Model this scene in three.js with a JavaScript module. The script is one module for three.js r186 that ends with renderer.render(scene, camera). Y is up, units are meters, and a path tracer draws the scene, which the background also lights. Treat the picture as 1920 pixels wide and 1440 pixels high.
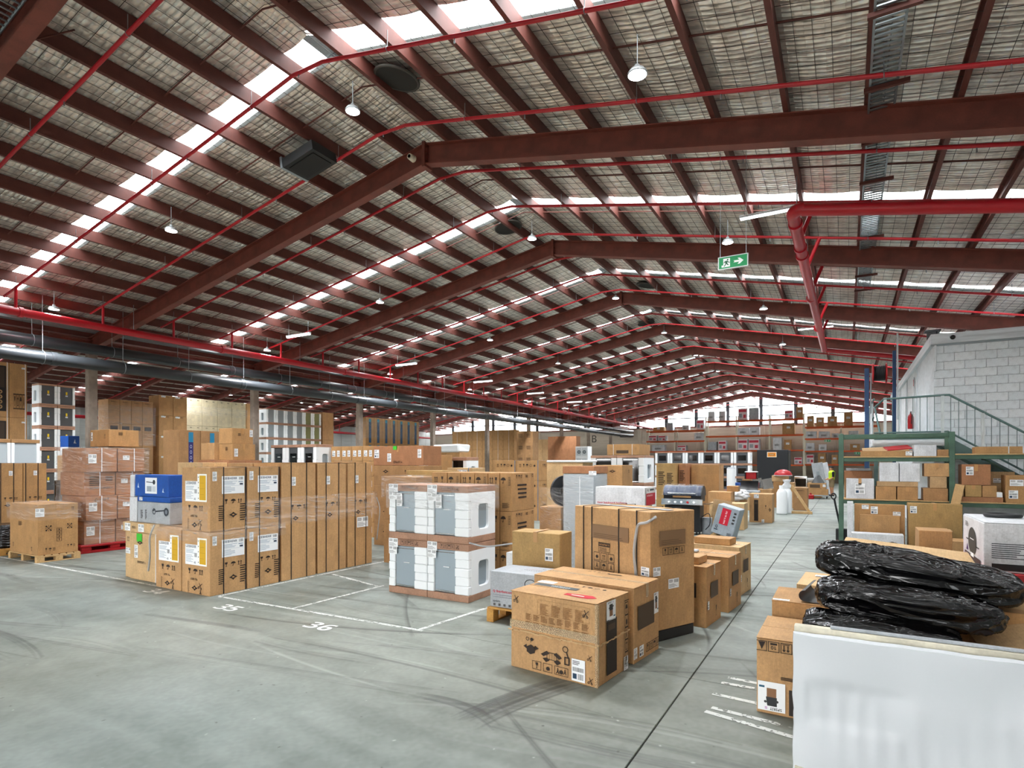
import * as THREE from 'three';
import { mergeGeometries } from 'three/addons/utils/BufferGeometryUtils.js';
import { ImprovedNoise } from 'three/addons/math/ImprovedNoise.js';
import { MarchingCubes } from 'three/addons/objects/MarchingCubes.js';

// ------------------------------------------------------------ camera, sky, exposure
const scene = new THREE.Scene();
const renderer = new THREE.WebGLRenderer({ antialias: true });
renderer.toneMapping = THREE.LinearToneMapping;
renderer.toneMappingExposure = 1.45;
renderer.shadowMap.enabled = true;
const camera = new THREE.PerspectiveCamera(2 * Math.atan(720 / 1085) * 180 / Math.PI, 4 / 3, 0.1, 400);
camera.position.set(0, 2, 0);
camera.rotation.y = Math.PI / 6;
camera.setViewOffset(1920, 1440, 0, -147, 1920, 1440);      // a level camera with the lens shifted up
scene.background = new THREE.Color(1, 1, 1);   // overcast sky
scene.backgroundIntensity = 9.0;
const LAMP_POWER = 70;

// ------------------------------------------------------------ helpers
let seed = 7;
const rnd = () => { seed = (seed * 16807) % 2147483647; return (seed - 1) / 2147483646; };
const rr = (a, b) => a + (b - a) * rnd();
const V3 = (x, y, z) => new THREE.Vector3(x, y, z);
const PI = Math.PI;
const taken = new Map();
function numbered(n) { const k = taken.get(n) ?? 0; taken.set(n, k + 1); return k ? n + '_' + String(k).padStart(3, '0') : n; }
function shade(m) { m.castShadow = true; m.receiveShadow = true; return m; }
function part(name, geo, mat, parent, label) {
  const m = shade(new THREE.Mesh(geo, mat)); m.name = name; parent.add(m);
  if (label) m.userData.label = label;
  return m;
}
function thing(name, label, category, x = 0, y = 0, d = 0, turn = 0, group) {
  const o = new THREE.Group(); o.name = numbered(name); scene.add(o);
  o.position.set(x, y, -d); o.rotation.y = turn; o.userData = { label, category };
  if (group) o.userData.group = group;
  return o;
}
function solo(name, geo, mat, label, category, group) {
  const m = shade(new THREE.Mesh(geo, mat)); m.name = numbered(name); scene.add(m);
  m.userData = { label, category }; if (group) m.userData.group = group;
  return m;
}
function struct(name, label, category) {
  const o = new THREE.Group(); o.name = name; o.userData = { kind: 'structure', label, category }; scene.add(o); return o;
}
function dup(o, x, y, d, turn, label, group) {
  const c = o.clone(); c.name = numbered(o.name.replace(/_\d{3}$/, '')); scene.add(c);
  c.position.set(x, y, -d); if (turn !== undefined) c.rotation.y = turn;
  c.userData = { ...o.userData }; if (label) c.userData.label = label; if (group) c.userData.group = group;
  return c;
}
// plain box between world limits, d being the depth (-z)
function bx(x0, x1, y0, y1, d0, d1) {
  return new THREE.BoxGeometry(x1 - x0, y1 - y0, d1 - d0).translate((x0 + x1) / 2, (y0 + y1) / 2, -(d0 + d1) / 2);
}
const lb = (w, h, d, x = 0, y = 0, z = 0) => new THREE.BoxGeometry(w, h, d).translate(x, y, z);
const strip = (g) => { const o = g.index ? g.toNonIndexed() : g; for (const k of Object.keys(o.attributes)) if (!['position', 'normal', 'uv'].includes(k)) o.deleteAttribute(k); return o; };
const merge = (list) => mergeGeometries(list.map(strip));
function tube(points, r, seg = 8, curved = false) {
  if (!curved) {
    const list = [];
    for (let i = 0; i + 1 < points.length; i++) {
      const a = points[i], b = points[i + 1], len = a.distanceTo(b);
      const g = new THREE.CylinderGeometry(r, r, len, seg, 1, false);
      g.applyQuaternion(new THREE.Quaternion().setFromUnitVectors(V3(0, 1, 0), b.clone().sub(a).normalize()));
      const m = a.clone().add(b).multiplyScalar(0.5); g.translate(m.x, m.y, m.z); list.push(g);
      if (i > 0) list.push(new THREE.SphereGeometry(r, seg, 6).translate(a.x, a.y, a.z));
    }
    return merge(list);
  }
  return new THREE.TubeGeometry(new THREE.CatmullRomCurve3(points), Math.max(8, points.length * 6), r, seg, false);
}
const W = (x, y, d) => V3(x, y, -d);
// chamfered box standing on y = 0, uv in metres; skew jitters the corners like worn cardboard
const cboxCache = new Map();
function cbox(w, h, d, c = 0.006, wear = 0, centred = false) {
  const key = [w.toFixed(3), h.toFixed(3), d.toFixed(3), c, wear, centred].join();
  if (cboxCache.has(key)) return cboxCache.get(key);
  c = Math.min(c, w / 3, h / 3, d / 3);
  const pos = [], uv = [], ou = rnd() * 3, ov = rnd() * 3;
  const P = {};
  for (const sx of [-1, 1]) for (const sy of [-1, 1]) for (const sz of [-1, 1]) {
    const j = V3(-sx * rnd(), -rnd(), -sz * rnd()).multiplyScalar(wear), k = (a, b, e) => V3(sx * (w / 2 - a) + j.x, (centred ? 0 : h / 2) + sy * (h / 2 - b) + (sy > 0 ? j.y : 0), sz * (d / 2 - e) + j.z);
    P[[sx, sy, sz]] = { x: k(0, c, c), y: k(c, 0, c), z: k(c, c, 0) };
  }
  const tri = (a, b, e) => {
    const n = b.clone().sub(a).cross(e.clone().sub(a)), m = a.clone().add(b).add(e).divideScalar(3); m.y -= centred ? 0 : h / 2;
    if (n.dot(m) < 0) [b, e] = [e, b];
    const ax = Math.abs(n.x), ay = Math.abs(n.y), az = Math.abs(n.z);
    for (const p of [a, b, e]) {
      pos.push(p.x, p.y, p.z);
      if (ay > ax && ay > az) uv.push(p.x + ou, -p.z + ov); else if (ax > az) uv.push(p.z + ou, p.y + ov); else uv.push(p.x + ou, p.y + ov);
    }
  };
  const quad = (a, b, e, f) => { tri(a, b, e); tri(a, e, f); };
  const S = [-1, 1];
  for (const s of S) {
    quad(P[[s, -1, -1]].x, P[[s, 1, -1]].x, P[[s, 1, 1]].x, P[[s, -1, 1]].x);
    quad(P[[-1, s, -1]].y, P[[1, s, -1]].y, P[[1, s, 1]].y, P[[-1, s, 1]].y);
    quad(P[[-1, -1, s]].z, P[[1, -1, s]].z, P[[1, 1, s]].z, P[[-1, 1, s]].z);
  }
  for (const s of S) for (const t of S) {
    quad(P[[s, t, -1]].x, P[[s, t, -1]].y, P[[s, t, 1]].y, P[[s, t, 1]].x);
    quad(P[[s, -1, t]].x, P[[s, -1, t]].z, P[[s, 1, t]].z, P[[s, 1, t]].x);
    quad(P[[-1, s, t]].y, P[[-1, s, t]].z, P[[1, s, t]].z, P[[1, s, t]].y);
    for (const q of S) tri(P[[s, t, q]].x, P[[s, t, q]].y, P[[s, t, q]].z);
  }
  const g = new THREE.BufferGeometry();
  g.setAttribute('position', new THREE.Float32BufferAttribute(pos, 3));
  g.setAttribute('uv', new THREE.Float32BufferAttribute(uv, 2));
  g.computeVertexNormals();
  cboxCache.set(key, g);
  return g;
}
const cb = (w, h, d, x, y, z, c = 0.004) => cbox(w, h, d, c, 0, true).clone().translate(x, y, z);

// ------------------------------------------------------------ computed textures
function lattice(n) { const a = new Float32Array(n * n); for (let i = 0; i < n * n; i++) a[i] = rnd(); return a; }
function tileNoise(nx, ny = nx) {
  const a = new Float32Array(nx * ny).map(() => rnd());
  return (u, v) => {
    let x = u * nx, y = v * ny; let i = Math.floor(x), j = Math.floor(y); x -= i; y -= j;
    x = x * x * (3 - 2 * x); y = y * y * (3 - 2 * y);
    i = ((i % nx) + nx) % nx; j = ((j % ny) + ny) % ny; const i1 = (i + 1) % nx, j1 = (j + 1) % ny;
    return (a[j * nx + i] * (1 - x) + a[j * nx + i1] * x) * (1 - y) + (a[j1 * nx + i] * (1 - x) + a[j1 * nx + i1] * x) * y;
  };
}
function dataTex(w, h, f, srgb, rx = 1, ry = rx) {
  const d = new Uint8Array(w * h * 4);
  for (let y = 0; y < h; y++) for (let x = 0; x < w; x++) {
    const p = f((x + 0.5) / w, (y + 0.5) / h), o = (y * w + x) * 4;
    if (typeof p === 'number') { d[o] = d[o + 1] = d[o + 2] = Math.max(0, Math.min(255, p * 255)); d[o + 3] = 255; }
    else { for (let c = 0; c < 3; c++) d[o + c] = Math.max(0, Math.min(255, p[c] * 255)); d[o + 3] = p[3] === undefined ? 255 : Math.max(0, Math.min(255, p[3] * 255)); }
  }
  const t = new THREE.DataTexture(d, w, h); t.magFilter = THREE.LinearFilter; t.wrapS = t.wrapT = THREE.RepeatWrapping;
  t.repeat.set(rx, ry); if (srgb) t.colorSpace = THREE.SRGBColorSpace; t.needsUpdate = true; return t;
}
const n8 = tileNoise(8), n24 = tileNoise(24), n64 = tileNoise(64), n160 = tileNoise(160), nWide = tileNoise(6, 90), nTall = tileNoise(150, 10);
// corrugated board: faint flutes, fibre specks, handling patches (1 m a tile, grey so that it tints)
const boardTex = dataTex(512, 512, (u, v) => {
  const k = 0.9 + 0.05 * (nTall(u, v) - 0.5) + 0.07 * (n64(u, v) - 0.5) + 0.06 * (n160(u, v) - 0.5) + 0.09 * (n8(u, v) - 0.5);
  return [k, k, k];
}, true, 1);
const boardBump = dataTex(256, 256, (u, v) => 0.5 + 0.25 * Math.sin(u * 2 * PI * 60) + 0.25 * (n24(u, v) - 0.5), false, 1);
const board = (hex, r = 0.7) => new THREE.MeshStandardMaterial({ color: hex, map: boardTex, bumpMap: boardBump, bumpScale: 0.0006, roughness: r });
const flat = (hex, r = 0.6, m = 0, o = {}) => new THREE.MeshStandardMaterial({ color: hex, roughness: r, metalness: m, ...o });
const grime = dataTex(512, 512, (u, v) => { const k = 0.86 + 0.14 * n8(u, v) + 0.1 * (n24(u, v) - 0.5) + 0.06 * (n160(u, v) - 0.5); return [k, k, k]; }, true, 0.5);
const paint = (hex, r = 0.55, m = 0, o = {}) => new THREE.MeshStandardMaterial({ color: hex, roughness: r, metalness: m, map: grime, ...o });
// film wrinkles: streaks that run mostly round the load, their white highlights painted into the opacity
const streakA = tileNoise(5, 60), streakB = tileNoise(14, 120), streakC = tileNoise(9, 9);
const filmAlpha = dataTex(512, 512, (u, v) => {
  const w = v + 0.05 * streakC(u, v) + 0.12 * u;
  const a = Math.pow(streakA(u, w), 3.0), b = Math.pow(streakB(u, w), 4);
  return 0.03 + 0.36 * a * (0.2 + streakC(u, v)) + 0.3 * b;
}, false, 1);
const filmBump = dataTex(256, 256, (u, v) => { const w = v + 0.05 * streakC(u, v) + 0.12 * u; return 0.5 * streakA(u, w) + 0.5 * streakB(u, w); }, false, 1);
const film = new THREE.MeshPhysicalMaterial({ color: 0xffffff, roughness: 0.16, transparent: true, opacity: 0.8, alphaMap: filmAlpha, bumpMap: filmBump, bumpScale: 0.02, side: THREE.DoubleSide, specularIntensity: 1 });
const milkFilm = new THREE.MeshPhysicalMaterial({ color: 0xf4f7f8, roughness: 0.25, transparent: true, opacity: 0.75, bumpMap: filmBump, bumpScale: 0.02, side: THREE.DoubleSide });

const MAT = {
  kraft: board(0xd1a36f), kraft2: board(0xc3945f), kraft3: board(0xb58859), kraftRed: board(0xb47c54), kraftLight: board(0xdfb986), beige: board(0xf0e0ba), olive: board(0xbd985f),
  kraftIn: board(0xc9a476), white: board(0xe9ebee, 0.6), grey: board(0xb9bec3, 0.5), silver: board(0xaab4bd, 0.45), red: board(0xc8202a, 0.5), blue: board(0x1259b8, 0.5), blackBox: board(0x1d1e20, 0.6),
  tape: flat(0xb98b57, 0.3), clearTape: new THREE.MeshPhysicalMaterial({ color: 0xd9c3a0, roughness: 0.2, transparent: true, opacity: 0.4 }), strap: flat(0x17181a, 0.45), strapWhite: flat(0xe6e8ea, 0.4), strapBlue: flat(0x2c6f9e, 0.45), paper: flat(0xf1f3f4, 0.7),
  wood: new THREE.MeshStandardMaterial({ color: 0xd9b27c, map: boardTex, roughness: 0.85 }), woodOrange: new THREE.MeshStandardMaterial({ color: 0xd09b50, map: boardTex, roughness: 0.8 }), blackPlastic: flat(0x16171a, 0.5), redPlastic: paint(0xb3121c, 0.4),
  foam: new THREE.MeshStandardMaterial({ color: 0xf0f3f5, roughness: 0.85, bumpMap: grime, bumpScale: 0.002 }), steelGrey: flat(0x95a2aa, 0.35, 0.1), darkPanel: flat(0x55595d, 0.35, 0.2), blackGlass: flat(0x0b0d10, 0.08), ovenGrey: flat(0x8d9598, 0.35, 0.1), chrome: flat(0xd5d9dc, 0.15, 1),
  rust: paint(0x7d4033, 0.6), purlin: paint(0x66352c, 0.65), red_pipe: paint(0xc01424, 0.35), blackPipe: paint(0x33373a, 0.35), rod: flat(0x9aa0a3, 0.4, 0.7), galv: flat(0x9aa3a8, 0.4, 0.8),
  concreteColumn: paint(0x97887a, 0.9), orange: paint(0xdb5a1d, 0.45), cream: paint(0xe9e2cc, 0.5), green: paint(0x4d6d5a, 0.5), blueSteel: paint(0x2a4d78, 0.5), railGreen: paint(0x5d7a78, 0.45), railLight: paint(0x9fb4b4, 0.45), whitePaint: paint(0xedf3f7, 0.6), tray: board(0xbd9075), railWhite: paint(0xd3dcdc, 0.5),
};

// ------------------------------------------------------------ flat print: one atlas of pictograms, labels and lettering
const AT = 2048, cv = document.createElement('canvas'); cv.width = cv.height = AT;
const cx = cv.getContext('2d'); cx.clearRect(0, 0, AT, AT);
const REG = {}; let shelfX = 2, shelfY = 2, shelfH = 0;
function reg(name, w, h, draw) {
  if (shelfX + w + 4 > AT) { shelfX = 2; shelfY += shelfH + 4; shelfH = 0; }
  cx.save(); cx.translate(shelfX, shelfY); cx.beginPath(); cx.rect(0, 0, w, h); cx.clip();
  cx.fillStyle = INK; cx.strokeStyle = INK; cx.lineWidth = 4; draw(w, h); cx.restore();
  REG[name] = [shelfX / AT, 1 - (shelfY + h) / AT, (shelfX + w) / AT, 1 - shelfY / AT];
  shelfX += w + 4; shelfH = Math.max(shelfH, h);
}
const INK = '#2a1c12';
const fill = (c, x, y, w, h) => { cx.fillStyle = c; cx.fillRect(x, y, w, h); };
const poly = (p, c = INK) => { cx.fillStyle = c; cx.beginPath(); p.forEach(([x, y], i) => (i ? cx.lineTo(x, y) : cx.moveTo(x, y))); cx.closePath(); cx.fill(); };
const line = (x0, y0, x1, y1, w = 4, c = INK) => { cx.strokeStyle = c; cx.lineWidth = w; cx.beginPath(); cx.moveTo(x0, y0); cx.lineTo(x1, y1); cx.stroke(); };
const disc = (x, y, r, c = INK) => { cx.fillStyle = c; cx.beginPath(); cx.arc(x, y, r, 0, 7); cx.fill(); };
const ring = (x, y, r, w = 4, c = INK) => { cx.strokeStyle = c; cx.lineWidth = w; cx.beginPath(); cx.arc(x, y, r, 0, 7); cx.stroke(); };
const say = (t, x, y, s, c = INK, b = 'bold ', al = 'left') => { cx.fillStyle = c; cx.font = b + s + 'px sans-serif'; cx.textAlign = al; cx.fillText(t, x, y); };
const lines = (x, y, w, n, st, th, c = INK) => { for (let i = 0; i < n; i++) fill(c, x, y + i * st, w * (0.6 + 0.4 * rnd()), th); };
const scrib = (x, y, w, h, c = INK) => { let k = x; while (k < x + w) { const t = h * (0.25 + 0.4 * rnd()); fill(c, k, y, t * 0.3, h); fill(c, k, y + h * (rnd() < 0.5 ? 0 : 0.8), t, h * 0.2); fill(c, k + t * 0.7, y + h * 0.3, t * 0.3, h * 0.7); k += t + h * 0.18; if (rnd() < 0.15) k += h * 0.4; } };
const bars = (x, y, w, h) => { let k = x; while (k < x + w) { const t = 1 + Math.floor(rnd() * 4); fill('#222', k, y, t, h); k += t + 2 + Math.floor(rnd() * 3); } };
const D = {
  up(x, y, s) { for (const k of [0.28, 0.72]) { fill(INK, x + s * k - s * 0.06, y + s * 0.25, s * 0.12, s * 0.6); poly([[x + s * (k - 0.2), y + s * 0.32], [x + s * k, y + s * 0.04], [x + s * (k + 0.2), y + s * 0.32]]); } fill(INK, x + s * 0.1, y + s * 0.9, s * 0.8, s * 0.08); },
  glass(x, y, s) { poly([[x + s * 0.25, y + s * 0.05], [x + s * 0.75, y + s * 0.05], [x + s * 0.7, y + s * 0.4], [x + s * 0.55, y + s * 0.55], [x + s * 0.55, y + s * 0.88], [x + s * 0.72, y + s * 0.97], [x + s * 0.28, y + s * 0.97], [x + s * 0.45, y + s * 0.88], [x + s * 0.45, y + s * 0.55], [x + s * 0.3, y + s * 0.4]]); },
  umb(x, y, s) { cx.fillStyle = INK; cx.beginPath(); cx.arc(x + s / 2, y + s * 0.5, s * 0.44, PI, 0); cx.fill(); line(x + s / 2, y + s * 0.1, x + s / 2, y + s * 0.9, s * 0.07); ring(x + s * 0.42, y + s * 0.88, s * 0.08, s * 0.06); },
  frame(x, y, s) { cx.strokeStyle = INK; cx.lineWidth = s * 0.06; cx.strokeRect(x + s * 0.05, y + s * 0.05, s * 0.9, s * 0.9); },
  crate(x, y, s) { poly([[x + s * 0.2, y + s * 0.45], [x + s * 0.55, y + s * 0.25], [x + s * 0.85, y + s * 0.45], [x + s * 0.85, y + s * 0.8], [x + s * 0.5, y + s * 0.95], [x + s * 0.2, y + s * 0.8]]); },
  man(x, y, s) { disc(x + s * 0.5, y + s * 0.18, s * 0.1); poly([[x + s * 0.4, y + s * 0.3], [x + s * 0.6, y + s * 0.3], [x + s * 0.62, y + s * 0.6], [x + s * 0.8, y + s * 0.95], [x + s * 0.65, y + s * 0.95], [x + s * 0.5, y + s * 0.7], [x + s * 0.3, y + s * 0.95], [x + s * 0.18, y + s * 0.95], [x + s * 0.4, y + s * 0.6]]); },
  diamond(x, y, s) { poly([[x, y + s * 0.35], [x + s * 0.3, y + s * 0.2], [x + s * 0.5, y], [x + s * 0.7, y + s * 0.2], [x + s, y + s * 0.35], [x + s * 0.7, y + s * 0.5], [x + s * 0.5, y + s * 0.7], [x + s * 0.3, y + s * 0.5]]); fill('#c59158', x + s * 0.38, y + s * 0.28, s * 0.24, s * 0.14); },
  snip(x, y, s) { line(x + s * 0.3, y + s * 0.65, x + s * 0.9, y + s * 0.1, s * 0.08); line(x + s * 0.6, y + s * 0.75, x + s * 0.3, y + s * 0.05, s * 0.08); ring(x + s * 0.2, y + s * 0.75, s * 0.13, s * 0.08); ring(x + s * 0.68, y + s * 0.86, s * 0.11, s * 0.08); },
};
reg('row3', 220, 76, () => { D.glass(4, 6, 60); D.umb(80, 6, 60); D.up(152, 6, 60); });
reg('row5', 420, 76, () => { D.up(4, 6, 62); D.glass(90, 6, 62); D.umb(170, 6, 62); ring(286, 38, 24, 5); D.crate(340, 6, 62); });
reg('up', 70, 70, () => D.up(3, 3, 62)); reg('glass', 60, 70, () => D.glass(0, 3, 62)); reg('umb', 70, 70, () => D.umb(3, 3, 62));
reg('diamond', 100, 76, () => D.diamond(2, 2, 96)); reg('snip', 72, 72, () => D.snip(2, 2, 68));
reg('text', 200, 90, (w, h) => lines(4, 6, w - 8, 8, 10.5, 5)); reg('textwide', 256, 40, (w) => lines(4, 4, w - 8, 4, 9, 5));
reg('bold3', 200, 110, (w) => { for (let i = 0; i < 4; i++) { fill(INK, 6 + i * 5, 8 + i * 26, w - 30 - i * 6, 10); } });
reg('pict4', 256, 64, () => { for (let i = 0; i < 4; i++) { D.frame(i * 64, 0, 64); [D.glass, D.up, D.umb, D.man][i](i * 64 + 12, 10, 40); } });
reg('pict6', 250, 250, () => { fill(INK, 60, 4, 130, 34); scrib(70, 12, 108, 16, '#c59158'); cx.strokeRect(60, 4, 130, 80); lines(70, 48, 110, 3, 11, 4); for (let i = 0; i < 6; i++) { const x = (i % 3) * 84, y = 92 + Math.floor(i / 3) * 80; D.frame(x, y, 76); [D.crate, D.up, D.crate, D.man, D.umb, D.man][i](x + 16, y + 14, 46); } });
reg('bottle', 96, 300, () => { cx.strokeRect(4, 4, 88, 292); for (let i = 0; i < 5; i++) { D.frame(14, 10 + i * 57, 66); [D.umb, D.crate, D.man, D.up, D.crate][i](24, 20 + i * 57, 44); } });
reg('openbox', 560, 330, () => {
  D.crate(30, 40, 150); poly([[60, 80], [20, 110], [60, 130]]); poly([[160, 80], [205, 105], [160, 130]]); line(110, 60, 110, 20, 6); ring(70, 24, 17, 6); disc(120, 24, 17);
  poly([[230, 150], [300, 105], [330, 130], [260, 170]]); poly([[380, 130], [410, 105], [470, 150], [440, 170]]); poly([[250, 190], [300, 175], [330, 200], [290, 225]]); poly([[380, 200], [420, 175], [460, 200], [420, 230]]);
  cx.strokeRect(300, 120, 110, 70); line(330, 120, 330, 190, 3); line(360, 120, 360, 190, 3); line(385, 120, 385, 190, 3);
  ring(510, 50, 28, 8); line(520, 74, 545, 130, 12); cx.strokeRect(505, 130, 45, 70);
  for (let i = 0; i < 3; i++) { const x = 130 + i * 130, w = i === 2 ? 150 : 100; cx.lineWidth = 5; cx.strokeRect(x, 240, w, 84); } D.glass(150, 250, 62); D.crate(280, 250, 62); D.man(392, 250, 66); D.crate(430, 250, 66); D.man(476, 250, 60);
});
reg('table', 620, 330, () => { cx.lineWidth = 2; cx.strokeStyle = '#a57a48'; cx.strokeRect(130, 4, 480, 152); for (let i = 0; i < 4; i++) { lines(150 + i * 110, 40, 90, 13, 9, 4, '#9a6c3c'); } for (let r = 0; r < 2; r++) for (let i = 0; i < 8; i++) { lines(8 + i * 76, 168 + r * 80, 64, 8, 8.6, 4, '#8a5f34'); } });
const label = (w, h) => { fill('#f1f3f4', 0, 0, w, h); };
reg('ship', 130, 180, (w, h) => { label(w, h); scrib(10, 12, 80, 14, '#222'); lines(10, 38, w - 20, 6, 9, 4, '#666'); bars(14, 100, w - 28, 44); lines(14, 154, 80, 2, 10, 4, '#555'); });
reg('shipb', 130, 160, (w, h) => { label(w, h); lines(10, 14, 70, 3, 11, 5, '#444'); bars(12, 60, w - 24, 30); bars(60, 104, 56, 42); fill('#1b3c56', 12, 106, 38, 38); });
reg('shipwide', 180, 110, (w, h) => { label(w, h); lines(10, 12, 90, 3, 11, 5, '#444'); bars(100, 10, 70, 36); lines(10, 60, 150, 4, 11, 4, '#777'); });
reg('fridgelabel', 300, 220, (w, h) => { label(w, h); say('LIEBHERR', 12, 42, 40, '#26384f'); bars(226, 12, 60, 34); lines(14, 62, 190, 4, 13, 5, '#8fa0b5'); line(10, 120, 290, 120, 2, '#8fa0b5'); lines(14, 132, 160, 5, 15, 5, '#8fa0b5'); fill('#26384f', 236, 90, 44, 22); fill('#8fa0b5', 220, 66, 60, 12); });
reg('fridgefront', 440, 340, (w, h) => { fill('#f1f3f4', 0, 90, 250, 250); fill('#f4f4ee', 250, 0, 190, 340); fill('#d2a51b', 292, 20, 128, 300); lines(300, 110, 110, 3, 70, 3, '#a8820f'); for (let i = 0; i < 5; i++) disc(270, 40 + i * 65, 8, '#77705a'); say('LIEBHERR', 10, 130, 46, '#26384f'); lines(14, 150, 190, 4, 14, 5, '#8fa0b5'); lines(14, 220, 170, 6, 16, 5, '#8fa0b5'); bars(190, 190, 48, 50); say('42', 180, 320, 34, '#26384f'); });
reg('sni', 190, 150, () => { scrib(40, 8, 80, 18); line(10, 40, 10, 150, 4); for (let i = 0; i < 5; i++) line(10, 50 + i * 18, 30, 50 + i * 18, 2); D.diamond(50, 70, 70); D.snip(120, 40, 60); D.man(130, 100, 44); });
reg('ladder', 64, 220, () => { ['X', '3', '2', '1'].forEach((t, i) => { cx.strokeRect(6, 4 + i * 53, 52, 52); say(t, 32, 46 + i * 53, 44, INK, 'bold ', 'center'); }); });
reg('quad', 130, 130, () => { for (const [x, y] of [[30, 30], [100, 30], [30, 100], [100, 100]]) { disc(x, y, 14); line(65, 65, x, y, 8); } line(65, 10, 65, 40, 6); line(65, 90, 65, 120, 6); line(10, 65, 40, 65, 6); line(90, 65, 120, 65, 6); });
reg('hazard', 260, 70, () => { poly([[34, 6], [64, 60], [4, 60]]); poly([[34, 24], [50, 53], [18, 53]], '#b98650'); ring(110, 36, 24, 5); D.up(150, 6, 56); D.glass(210, 6, 56); });
reg('scratch', 380, 150, () => { for (let i = 0; i < 5; i++) fill(INK, 6, 8 + i * 22, 150 + 14 * (i % 2), 10); for (let i = 0; i < 3; i++) fill(INK, 250, 8 + i * 18, 110, 11); scrib(6, 122, 350, 20); });
reg('qbbq', 520, 420, () => { ring(440, 90, 62, 9, '#252525'); fill('#d0d3d6', 470, 100, 50, 30); say('Q barbecue on the', 16, 230, 40, '#c41230'); lines(20, 256, 460, 2, 26, 9, '#8d9297'); scrib(18, 330, 90, 22, '#222'); for (let i = 0; i < 8; i++) { fill('#555', 22 + i * 58, 368, 26, 30); } });
reg('ylong', 460, 60, () => say('Your backyard barbecue', 6, 44, 40, '#c41230'));
reg('redcard', 200, 300, (w, h) => { fill('#e7eaec', 0, 0, w, h); say('Q', 20, 56, 46, '#30424e'); fill('#30424e', 80, 24, 90, 30); fill('#c41230', 0, 96, w, 204); scrib(22, 120, 120, 28, '#f2dfe2'); });
reg('tilt', 260, 340, () => { fill('#c41230', 60, 20, 110, 200); cx.save(); cx.translate(120, 205); cx.rotate(-PI / 2); scrib(0, -12, 150, 20, '#f6e9ea'); cx.restore(); say('Q', 26, 276, 46, '#30424e'); fill('#30424e', 20, 290, 46, 12); for (let i = 0; i < 4; i++) { fill('#333', 210, 40 + i * 40, 30, 22); } lines(190, 300, 60, 3, 12, 5, '#333'); });
reg('vacA', 200, 150, (w, h) => { fill('#e9edf1', 0, 0, w, h); line(20, 40, 140, 46, 7, '#27303a'); disc(150, 42, 22, '#27303a'); fill('#9aa4ad', 30, 80, 80, 50); fill('#c9d0d6', 120, 80, 60, 50); });
reg('vacB', 300, 120, () => { line(10, 50, 60, 40, 12, '#2d333b'); ring(40, 56, 26, 9, '#2d333b'); line(60, 56, 230, 40, 13, '#2d333b'); disc(256, 54, 42, '#2d333b'); disc(256, 54, 22, '#737b84'); });
reg('tick', 60, 60, () => { poly([[10, 50], [30, 4], [34, 40], [50, 50]], '#cfe0f4'); });
reg('bbqfront', 620, 420, () => { ring(300, 60, 0, 1); ring(330, 66, 30, 7, '#3a3f44'); fill('#e9ebee', 290, 66, 90, 18); scrib(430, 32, 130, 24, '#333'); scrib(420, 70, 150, 18, '#4a4f55'); scrib(430, 104, 140, 16, '#4a4f55'); for (let c = 0; c < 2; c++) lines(30 + 300 * c, 150, 250, 8, 20, 8, '#3d4247'); fill('#1d1c1c', 30, 350, 590, 66); cx.fillStyle = '#26282a'; cx.beginPath(); cx.ellipse(500, 330, 80, 60, 0, 0, 7); cx.fill(); fill('#d9dcdf', 450, 336, 90, 8); fill('#26282a', 380, 320, 50, 12); });
reg('bbqleft', 300, 420, () => { cx.fillStyle = '#3a3a36'; cx.beginPath(); cx.ellipse(150, 210, 72, 140, 0, 0, 7); cx.fill(); fill('#e2e5e8', 110, 186, 70, 9); fill('#26282a', 40, 205, 40, 14); fill('#26282a', 220, 240, 50, 14); fill('#3a2a2c', 10, 350, 280, 66); poly([[40, 330], [60, 260], [80, 330]], '#472a63'); lines(20, 30, 60, 4, 14, 7, '#666'); fill('#e9ebee', 120, 330, 60, 40); lines(20, 366, 80, 3, 14, 6, '#cdbfc0'); });
reg('kettle', 200, 130, () => { cx.fillStyle = '#211d1c'; cx.beginPath(); cx.ellipse(100, 50, 88, 40, 0, 0, 7); cx.fill(); poly([[16, 60], [184, 60], [150, 122], [50, 122]], '#2a2422'); fill('#b9bec2', 30, 52, 140, 6); fill('#777', 84, 4, 32, 8); });
reg('grillcard', 200, 230, (w, h) => { label(w, h); poly([[60, 40], [130, 40], [140, 110], [60, 110]], '#26282a'); fill('#88603f', 64, 110, 70, 70); disc(58, 80, 10, '#333'); disc(144, 70, 10, '#333'); fill('#1f5a74', 150, 180, 40, 16); say('SPIRIT', 24, 30, 28, '#222'); say('II', 130, 30, 24, '#a044a0'); });
reg('ten', 200, 70, () => { D.frame(0, 2, 66); D.up(10, 10, 50); D.frame(70, 2, 66); say('10', 103, 40, 30, INK, 'bold ', 'center'); fill(INK, 84, 46, 38, 12); D.frame(140, 2, 66); poly([[150, 60], [170, 12], [190, 60]]); });
reg('wine', 90, 400, () => { fill('#191411', 0, 0, 90, 400); fill('#3b2c20', 12, 12, 66, 180); for (let i = 0; i < 4; i++) { disc(45, 230 + i * 44, 17, '#c9a06a'); disc(45, 230 + i * 44, 11, '#5a3d25'); } });
reg('bluestrip', 70, 420, () => { fill('#1f7fa6', 0, 0, 70, 90); fill('#2b2a66', 0, 90, 70, 330); for (let i = 0; i < 6; i++) { ring(35, 130 + i * 50, 13, 4, '#cdd3e6'); } });
reg('tealstrip', 50, 300, () => { fill('#1d4a6e', 0, 0, 50, 300); fill('#2f86a0', 0, 0, 50, 40); });
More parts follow.
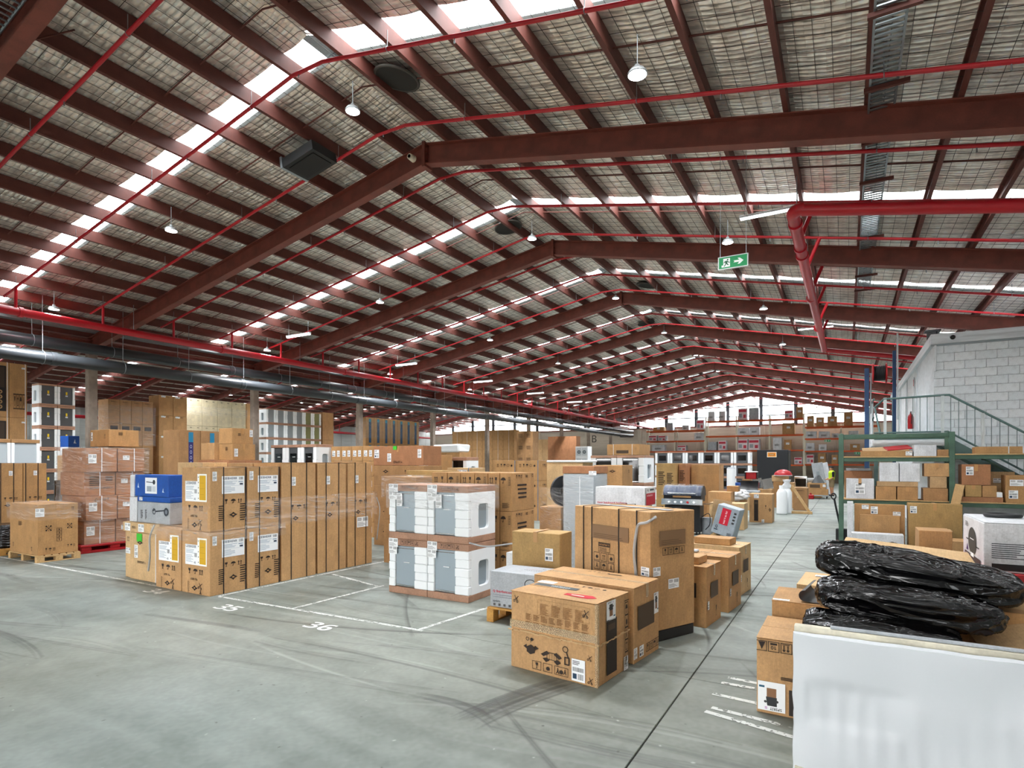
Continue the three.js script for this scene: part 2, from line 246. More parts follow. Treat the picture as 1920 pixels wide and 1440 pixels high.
reg('washers', 160, 120, (w, h) => { fill('#e4e7ea', 0, 0, w, h); for (let i = 0; i < 2; i++) { fill('#c5cbd0', 10 + i * 76, 10, 66, 100); disc(43 + i * 76, 64, 24, '#555c62'); disc(43 + i * 76, 64, 14, '#8d959b'); } });
reg('pinkbox', 150, 110, (w, h) => { fill('#e6d5d8', 0, 0, w, h); fill('#c8384c', 8, 8, w - 16, 26); fill('#9aa0a6', 16, 50, 50, 40); fill('#c8384c', 90, 60, 44, 34); });
reg('exit', 520, 220, (w, h) => {
  fill('#dfe7e4', 0, 0, w, h); fill('#0f9455', 14, 12, w - 28, h - 24); fill('#f1f6f3', 90, 36, 120, 150);
  const gcol = '#0c5c38'; disc(168, 62, 14, gcol); poly([[140, 76], [172, 84], [160, 124], [186, 150], [176, 160], [140, 132], [120, 170], [96, 176], [94, 166], [112, 156], [130, 118], [118, 100], [104, 118], [96, 110], [116, 84]], gcol); poly([[172, 84], [196, 108], [206, 100], [210, 108], [194, 120], [166, 100]], gcol); fill('#f1f6f3', 60, 150, 40, 36);
  poly([[270, 92], [370, 92], [340, 58], [380, 58], [444, 110], [380, 162], [340, 162], [370, 128], [270, 128], [288, 110]], '#f1f6f3');
});
for (const t of ['34', '35', '36']) reg('n' + t, 150, 120, (w, h) => { say(t, 75, 105, 118, '#dfe0dc', 'bold ', 'center'); });
reg('letterB', 90, 120, () => say('B', 45, 104, 118, '#1d1d1b', '', 'center'));
reg('extsign', 80, 90, (w, h) => { fill('#e9e4e2', 0, 0, w, h); fill('#c1121f', 5, 5, 70, 80); fill('#f3eeee', 30, 26, 20, 46); fill('#f3eeee', 36, 16, 18, 8); });
reg('ember', 150, 90, (w, h) => { fill('#e7dccb', 0, 0, w, h); fill('#e08a1e', 10, 10, w - 20, h - 20); fill('#8a4a12', 34, 28, 84, 34); scrib(42, 36, 66, 18, '#f4d6a0'); });
reg('brownpatch', 60, 60, (w, h) => { fill('#86684a', 0, 0, w, h); lines(4, 38, 52, 3, 7, 2, '#5a4127'); });
reg('darkpatch', 60, 60, (w, h) => { fill('#4c3a28', 0, 0, w, h); });
reg('blackpatch', 60, 90, (w, h) => { fill('#241a14', 0, 0, w, h); fill('#4a3a2a', 10, 8, 40, 10); });
reg('slate', 360, 60, (w, h) => { fill('#4a4f4f', 0, 0, w, h); scrib(140, 16, 150, 28, '#c9cdca'); });
reg('redstrip', 300, 80, (w, h) => { poly([[0, 20], [230, 0], [300, 40], [240, 80], [0, 64]], '#c3202e'); fill('#e8d9c9', 60, 34, 120, 14); });
reg('green', 20, 20, (w, h) => fill('#3fc02f', 0, 0, w, h)); reg('yellow', 20, 20, (w, h) => fill('#e3c21e', 0, 0, w, h)); reg('redtag', 60, 100, (w, h) => { fill('#c01f2d', 0, 0, w, h); fill('#efe7e7', 14, 34, 32, 56); });
reg('redprint', 120, 60, (w, h) => { fill('#c8202a', 0, 0, w, h); say('weber', 14, 42, 34, '#f3e7e7'); });
reg('brandmark', 400, 90, () => { ring(40, 44, 26, 8); disc(40, 44, 12); scrib(80, 20, 250, 46); });
const atlas = new THREE.CanvasTexture(cv); atlas.colorSpace = THREE.SRGBColorSpace; atlas.anisotropy = 8;
const printMat = new THREE.MeshStandardMaterial({ map: atlas, transparent: true, roughness: 0.7 });
const labelMat = new THREE.MeshStandardMaterial({ map: atlas, roughness: 0.6 });
const SOLID = /^(ship|shipb|shipwide|fridgelabel|grillcard|redcard|green|yellow|redtag|wine|bluestrip|tealstrip|washers|pinkbox|exit|extsign|ember|slate|redprint|brownpatch|darkpatch|blackpatch)$/;
const planes = new Map();
function printed(r, w, h) {
  const key = r + w.toFixed(3) + '_' + h.toFixed(3);
  if (!planes.has(key)) {
    const g = new THREE.PlaneGeometry(w, h), [a, b, c, d] = REG[r], uv = g.attributes.uv;
    for (let i = 0; i < 4; i++) uv.setXY(i, uv.getX(i) ? c : a, uv.getY(i) ? d : b);
    planes.set(key, g);
  }
  return planes.get(key);
}
const KIND = (r) => /ship|fridge|grillcard|redcard|redtag|sticker|green|yellow/.test(r) ? 'sticker' : /row|up|glass|umb|pict|snip|diamond|sni|ladder|quad|hazard|openbox|ten|bottle/.test(r) ? 'handling_mark' : 'print';
// print on a face of a box w*h*d that stands on y = 0; (u, v) the middle of the print as a share of that face
function stick(parent, dims, r, face, u, v, w, h, spin = 0, lift = 0.0035) {
  const [bw, bh, bd] = dims, m = part(KIND(r), printed(r, w, h), SOLID.test(r) ? labelMat : printMat, parent);
  if (face === 'f') m.position.set((u - 0.5) * bw, v * bh, bd / 2 + lift);
  if (face === 'r') { m.position.set(bw / 2 + lift, v * bh, (0.5 - u) * bd); m.rotation.y = PI / 2; }
  if (face === 'l') { m.position.set(-bw / 2 - lift, v * bh, (u - 0.5) * bd); m.rotation.y = -PI / 2; }
  if (face === 't') { m.position.set((u - 0.5) * bw, bh + lift, (0.5 - v) * bd); m.rotation.x = -PI / 2; }
  if (spin) m.rotateZ(spin);
  m.castShadow = false;
  return m;
}

// ------------------------------------------------------------ cartons
const sizeOf = (o) => o.userData.dims;
function carton(x0, x1, d0, d1, y0, y1, mat, label, opt = {}) {
  const w = x1 - x0, h = y1 - y0, d = d1 - d0;
  const o = thing(opt.name ?? 'cardboard_box', label, opt.cat ?? 'box', (x0 + x1) / 2, y0, (d0 + d1) / 2, opt.turn ?? 0, opt.group);
  const dims = [w, h, d]; o.userData.dims = dims;
  const wear = opt.wear ?? 0.004, lid = opt.lid ? 0.004 : 0;
  part('carton', cbox(w, h - lid, d, 0.005, wear), mat, o);
  if (opt.lid) {   // two top flaps that meet in the middle, the slot between them open
    const fl = opt.lid === 'z';
    for (const s of [-1, 1]) {
      const g = fl ? cb(w - 0.01, 0.005, d / 2 - 0.006, 0, h - 0.002, s * (d / 4)) : cb(w / 2 - 0.006, 0.005, d - 0.01, s * (w / 4), h - 0.002, 0);
      const p = part('flap', g, mat, o); p.rotation.z = rr(-0.006, 0.006);
    }
  }
  if (opt.tape) {
    const tw = 0.06, al = opt.tape.includes('z'), tm = opt.tape.includes('c') ? MAT.clearTape : MAT.tape;
    part('tape', al ? lb(tw, 0.002, d + 0.004, 0, h + 0.0015, 0) : lb(w + 0.004, 0.002, tw, 0, h + 0.0015, 0), tm, o);
    const dn = Math.min(0.14, h * 0.35);
    part('tape', al ? lb(tw, dn, 0.002, 0, h - dn / 2, d / 2 + 0.0025) : lb(0.002, dn, tw, w / 2 + 0.0025, h - dn / 2, 0), tm, o);
  }
  for (const s of opt.straps ?? []) strapOn(o, dims, ...s);
  for (const p of opt.print ?? []) stick(o, dims, ...p);
  return o;
}
// a strap round a box: axis 'z' leaves a vertical band on the side faces at share t of the depth, axis 'x' on front and back
function strapOn(o, [w, h, d], axis, t, mat = MAT.strap, sw = 0.016, e = 0.004) {
  const g = axis === 'z'
    ? [lb(e, h + e, sw, w / 2 + e / 2, h / 2, (0.5 - t) * d), lb(e, h + e, sw, -w / 2 - e / 2, h / 2, (0.5 - t) * d), lb(w + 2 * e, e, sw, 0, h + e / 2, (0.5 - t) * d)]
    : [lb(sw, h + e, e, (t - 0.5) * w, h / 2, d / 2 + e / 2), lb(sw, h + e, e, (t - 0.5) * w, h / 2, -d / 2 - e / 2), lb(sw, e, d + 2 * e, (t - 0.5) * w, h + e / 2, 0)];
  return part('strap', merge(g), mat, o);
}
// stretch film round a block: a loose, wavy sleeve (and top sheet)
const noise = new ImprovedNoise();
function filmSleeve(w, h, d, gap = 0.012, wav = 0.012, top = false, seedz = 0) {
  const per = [], n = 64, m = 14, r = 0.05, W2 = w / 2 + gap, D2 = d / 2 + gap;
  const total = 4 * (W2 + D2);
  for (let i = 0; i <= n; i++) {
    let s = (i / n) * total, x, z, nx, nz;
    if (s < 2 * W2) { x = -W2 + s; z = D2; nx = 0; nz = 1; } else if ((s -= 2 * W2) < 2 * D2) { x = W2; z = D2 - s; nx = 1; nz = 0; } else if ((s -= 2 * D2) < 2 * W2) { x = W2 - s; z = -D2; nx = 0; nz = -1; } else { s -= 2 * W2; x = -W2; z = -D2 + s; nx = -1; nz = 0; }
    per.push([x, z, nx, nz, (i / n) * total]);
  }
  const pos = [], uv = [], idx = [];
  for (let j = 0; j <= m; j++) for (const [x, z, nx, nz, s] of per) {
    const k = Math.max(0, wav * (0.6 + noise.noise(x * 5 + seedz, j * 0.9, z * 5)));
    pos.push(x + nx * k, (j / m) * h, z + nz * k); uv.push(s * 0.8, (j / m) * h * 0.9);
  }
  for (let j = 0; j < m; j++) for (let i = 0; i < n; i++) { const a = j * (n + 1) + i; idx.push(a, a + 1, a + n + 2, a, a + n + 2, a + n + 1); }
  if (top) {
    const b = pos.length / 3, q = 12;
    for (let j = 0; j <= q; j++) for (let i = 0; i <= q; i++) { const x = (i / q - 0.5) * 2 * W2, z = (j / q - 0.5) * 2 * D2; pos.push(x, h + wav * 0.5 * (1 + noise.noise(x * 4, z * 4, 3)), z); uv.push(x, z); }
    for (let j = 0; j < q; j++) for (let i = 0; i < q; i++) { const a = b + j * (q + 1) + i; idx.push(a, a + q + 1, a + q + 2, a, a + q + 2, a + 1); }
  }
  const g = new THREE.BufferGeometry(); g.setAttribute('position', new THREE.Float32BufferAttribute(pos, 3)); g.setAttribute('uv', new THREE.Float32BufferAttribute(uv, 2)); g.setIndex(idx); g.computeVertexNormals();
  return g;
}
function wrapFilm(x0, x1, d0, d1, y0, y1, label, opt = {}) {
  const m = solo('stretch_wrap', filmSleeve(x1 - x0, y1 - y0, d1 - d0, opt.gap ?? 0.012, opt.wav ?? 0.014, opt.top, x0), opt.mat ?? film, label, 'plastic wrap', opt.group);
  m.position.set((x0 + x1) / 2, y0, -(d0 + d1) / 2);
  return m;
}
function pallet(x0, x1, d0, d1, mat, label, opt = {}) {
  const w = x1 - x0, d = d1 - d0, h = opt.h ?? 0.144, o = thing('pallet', label, 'pallet', (x0 + x1) / 2, opt.y ?? 0, (d0 + d1) / 2, 0, opt.group);
  const n = opt.n ?? 6;
  for (let i = 0; i < n; i++) { const p = part('deck_board', cbox(w, 0.02, d / n - 0.025, 0.003), mat, o); p.position.set(0, h - 0.02, (i + 0.5) * d / n - d / 2); }
  for (let i = 0; i < 3; i++) {
    const p = part('stringer', cbox(0.1, 0.022, d, 0.003), mat, o); p.position.set((i - 1) * (w / 2 - 0.05), h - 0.042, 0);
    const q = part('bottom_board', cbox(0.1, 0.02, d, 0.003), mat, o); q.position.set((i - 1) * (w / 2 - 0.05), 0, 0);
    for (let j = 0; j < 3; j++) { const b = part('block', cbox(0.1, h - 0.062, 0.13, 0.004), mat, o); b.position.set((i - 1) * (w / 2 - 0.05), 0.02, (j - 1) * (d / 2 - 0.065)); }
  }
  return o;
}
// ------------------------------------------------------------ appliance packed in moulded foam between two cardboard trays
const foamSide = (() => {
  const cache = new Map();
  return (h, d) => {
    const k = h.toFixed(2) + d.toFixed(2); if (cache.has(k)) return cache.get(k);
    const s = new THREE.Shape(); s.moveTo(-d / 2, 0); s.lineTo(d / 2, 0); s.lineTo(d / 2, h); s.lineTo(-d / 2, h); s.lineTo(-d / 2, 0);
    const hw = d * 0.22, y0 = h * 0.14, y1 = h * 0.74, r = 0.07, p = new THREE.Path();
    p.moveTo(-hw + r, y0); p.lineTo(hw - r, y0); p.quadraticCurveTo(hw, y0, hw, y0 + r); p.lineTo(hw, y1 - r); p.quadraticCurveTo(hw, y1, hw - r, y1); p.lineTo(-hw + r, y1); p.quadraticCurveTo(-hw, y1, -hw, y1 - r); p.lineTo(-hw, y0 + r); p.quadraticCurveTo(-hw, y0, -hw + r, y0);
    s.holes.push(p);
    const g = new THREE.ExtrudeGeometry(s, { depth: 0.04, bevelEnabled: true, bevelSize: 0.006, bevelThickness: 0.006, bevelSegments: 1, curveSegments: 5 });
    cache.set(k, g); return g;
  };
})();
function packedAppliance(o, w, h, d, panel, opt = {}) {
  const band = opt.band ?? 0.1, ih = h - 2 * band, tray = opt.tray ?? MAT.tray;
  const b0 = part('bottom_tray', cbox(w, band, d, 0.006, 0.003), tray, o), b1 = part('top_tray', cbox(w, band, d, 0.006, 0.004), tray, o); b1.position.y = h - band;
  const body = part('appliance_body', cb(w - 0.1, ih, d - 0.1, 0, band + ih / 2, 0), MAT.steelGrey, o);
  const px = opt.px ?? 0, pw = opt.pw ?? w * 0.5, pane = part('front_panel', cb(pw, ih * 0.97, 0.03, px, band + ih / 2, d / 2 - 0.045), panel, o);
  if (opt.handle !== false) part('handle', cb(pw * 0.3, 0.012, 0.02, px + pw * 0.08, band + ih * 0.6, d / 2 - 0.02), MAT.foam, pane);
  if (opt.trim) { part('trim_strip', cb(pw * 0.9, 0.014, 0.012, px, band + ih * 0.93, d / 2 - 0.026), MAT.chrome, pane); part('trim_strip', cb(pw * 0.98, 0.018, 0.012, px, band + ih * 0.04, d / 2 - 0.026), MAT.chrome, pane); }
  if (opt.window) part('oven_window', cb(pw * 0.72, ih * 0.5, 0.012, px, band + ih * 0.5, d / 2 - 0.026), MAT.blackGlass, pane);
  const l0 = -w / 2, l1 = px - pw / 2, r0 = px + pw / 2, r1 = w / 2;
  for (const [a, b] of [[l0, l1], [r0, r1]]) {
    const g = [], n = opt.ribs ?? 5;
    for (let i = 0; i < n; i++) { const k = i % 2 ? 0.009 : 0; g.push(cb(b - a - 0.004 - (i % 2 ? 0.006 : 0), ih / n - 0.002, 0.08 - k, (a + b) / 2 + (a === l0 ? -0.0 : 0), band + (i + 0.5) * ih / n, d / 2 - 0.04 - k / 2, 0.01)); }
    part('foam_corner', merge(g), MAT.foam, o);
  }
  for (const s of [-1, 1]) { const f = part('foam_side', foamSide(ih, d - 0.09), MAT.foam, o); f.rotation.y = PI / 2; f.position.set(s > 0 ? w / 2 - 0.05 : -w / 2 + 0.008, band, -0.04); }
  if (opt.print) for (const p of opt.print) stick(o, [w, h, d], ...p);
}

// ------------------------------------------------------------ the hall: floor
const NEAR = -9, FAR = 63.6, RIDGE = -7.5, RIDGE2 = -35.1, VALLEY = -21.3, EAST = 6.5, WEST = -48.9;
const roofY = (x) => x > RIDGE ? 8.85 - 0.21 * (x - RIDGE) : x > VALLEY ? 8.85 - 0.183 * (RIDGE - x) : 8.85 - 0.183 * Math.abs(x - RIDGE2);
const FRAMES = []; for (let k = -1; k < 9; k++) FRAMES.push(9.48 + 6 * k);
const floorMap = (() => {
  const S = 2048, c = document.createElement('canvas'); c.width = c.height = S; const g = c.getContext('2d');
  const im = g.createImageData(S, S), a = tileNoise(7), b = tileNoise(30), e = tileNoise(120), f = tileNoise(512), h = tileNoise(4, 40), q = tileNoise(10, 130);
  for (let y = 0; y < S; y++) for (let x = 0; x < S; x++) {
    const u = x / S, v = y / S, w = v + 0.02 * a(u, v);
    const k = 129 + 16 * (a(u, v) - 0.5) + 13 * (b(u, v) - 0.5) + 9 * (e(u, v) - 0.5) + 9 * (f(u, v) - 0.5) + 15 * (h(u, w) - 0.5) + 15 * (q(u, w) - 0.5);
    const o = (y * S + x) * 4, warm = 5 * (a(v, u) - 0.4); im.data[o] = k + warm - 4; im.data[o + 1] = k + 2.5; im.data[o + 2] = k - 4 - warm; im.data[o + 3] = 255;
  }
  g.putImageData(im, 0, 0);
  // rubber and dragged dirt: bundles of thin strokes in long flat arcs
  const arc = (x, y, len, ang, bend, wide, dark, n) => {
    for (let i = 0; i < n; i++) {
      const off = (rnd() - 0.5) * wide, s = rnd() * 0.3, t = 0.7 + rnd() * 0.3;
      for (const [ox, oy] of [[0, 0], [-S, 0], [S, 0], [0, -S], [0, S]]) {
        g.strokeStyle = dark ? `rgba(40,40,37,${0.04 + rnd() * 0.07})` : `rgba(178,181,174,${0.04 + rnd() * 0.06})`; g.lineWidth = 1 + rnd() * 4; g.beginPath();
        for (let k = 0; k <= 14; k++) { const p = s + (t - s) * k / 14, aa = ang + bend * (p - 0.5), px = x + ox + Math.cos(aa) * len * (p - 0.5) - Math.sin(aa) * off, py = y + oy + Math.sin(aa) * len * (p - 0.5) + Math.cos(aa) * off; k ? g.lineTo(px, py) : g.moveTo(px, py); }
        g.stroke();
      }
    }
  };
  for (let i = 0; i < 170; i++) arc(rnd() * S, rnd() * S, 140 + rnd() * 620, (rnd() - 0.5) * 0.5 - 0.12, (rnd() - 0.5) * 0.9, 4 + rnd() * 26, rnd() < 0.6, 6 + rnd() * 12);
  for (let i = 0; i < 40; i++) arc(rnd() * S, rnd() * S, 90 + rnd() * 260, 0.5 + rnd() * 0.8, (rnd() - 0.5), 3 + rnd() * 16, rnd() < 0.7, 5 + rnd() * 8);
  for (let i = 0; i < 900; i++) { g.fillStyle = rnd() < 0.6 ? 'rgba(50,48,44,0.5)' : 'rgba(220,220,214,0.5)'; g.beginPath(); g.ellipse(rnd() * S, rnd() * S, 0.6 + rnd() * 1.6, 0.5 + rnd(), rnd() * 3, 0, 7); g.fill(); }
  // the broad skid beside the aisle joint
  const P = (x, d) => [((x / 16) % 1 + 1) % 1 * S, (1 - ((d / 16) % 1 + 1) % 1) * S];
  { const [px, py] = P(-2.38, 4.32); arc(px, py, 175, -1.25, 0.15, 40, true, 75); arc(px - 8, py + 6, 150, -1.25, 0.1, 22, true, 40); const [qx, qy] = P(-2.75, 3.92); arc(qx, qy, 140, 0.15, 0.5, 14, true, 26); }
  const t = new THREE.CanvasTexture(c); t.colorSpace = THREE.SRGBColorSpace; t.wrapS = t.wrapT = THREE.RepeatWrapping; t.repeat.set(1 / 16, 1 / 16); t.anisotropy = 8; return t;
})();
const floorRough = dataTex(512, 512, (u, v) => 0.42 + 0.3 * n8(u, v) + 0.15 * n64(u, v) + 0.12 * (n24(v, u) - 0.5), false, 1 / 8);
const floorMat = new THREE.MeshStandardMaterial({ map: floorMap, roughness: 0.85, roughnessMap: floorRough, bumpMap: floorRough, bumpScale: 0.0015 });
const floor = struct('floor', 'grey concrete warehouse floor with saw-cut joints and tyre marks', 'floor');
part('joint_filler', bx(WEST, EAST, -0.3, -0.012, NEAR, FAR), flat(0x2f2d2a, 0.9), floor);
{
  const xs = [WEST, -35, VALLEY, -1.25, EAST], ds = [NEAR, -0.53, 5.47, 11.47, 17.47, 23.47, 29.47, 35.47, 41.47, 47.47, 53.47, FAR];
  for (let i = 0; i + 1 < xs.length; i++) for (let j = 0; j + 1 < ds.length; j++) {
    const w = xs[i + 1] - xs[i] - 0.012, d = ds[j + 1] - ds[j] - 0.008, cxm = (xs[i] + xs[i + 1]) / 2, cd = (ds[j] + ds[j + 1]) / 2;
    const g = cbox(w, 0.1, d, 0.004).clone(), p = g.attributes.position, uv = g.attributes.uv;
    for (let k = 0; k < p.count; k++) uv.setXY(k, p.getX(k) + cxm, -p.getZ(k) + cd);
    part('slab', g, floorMat, floor).position.set(cxm, -0.1, -cd);
  }
}
// painted bay markings, worn
const wornAlpha = dataTex(256, 256, (u, v) => { const k = n64(u, v) * 0.55 + n24(u, v) * 0.45 + 0.25 * (n160(u, v) - 0.5); return k > 0.40 ? 0.92 : k > 0.34 ? 0.4 : 0.05; }, false, 0.9);
const roadPaint = new THREE.MeshStandardMaterial({ color: 0xd6d8d3, roughness: 0.7, transparent: true, alphaMap: wornAlpha });
const marking = (x0, x1, d0, d1, label, group) => {
  const a = W(x0, 0, d0), b = W(x1, 0, d1), len = a.distanceTo(b), g = new THREE.PlaneGeometry(len, 0.055), uv = g.attributes.uv;
  for (let k = 0; k < 4; k++) uv.setXY(k, uv.getX(k) * len + x0, uv.getY(k) * 0.055 + d0);
  g.rotateX(-PI / 2); const m = solo('floor_marking', g, roadPaint, label, 'floor marking', group); m.userData.kind = 'structure';
  m.position.set((x0 + x1) / 2, 0.003, -(d0 + d1) / 2); m.rotation.y = Math.atan2(d1 - d0, x1 - x0); m.castShadow = false;
};
marking(-16.2, -9.0, 5.18, 5.24, 'white bay line in front of the pallet and the fridge cartons');
marking(-8.1, -4.35, 5.28, 5.42, 'white bay line running past the painted number 36');
marking(-8.12, -8.02, 5.3, 12, 'white bay divider along the foot of the fridge cartons');
marking(-6.55, -6.5, 5.36, 7.1, 'white bay divider ending at the stacked foam-packed appliances');
marking(-4.42, -4.25, 5.42, 6.9, 'faint white bay divider ending at the pallet of the white box');
marking(-7.95, -6.55, 7.35, 7.0, 'white cross line between the fridge cartons and the foam-packed appliances');
marking(-0.95, -0.42, 5.66, 5.62, 'short white stroke beside the upside-down grill carton', 'white strokes by the grill carton');
for (const [a, b, c, d] of [[-0.98, -0.45, 5.5, 5.5], [-1.0, -0.5, 5.2, 5.16], [-0.95, -0.42, 4.9, 4.84], [-0.98, -0.3, 4.8, 4.66], [-0.22, -0.2, 4.42, 4.75], [-0.22, 0.05, 4.4, 4.34]]) marking(a, b, c, d, 'short white stroke beside the upside-down grill carton', 'white strokes by the grill carton');
for (const [t, x, d, l] of [['n34', -9.25, 5.02, 'faint white number 34 painted in front of the fridge cartons'], ['n35', -7.35, 4.95, 'white number 35 painted on the concrete by the fridge carton corner'], ['n36', -5.55, 4.95, 'white number 36 painted on the concrete floor']]) {
  const m = solo('floor_number', printed(t, 0.5, 0.33), printMat, l, 'floor marking'); m.userData.kind = 'structure'; m.rotation.x = -PI / 2; m.position.set(x, 0.003, -d); m.castShadow = false;
}

// ------------------------------------------------------------ roof: foil blanket, safety mesh, purlins, skylights
function sweep(shape, p0, p1, side) {   // profile in (across, up), run from p0 to p1
  const len = p0.distanceTo(p1), g = new THREE.ExtrudeGeometry(shape, { depth: len, bevelEnabled: false, steps: 1 });
  const zz = p1.clone().sub(p0).normalize(), xx = side.clone(), yy = zz.clone().cross(xx).normalize(); xx.copy(yy).cross(zz).normalize();
  if (yy.y < 0) { yy.negate(); xx.negate(); }
  return g.applyMatrix4(new THREE.Matrix4().makeBasis(xx, yy, zz).setPosition(p0));
}
const profile = (pts) => new THREE.Shape(pts.map(([x, y]) => new THREE.Vector2(x, y)));
const I_BEAM = (b, h, t, w) => profile([[-b, 0], [b, 0], [b, t], [w, t], [w, h - t], [b, h - t], [b, h], [-b, h], [-b, h - t], [-w, h - t], [-w, t], [-b, t]]);
const C_PURLIN = profile([[-0.035, 0], [0.035, 0], [0.035, 0.03], [0.027, 0.03], [0.027, 0.01], [-0.025, 0.01], [-0.025, 0.24], [0.027, 0.24], [0.027, 0.22], [0.035, 0.22], [0.035, 0.25], [-0.035, 0.25]]);
const fw = tileNoise(6, 40), fw2 = tileNoise(20, 60), fw3 = tileNoise(40, 24);
const foilBump = dataTex(1024, 1024, (u, v) => {
  const w = v + 0.006 * fw(u, v) + 0.003 * fw2(u, v), q = u + 0.004 * fw3(u, v);
  const ridge = Math.pow(Math.abs(Math.sin(w * PI * 22)), 0.6), cross = Math.pow(Math.abs(Math.sin(q * PI * 9)), 0.25);
  return 0.45 * ridge + 0.25 * cross + 0.3 * fw2(u, w * 1.0) * (0.4 + fw(u, v));
}, false, 0.5);
const foilMap = dataTex(512, 512, (u, v) => { const k = 0.95 + 0.12 * (fw(v, u) - 0.5) + 0.2 * (fw2(u, v) - 0.5) + 0.1 * (n64(u, v) - 0.5); return [k * 1.0, k * 0.98, k * 0.94]; }, true, 0.33);
const foil = new THREE.MeshStandardMaterial({ color: 0xffffff, map: foilMap, metalness: 0.5, roughness: 0.28, bumpMap: foilBump, bumpScale: 0.034, side: THREE.DoubleSide });
const pane = new THREE.MeshPhysicalMaterial({ color: 0xf6fafc, transmission: 1, thickness: 0, roughness: 0.22, ior: 1.35 });
const sheetMat = flat(0x8d9294, 0.6, 0.3), wireMat = flat(0x3c3a36, 0.6, 0.3);
const SKY = [-5.9, 0.4, 6.68, 13.3, 19.5, 25.7, 31.8, 37.9, 44, 50.1, 56.2, 61.6], HALF = 0.29;
const ceiling = struct('ceiling', 'pitched foil-lined roof on red-brown purlins with rows of skylights over the near hall', 'ceiling');
const ceiling2 = struct('ceiling_001', 'pitched foil-lined roof with skylights over the hall beyond the concrete columns', 'ceiling');
function slope(parent, xs, dense) {           // xs: purlin lines from the ridge outwards
  const all = xs, edges = []; let from = NEAR;
  for (const s of SKY) { edges.push([from, s - HALF]); from = s + HALF; } edges.push([from, FAR]);
  const sag = dense ? 6 : 2;
  for (const [d0, d1] of edges) {
    if (d1 - d0 < 0.05) continue;
    const cols = []; for (let i = 0; i + 1 < all.length; i++) for (let k = 0; k < sag; k++) cols.push([all[i] + (all[i + 1] - all[i]) * k / sag, -0.035 * Math.sin(PI * k / sag)]); cols.push([all[all.length - 1], 0]);
    const nd = Math.max(2, Math.round((d1 - d0) / (dense ? 0.35 : 2))), pos = [], uv = [], idx = [];
    cols.forEach(([x, s], i) => { for (let j = 0; j <= nd; j++) { const d = d0 + (d1 - d0) * j / nd; pos.push(x, roofY(x) + s + (dense && s ? 0.012 * noise.noise(x * 2.3, d * 3.1, 1) : 0), -d); uv.push(x, d); } });
    for (let i = 0; i + 1 < cols.length; i++) for (let j = 0; j < nd; j++) { const a = i * (nd + 1) + j, b = a + nd + 1; idx.push(a, b, a + 1, b, b + 1, a + 1); }
    const g = new THREE.BufferGeometry(); g.setAttribute('position', new THREE.Float32BufferAttribute(pos, 3)); g.setAttribute('uv', new THREE.Float32BufferAttribute(uv, 2)); g.setIndex(idx); g.computeVertexNormals();
    part('foil_blanket', g, foil, parent);
    const a = V3(all[0], roofY(all[0]) + 0.07, 0), b = V3(all[all.length - 1], roofY(all[all.length - 1]) + 0.07, 0), m = a.clone().add(b).multiplyScalar(0.5);
    const sh = part('roof_sheet', new THREE.BoxGeometry(a.distanceTo(b) + 0.02, 0.03, d1 - d0), sheetMat, parent); sh.position.set(m.x, m.y, -(d0 + d1) / 2); sh.rotation.z = Math.atan2(b.y - a.y, b.x - a.x);
  }
  const paneGeo = new Map();
  for (const s of SKY) for (let i = 0; i + 1 < all.length; i++) {
    const a = V3(all[i], roofY(all[i]) + 0.05, 0), b = V3(all[i + 1], roofY(all[i + 1]) + 0.05, 0), L = a.distanceTo(b), k = L.toFixed(3), m = a.clone().add(b).multiplyScalar(0.5);
    if (!paneGeo.has(k)) paneGeo.set(k, new THREE.PlaneGeometry(L, 2 * HALF + 0.02).rotateX(PI / 2));
    const p = part('skylight_pane', paneGeo.get(k), pane, parent); p.position.set(m.x, m.y, -s); p.rotation.z = Math.atan2(b.y - a.y, b.x - a.x);
  }
  for (let i = 1; i < all.length; i++) {
    if (parent === ceiling2 && all[i] === VALLEY) continue;
    const x = all[i], dir = x > RIDGE || (x < VALLEY && x > RIDGE2) ? 1 : -1;
    part('purlin', sweep(C_PURLIN, V3(x, roofY(x) - 0.27, -NEAR), V3(x, roofY(x) - 0.27, -FAR), V3(dir, 0, 0)), MAT.purlin, parent);
  }
  // bridging rods between the purlins
  for (const fr of FRAMES) for (const off of [2.1, 4.15]) { const x0 = all[0], x1 = all[all.length - 1]; part('bridging_rod', tube([W(x0, roofY(x0) - 0.13, fr + off), W(x1, roofY(x1) - 0.13, fr + off)], 0.014, 5), MAT.purlin, parent); }
  if (dense) {  // the wire safety mesh that carries the blanket
    const g = [], x0 = all[0], x1 = all[all.length - 1], ang = Math.atan2(roofY(x1) - roofY(x0), x1 - x0), L = Math.hypot(x1 - x0, roofY(x1) - roofY(x0));
    for (let d = 2.2; d < 36; d += 0.31) if (!SKY.some((s) => Math.abs(s - d) < HALF)) g.push(new THREE.BoxGeometry(L, 0.005, 0.006).rotateZ(ang).translate((x0 + x1) / 2, (roofY(x0) + roofY(x1)) / 2 - 0.045, -d));
    for (let i = 0; i + 1 < all.length; i++) for (let k = 1; k < 5; k++) { const x = all[i] + (all[i + 1] - all[i]) * k / 5; g.push(new THREE.BoxGeometry(0.006, 0.005, 34).translate(x, roofY(x) - 0.05, -19.2)); }
    part('safety_mesh', merge(g), wireMat, parent).userData.kind = 'stuff';
  }
}
const lineUp = (x0, step, n, end) => { const a = []; for (let i = 0; i < n; i++) a.push(x0 + step * i); if (end !== undefined) a.push(end); return a; };
slope(ceiling, [RIDGE, ...lineUp(-8.05, -1.03, 13, VALLEY)], true);
slope(ceiling, [RIDGE, ...lineUp(-6.95, 1.03, 13, EAST)], true);
slope(ceiling2, [RIDGE2, ...lineUp(-34.6, 1.03, 13, VALLEY)], false);
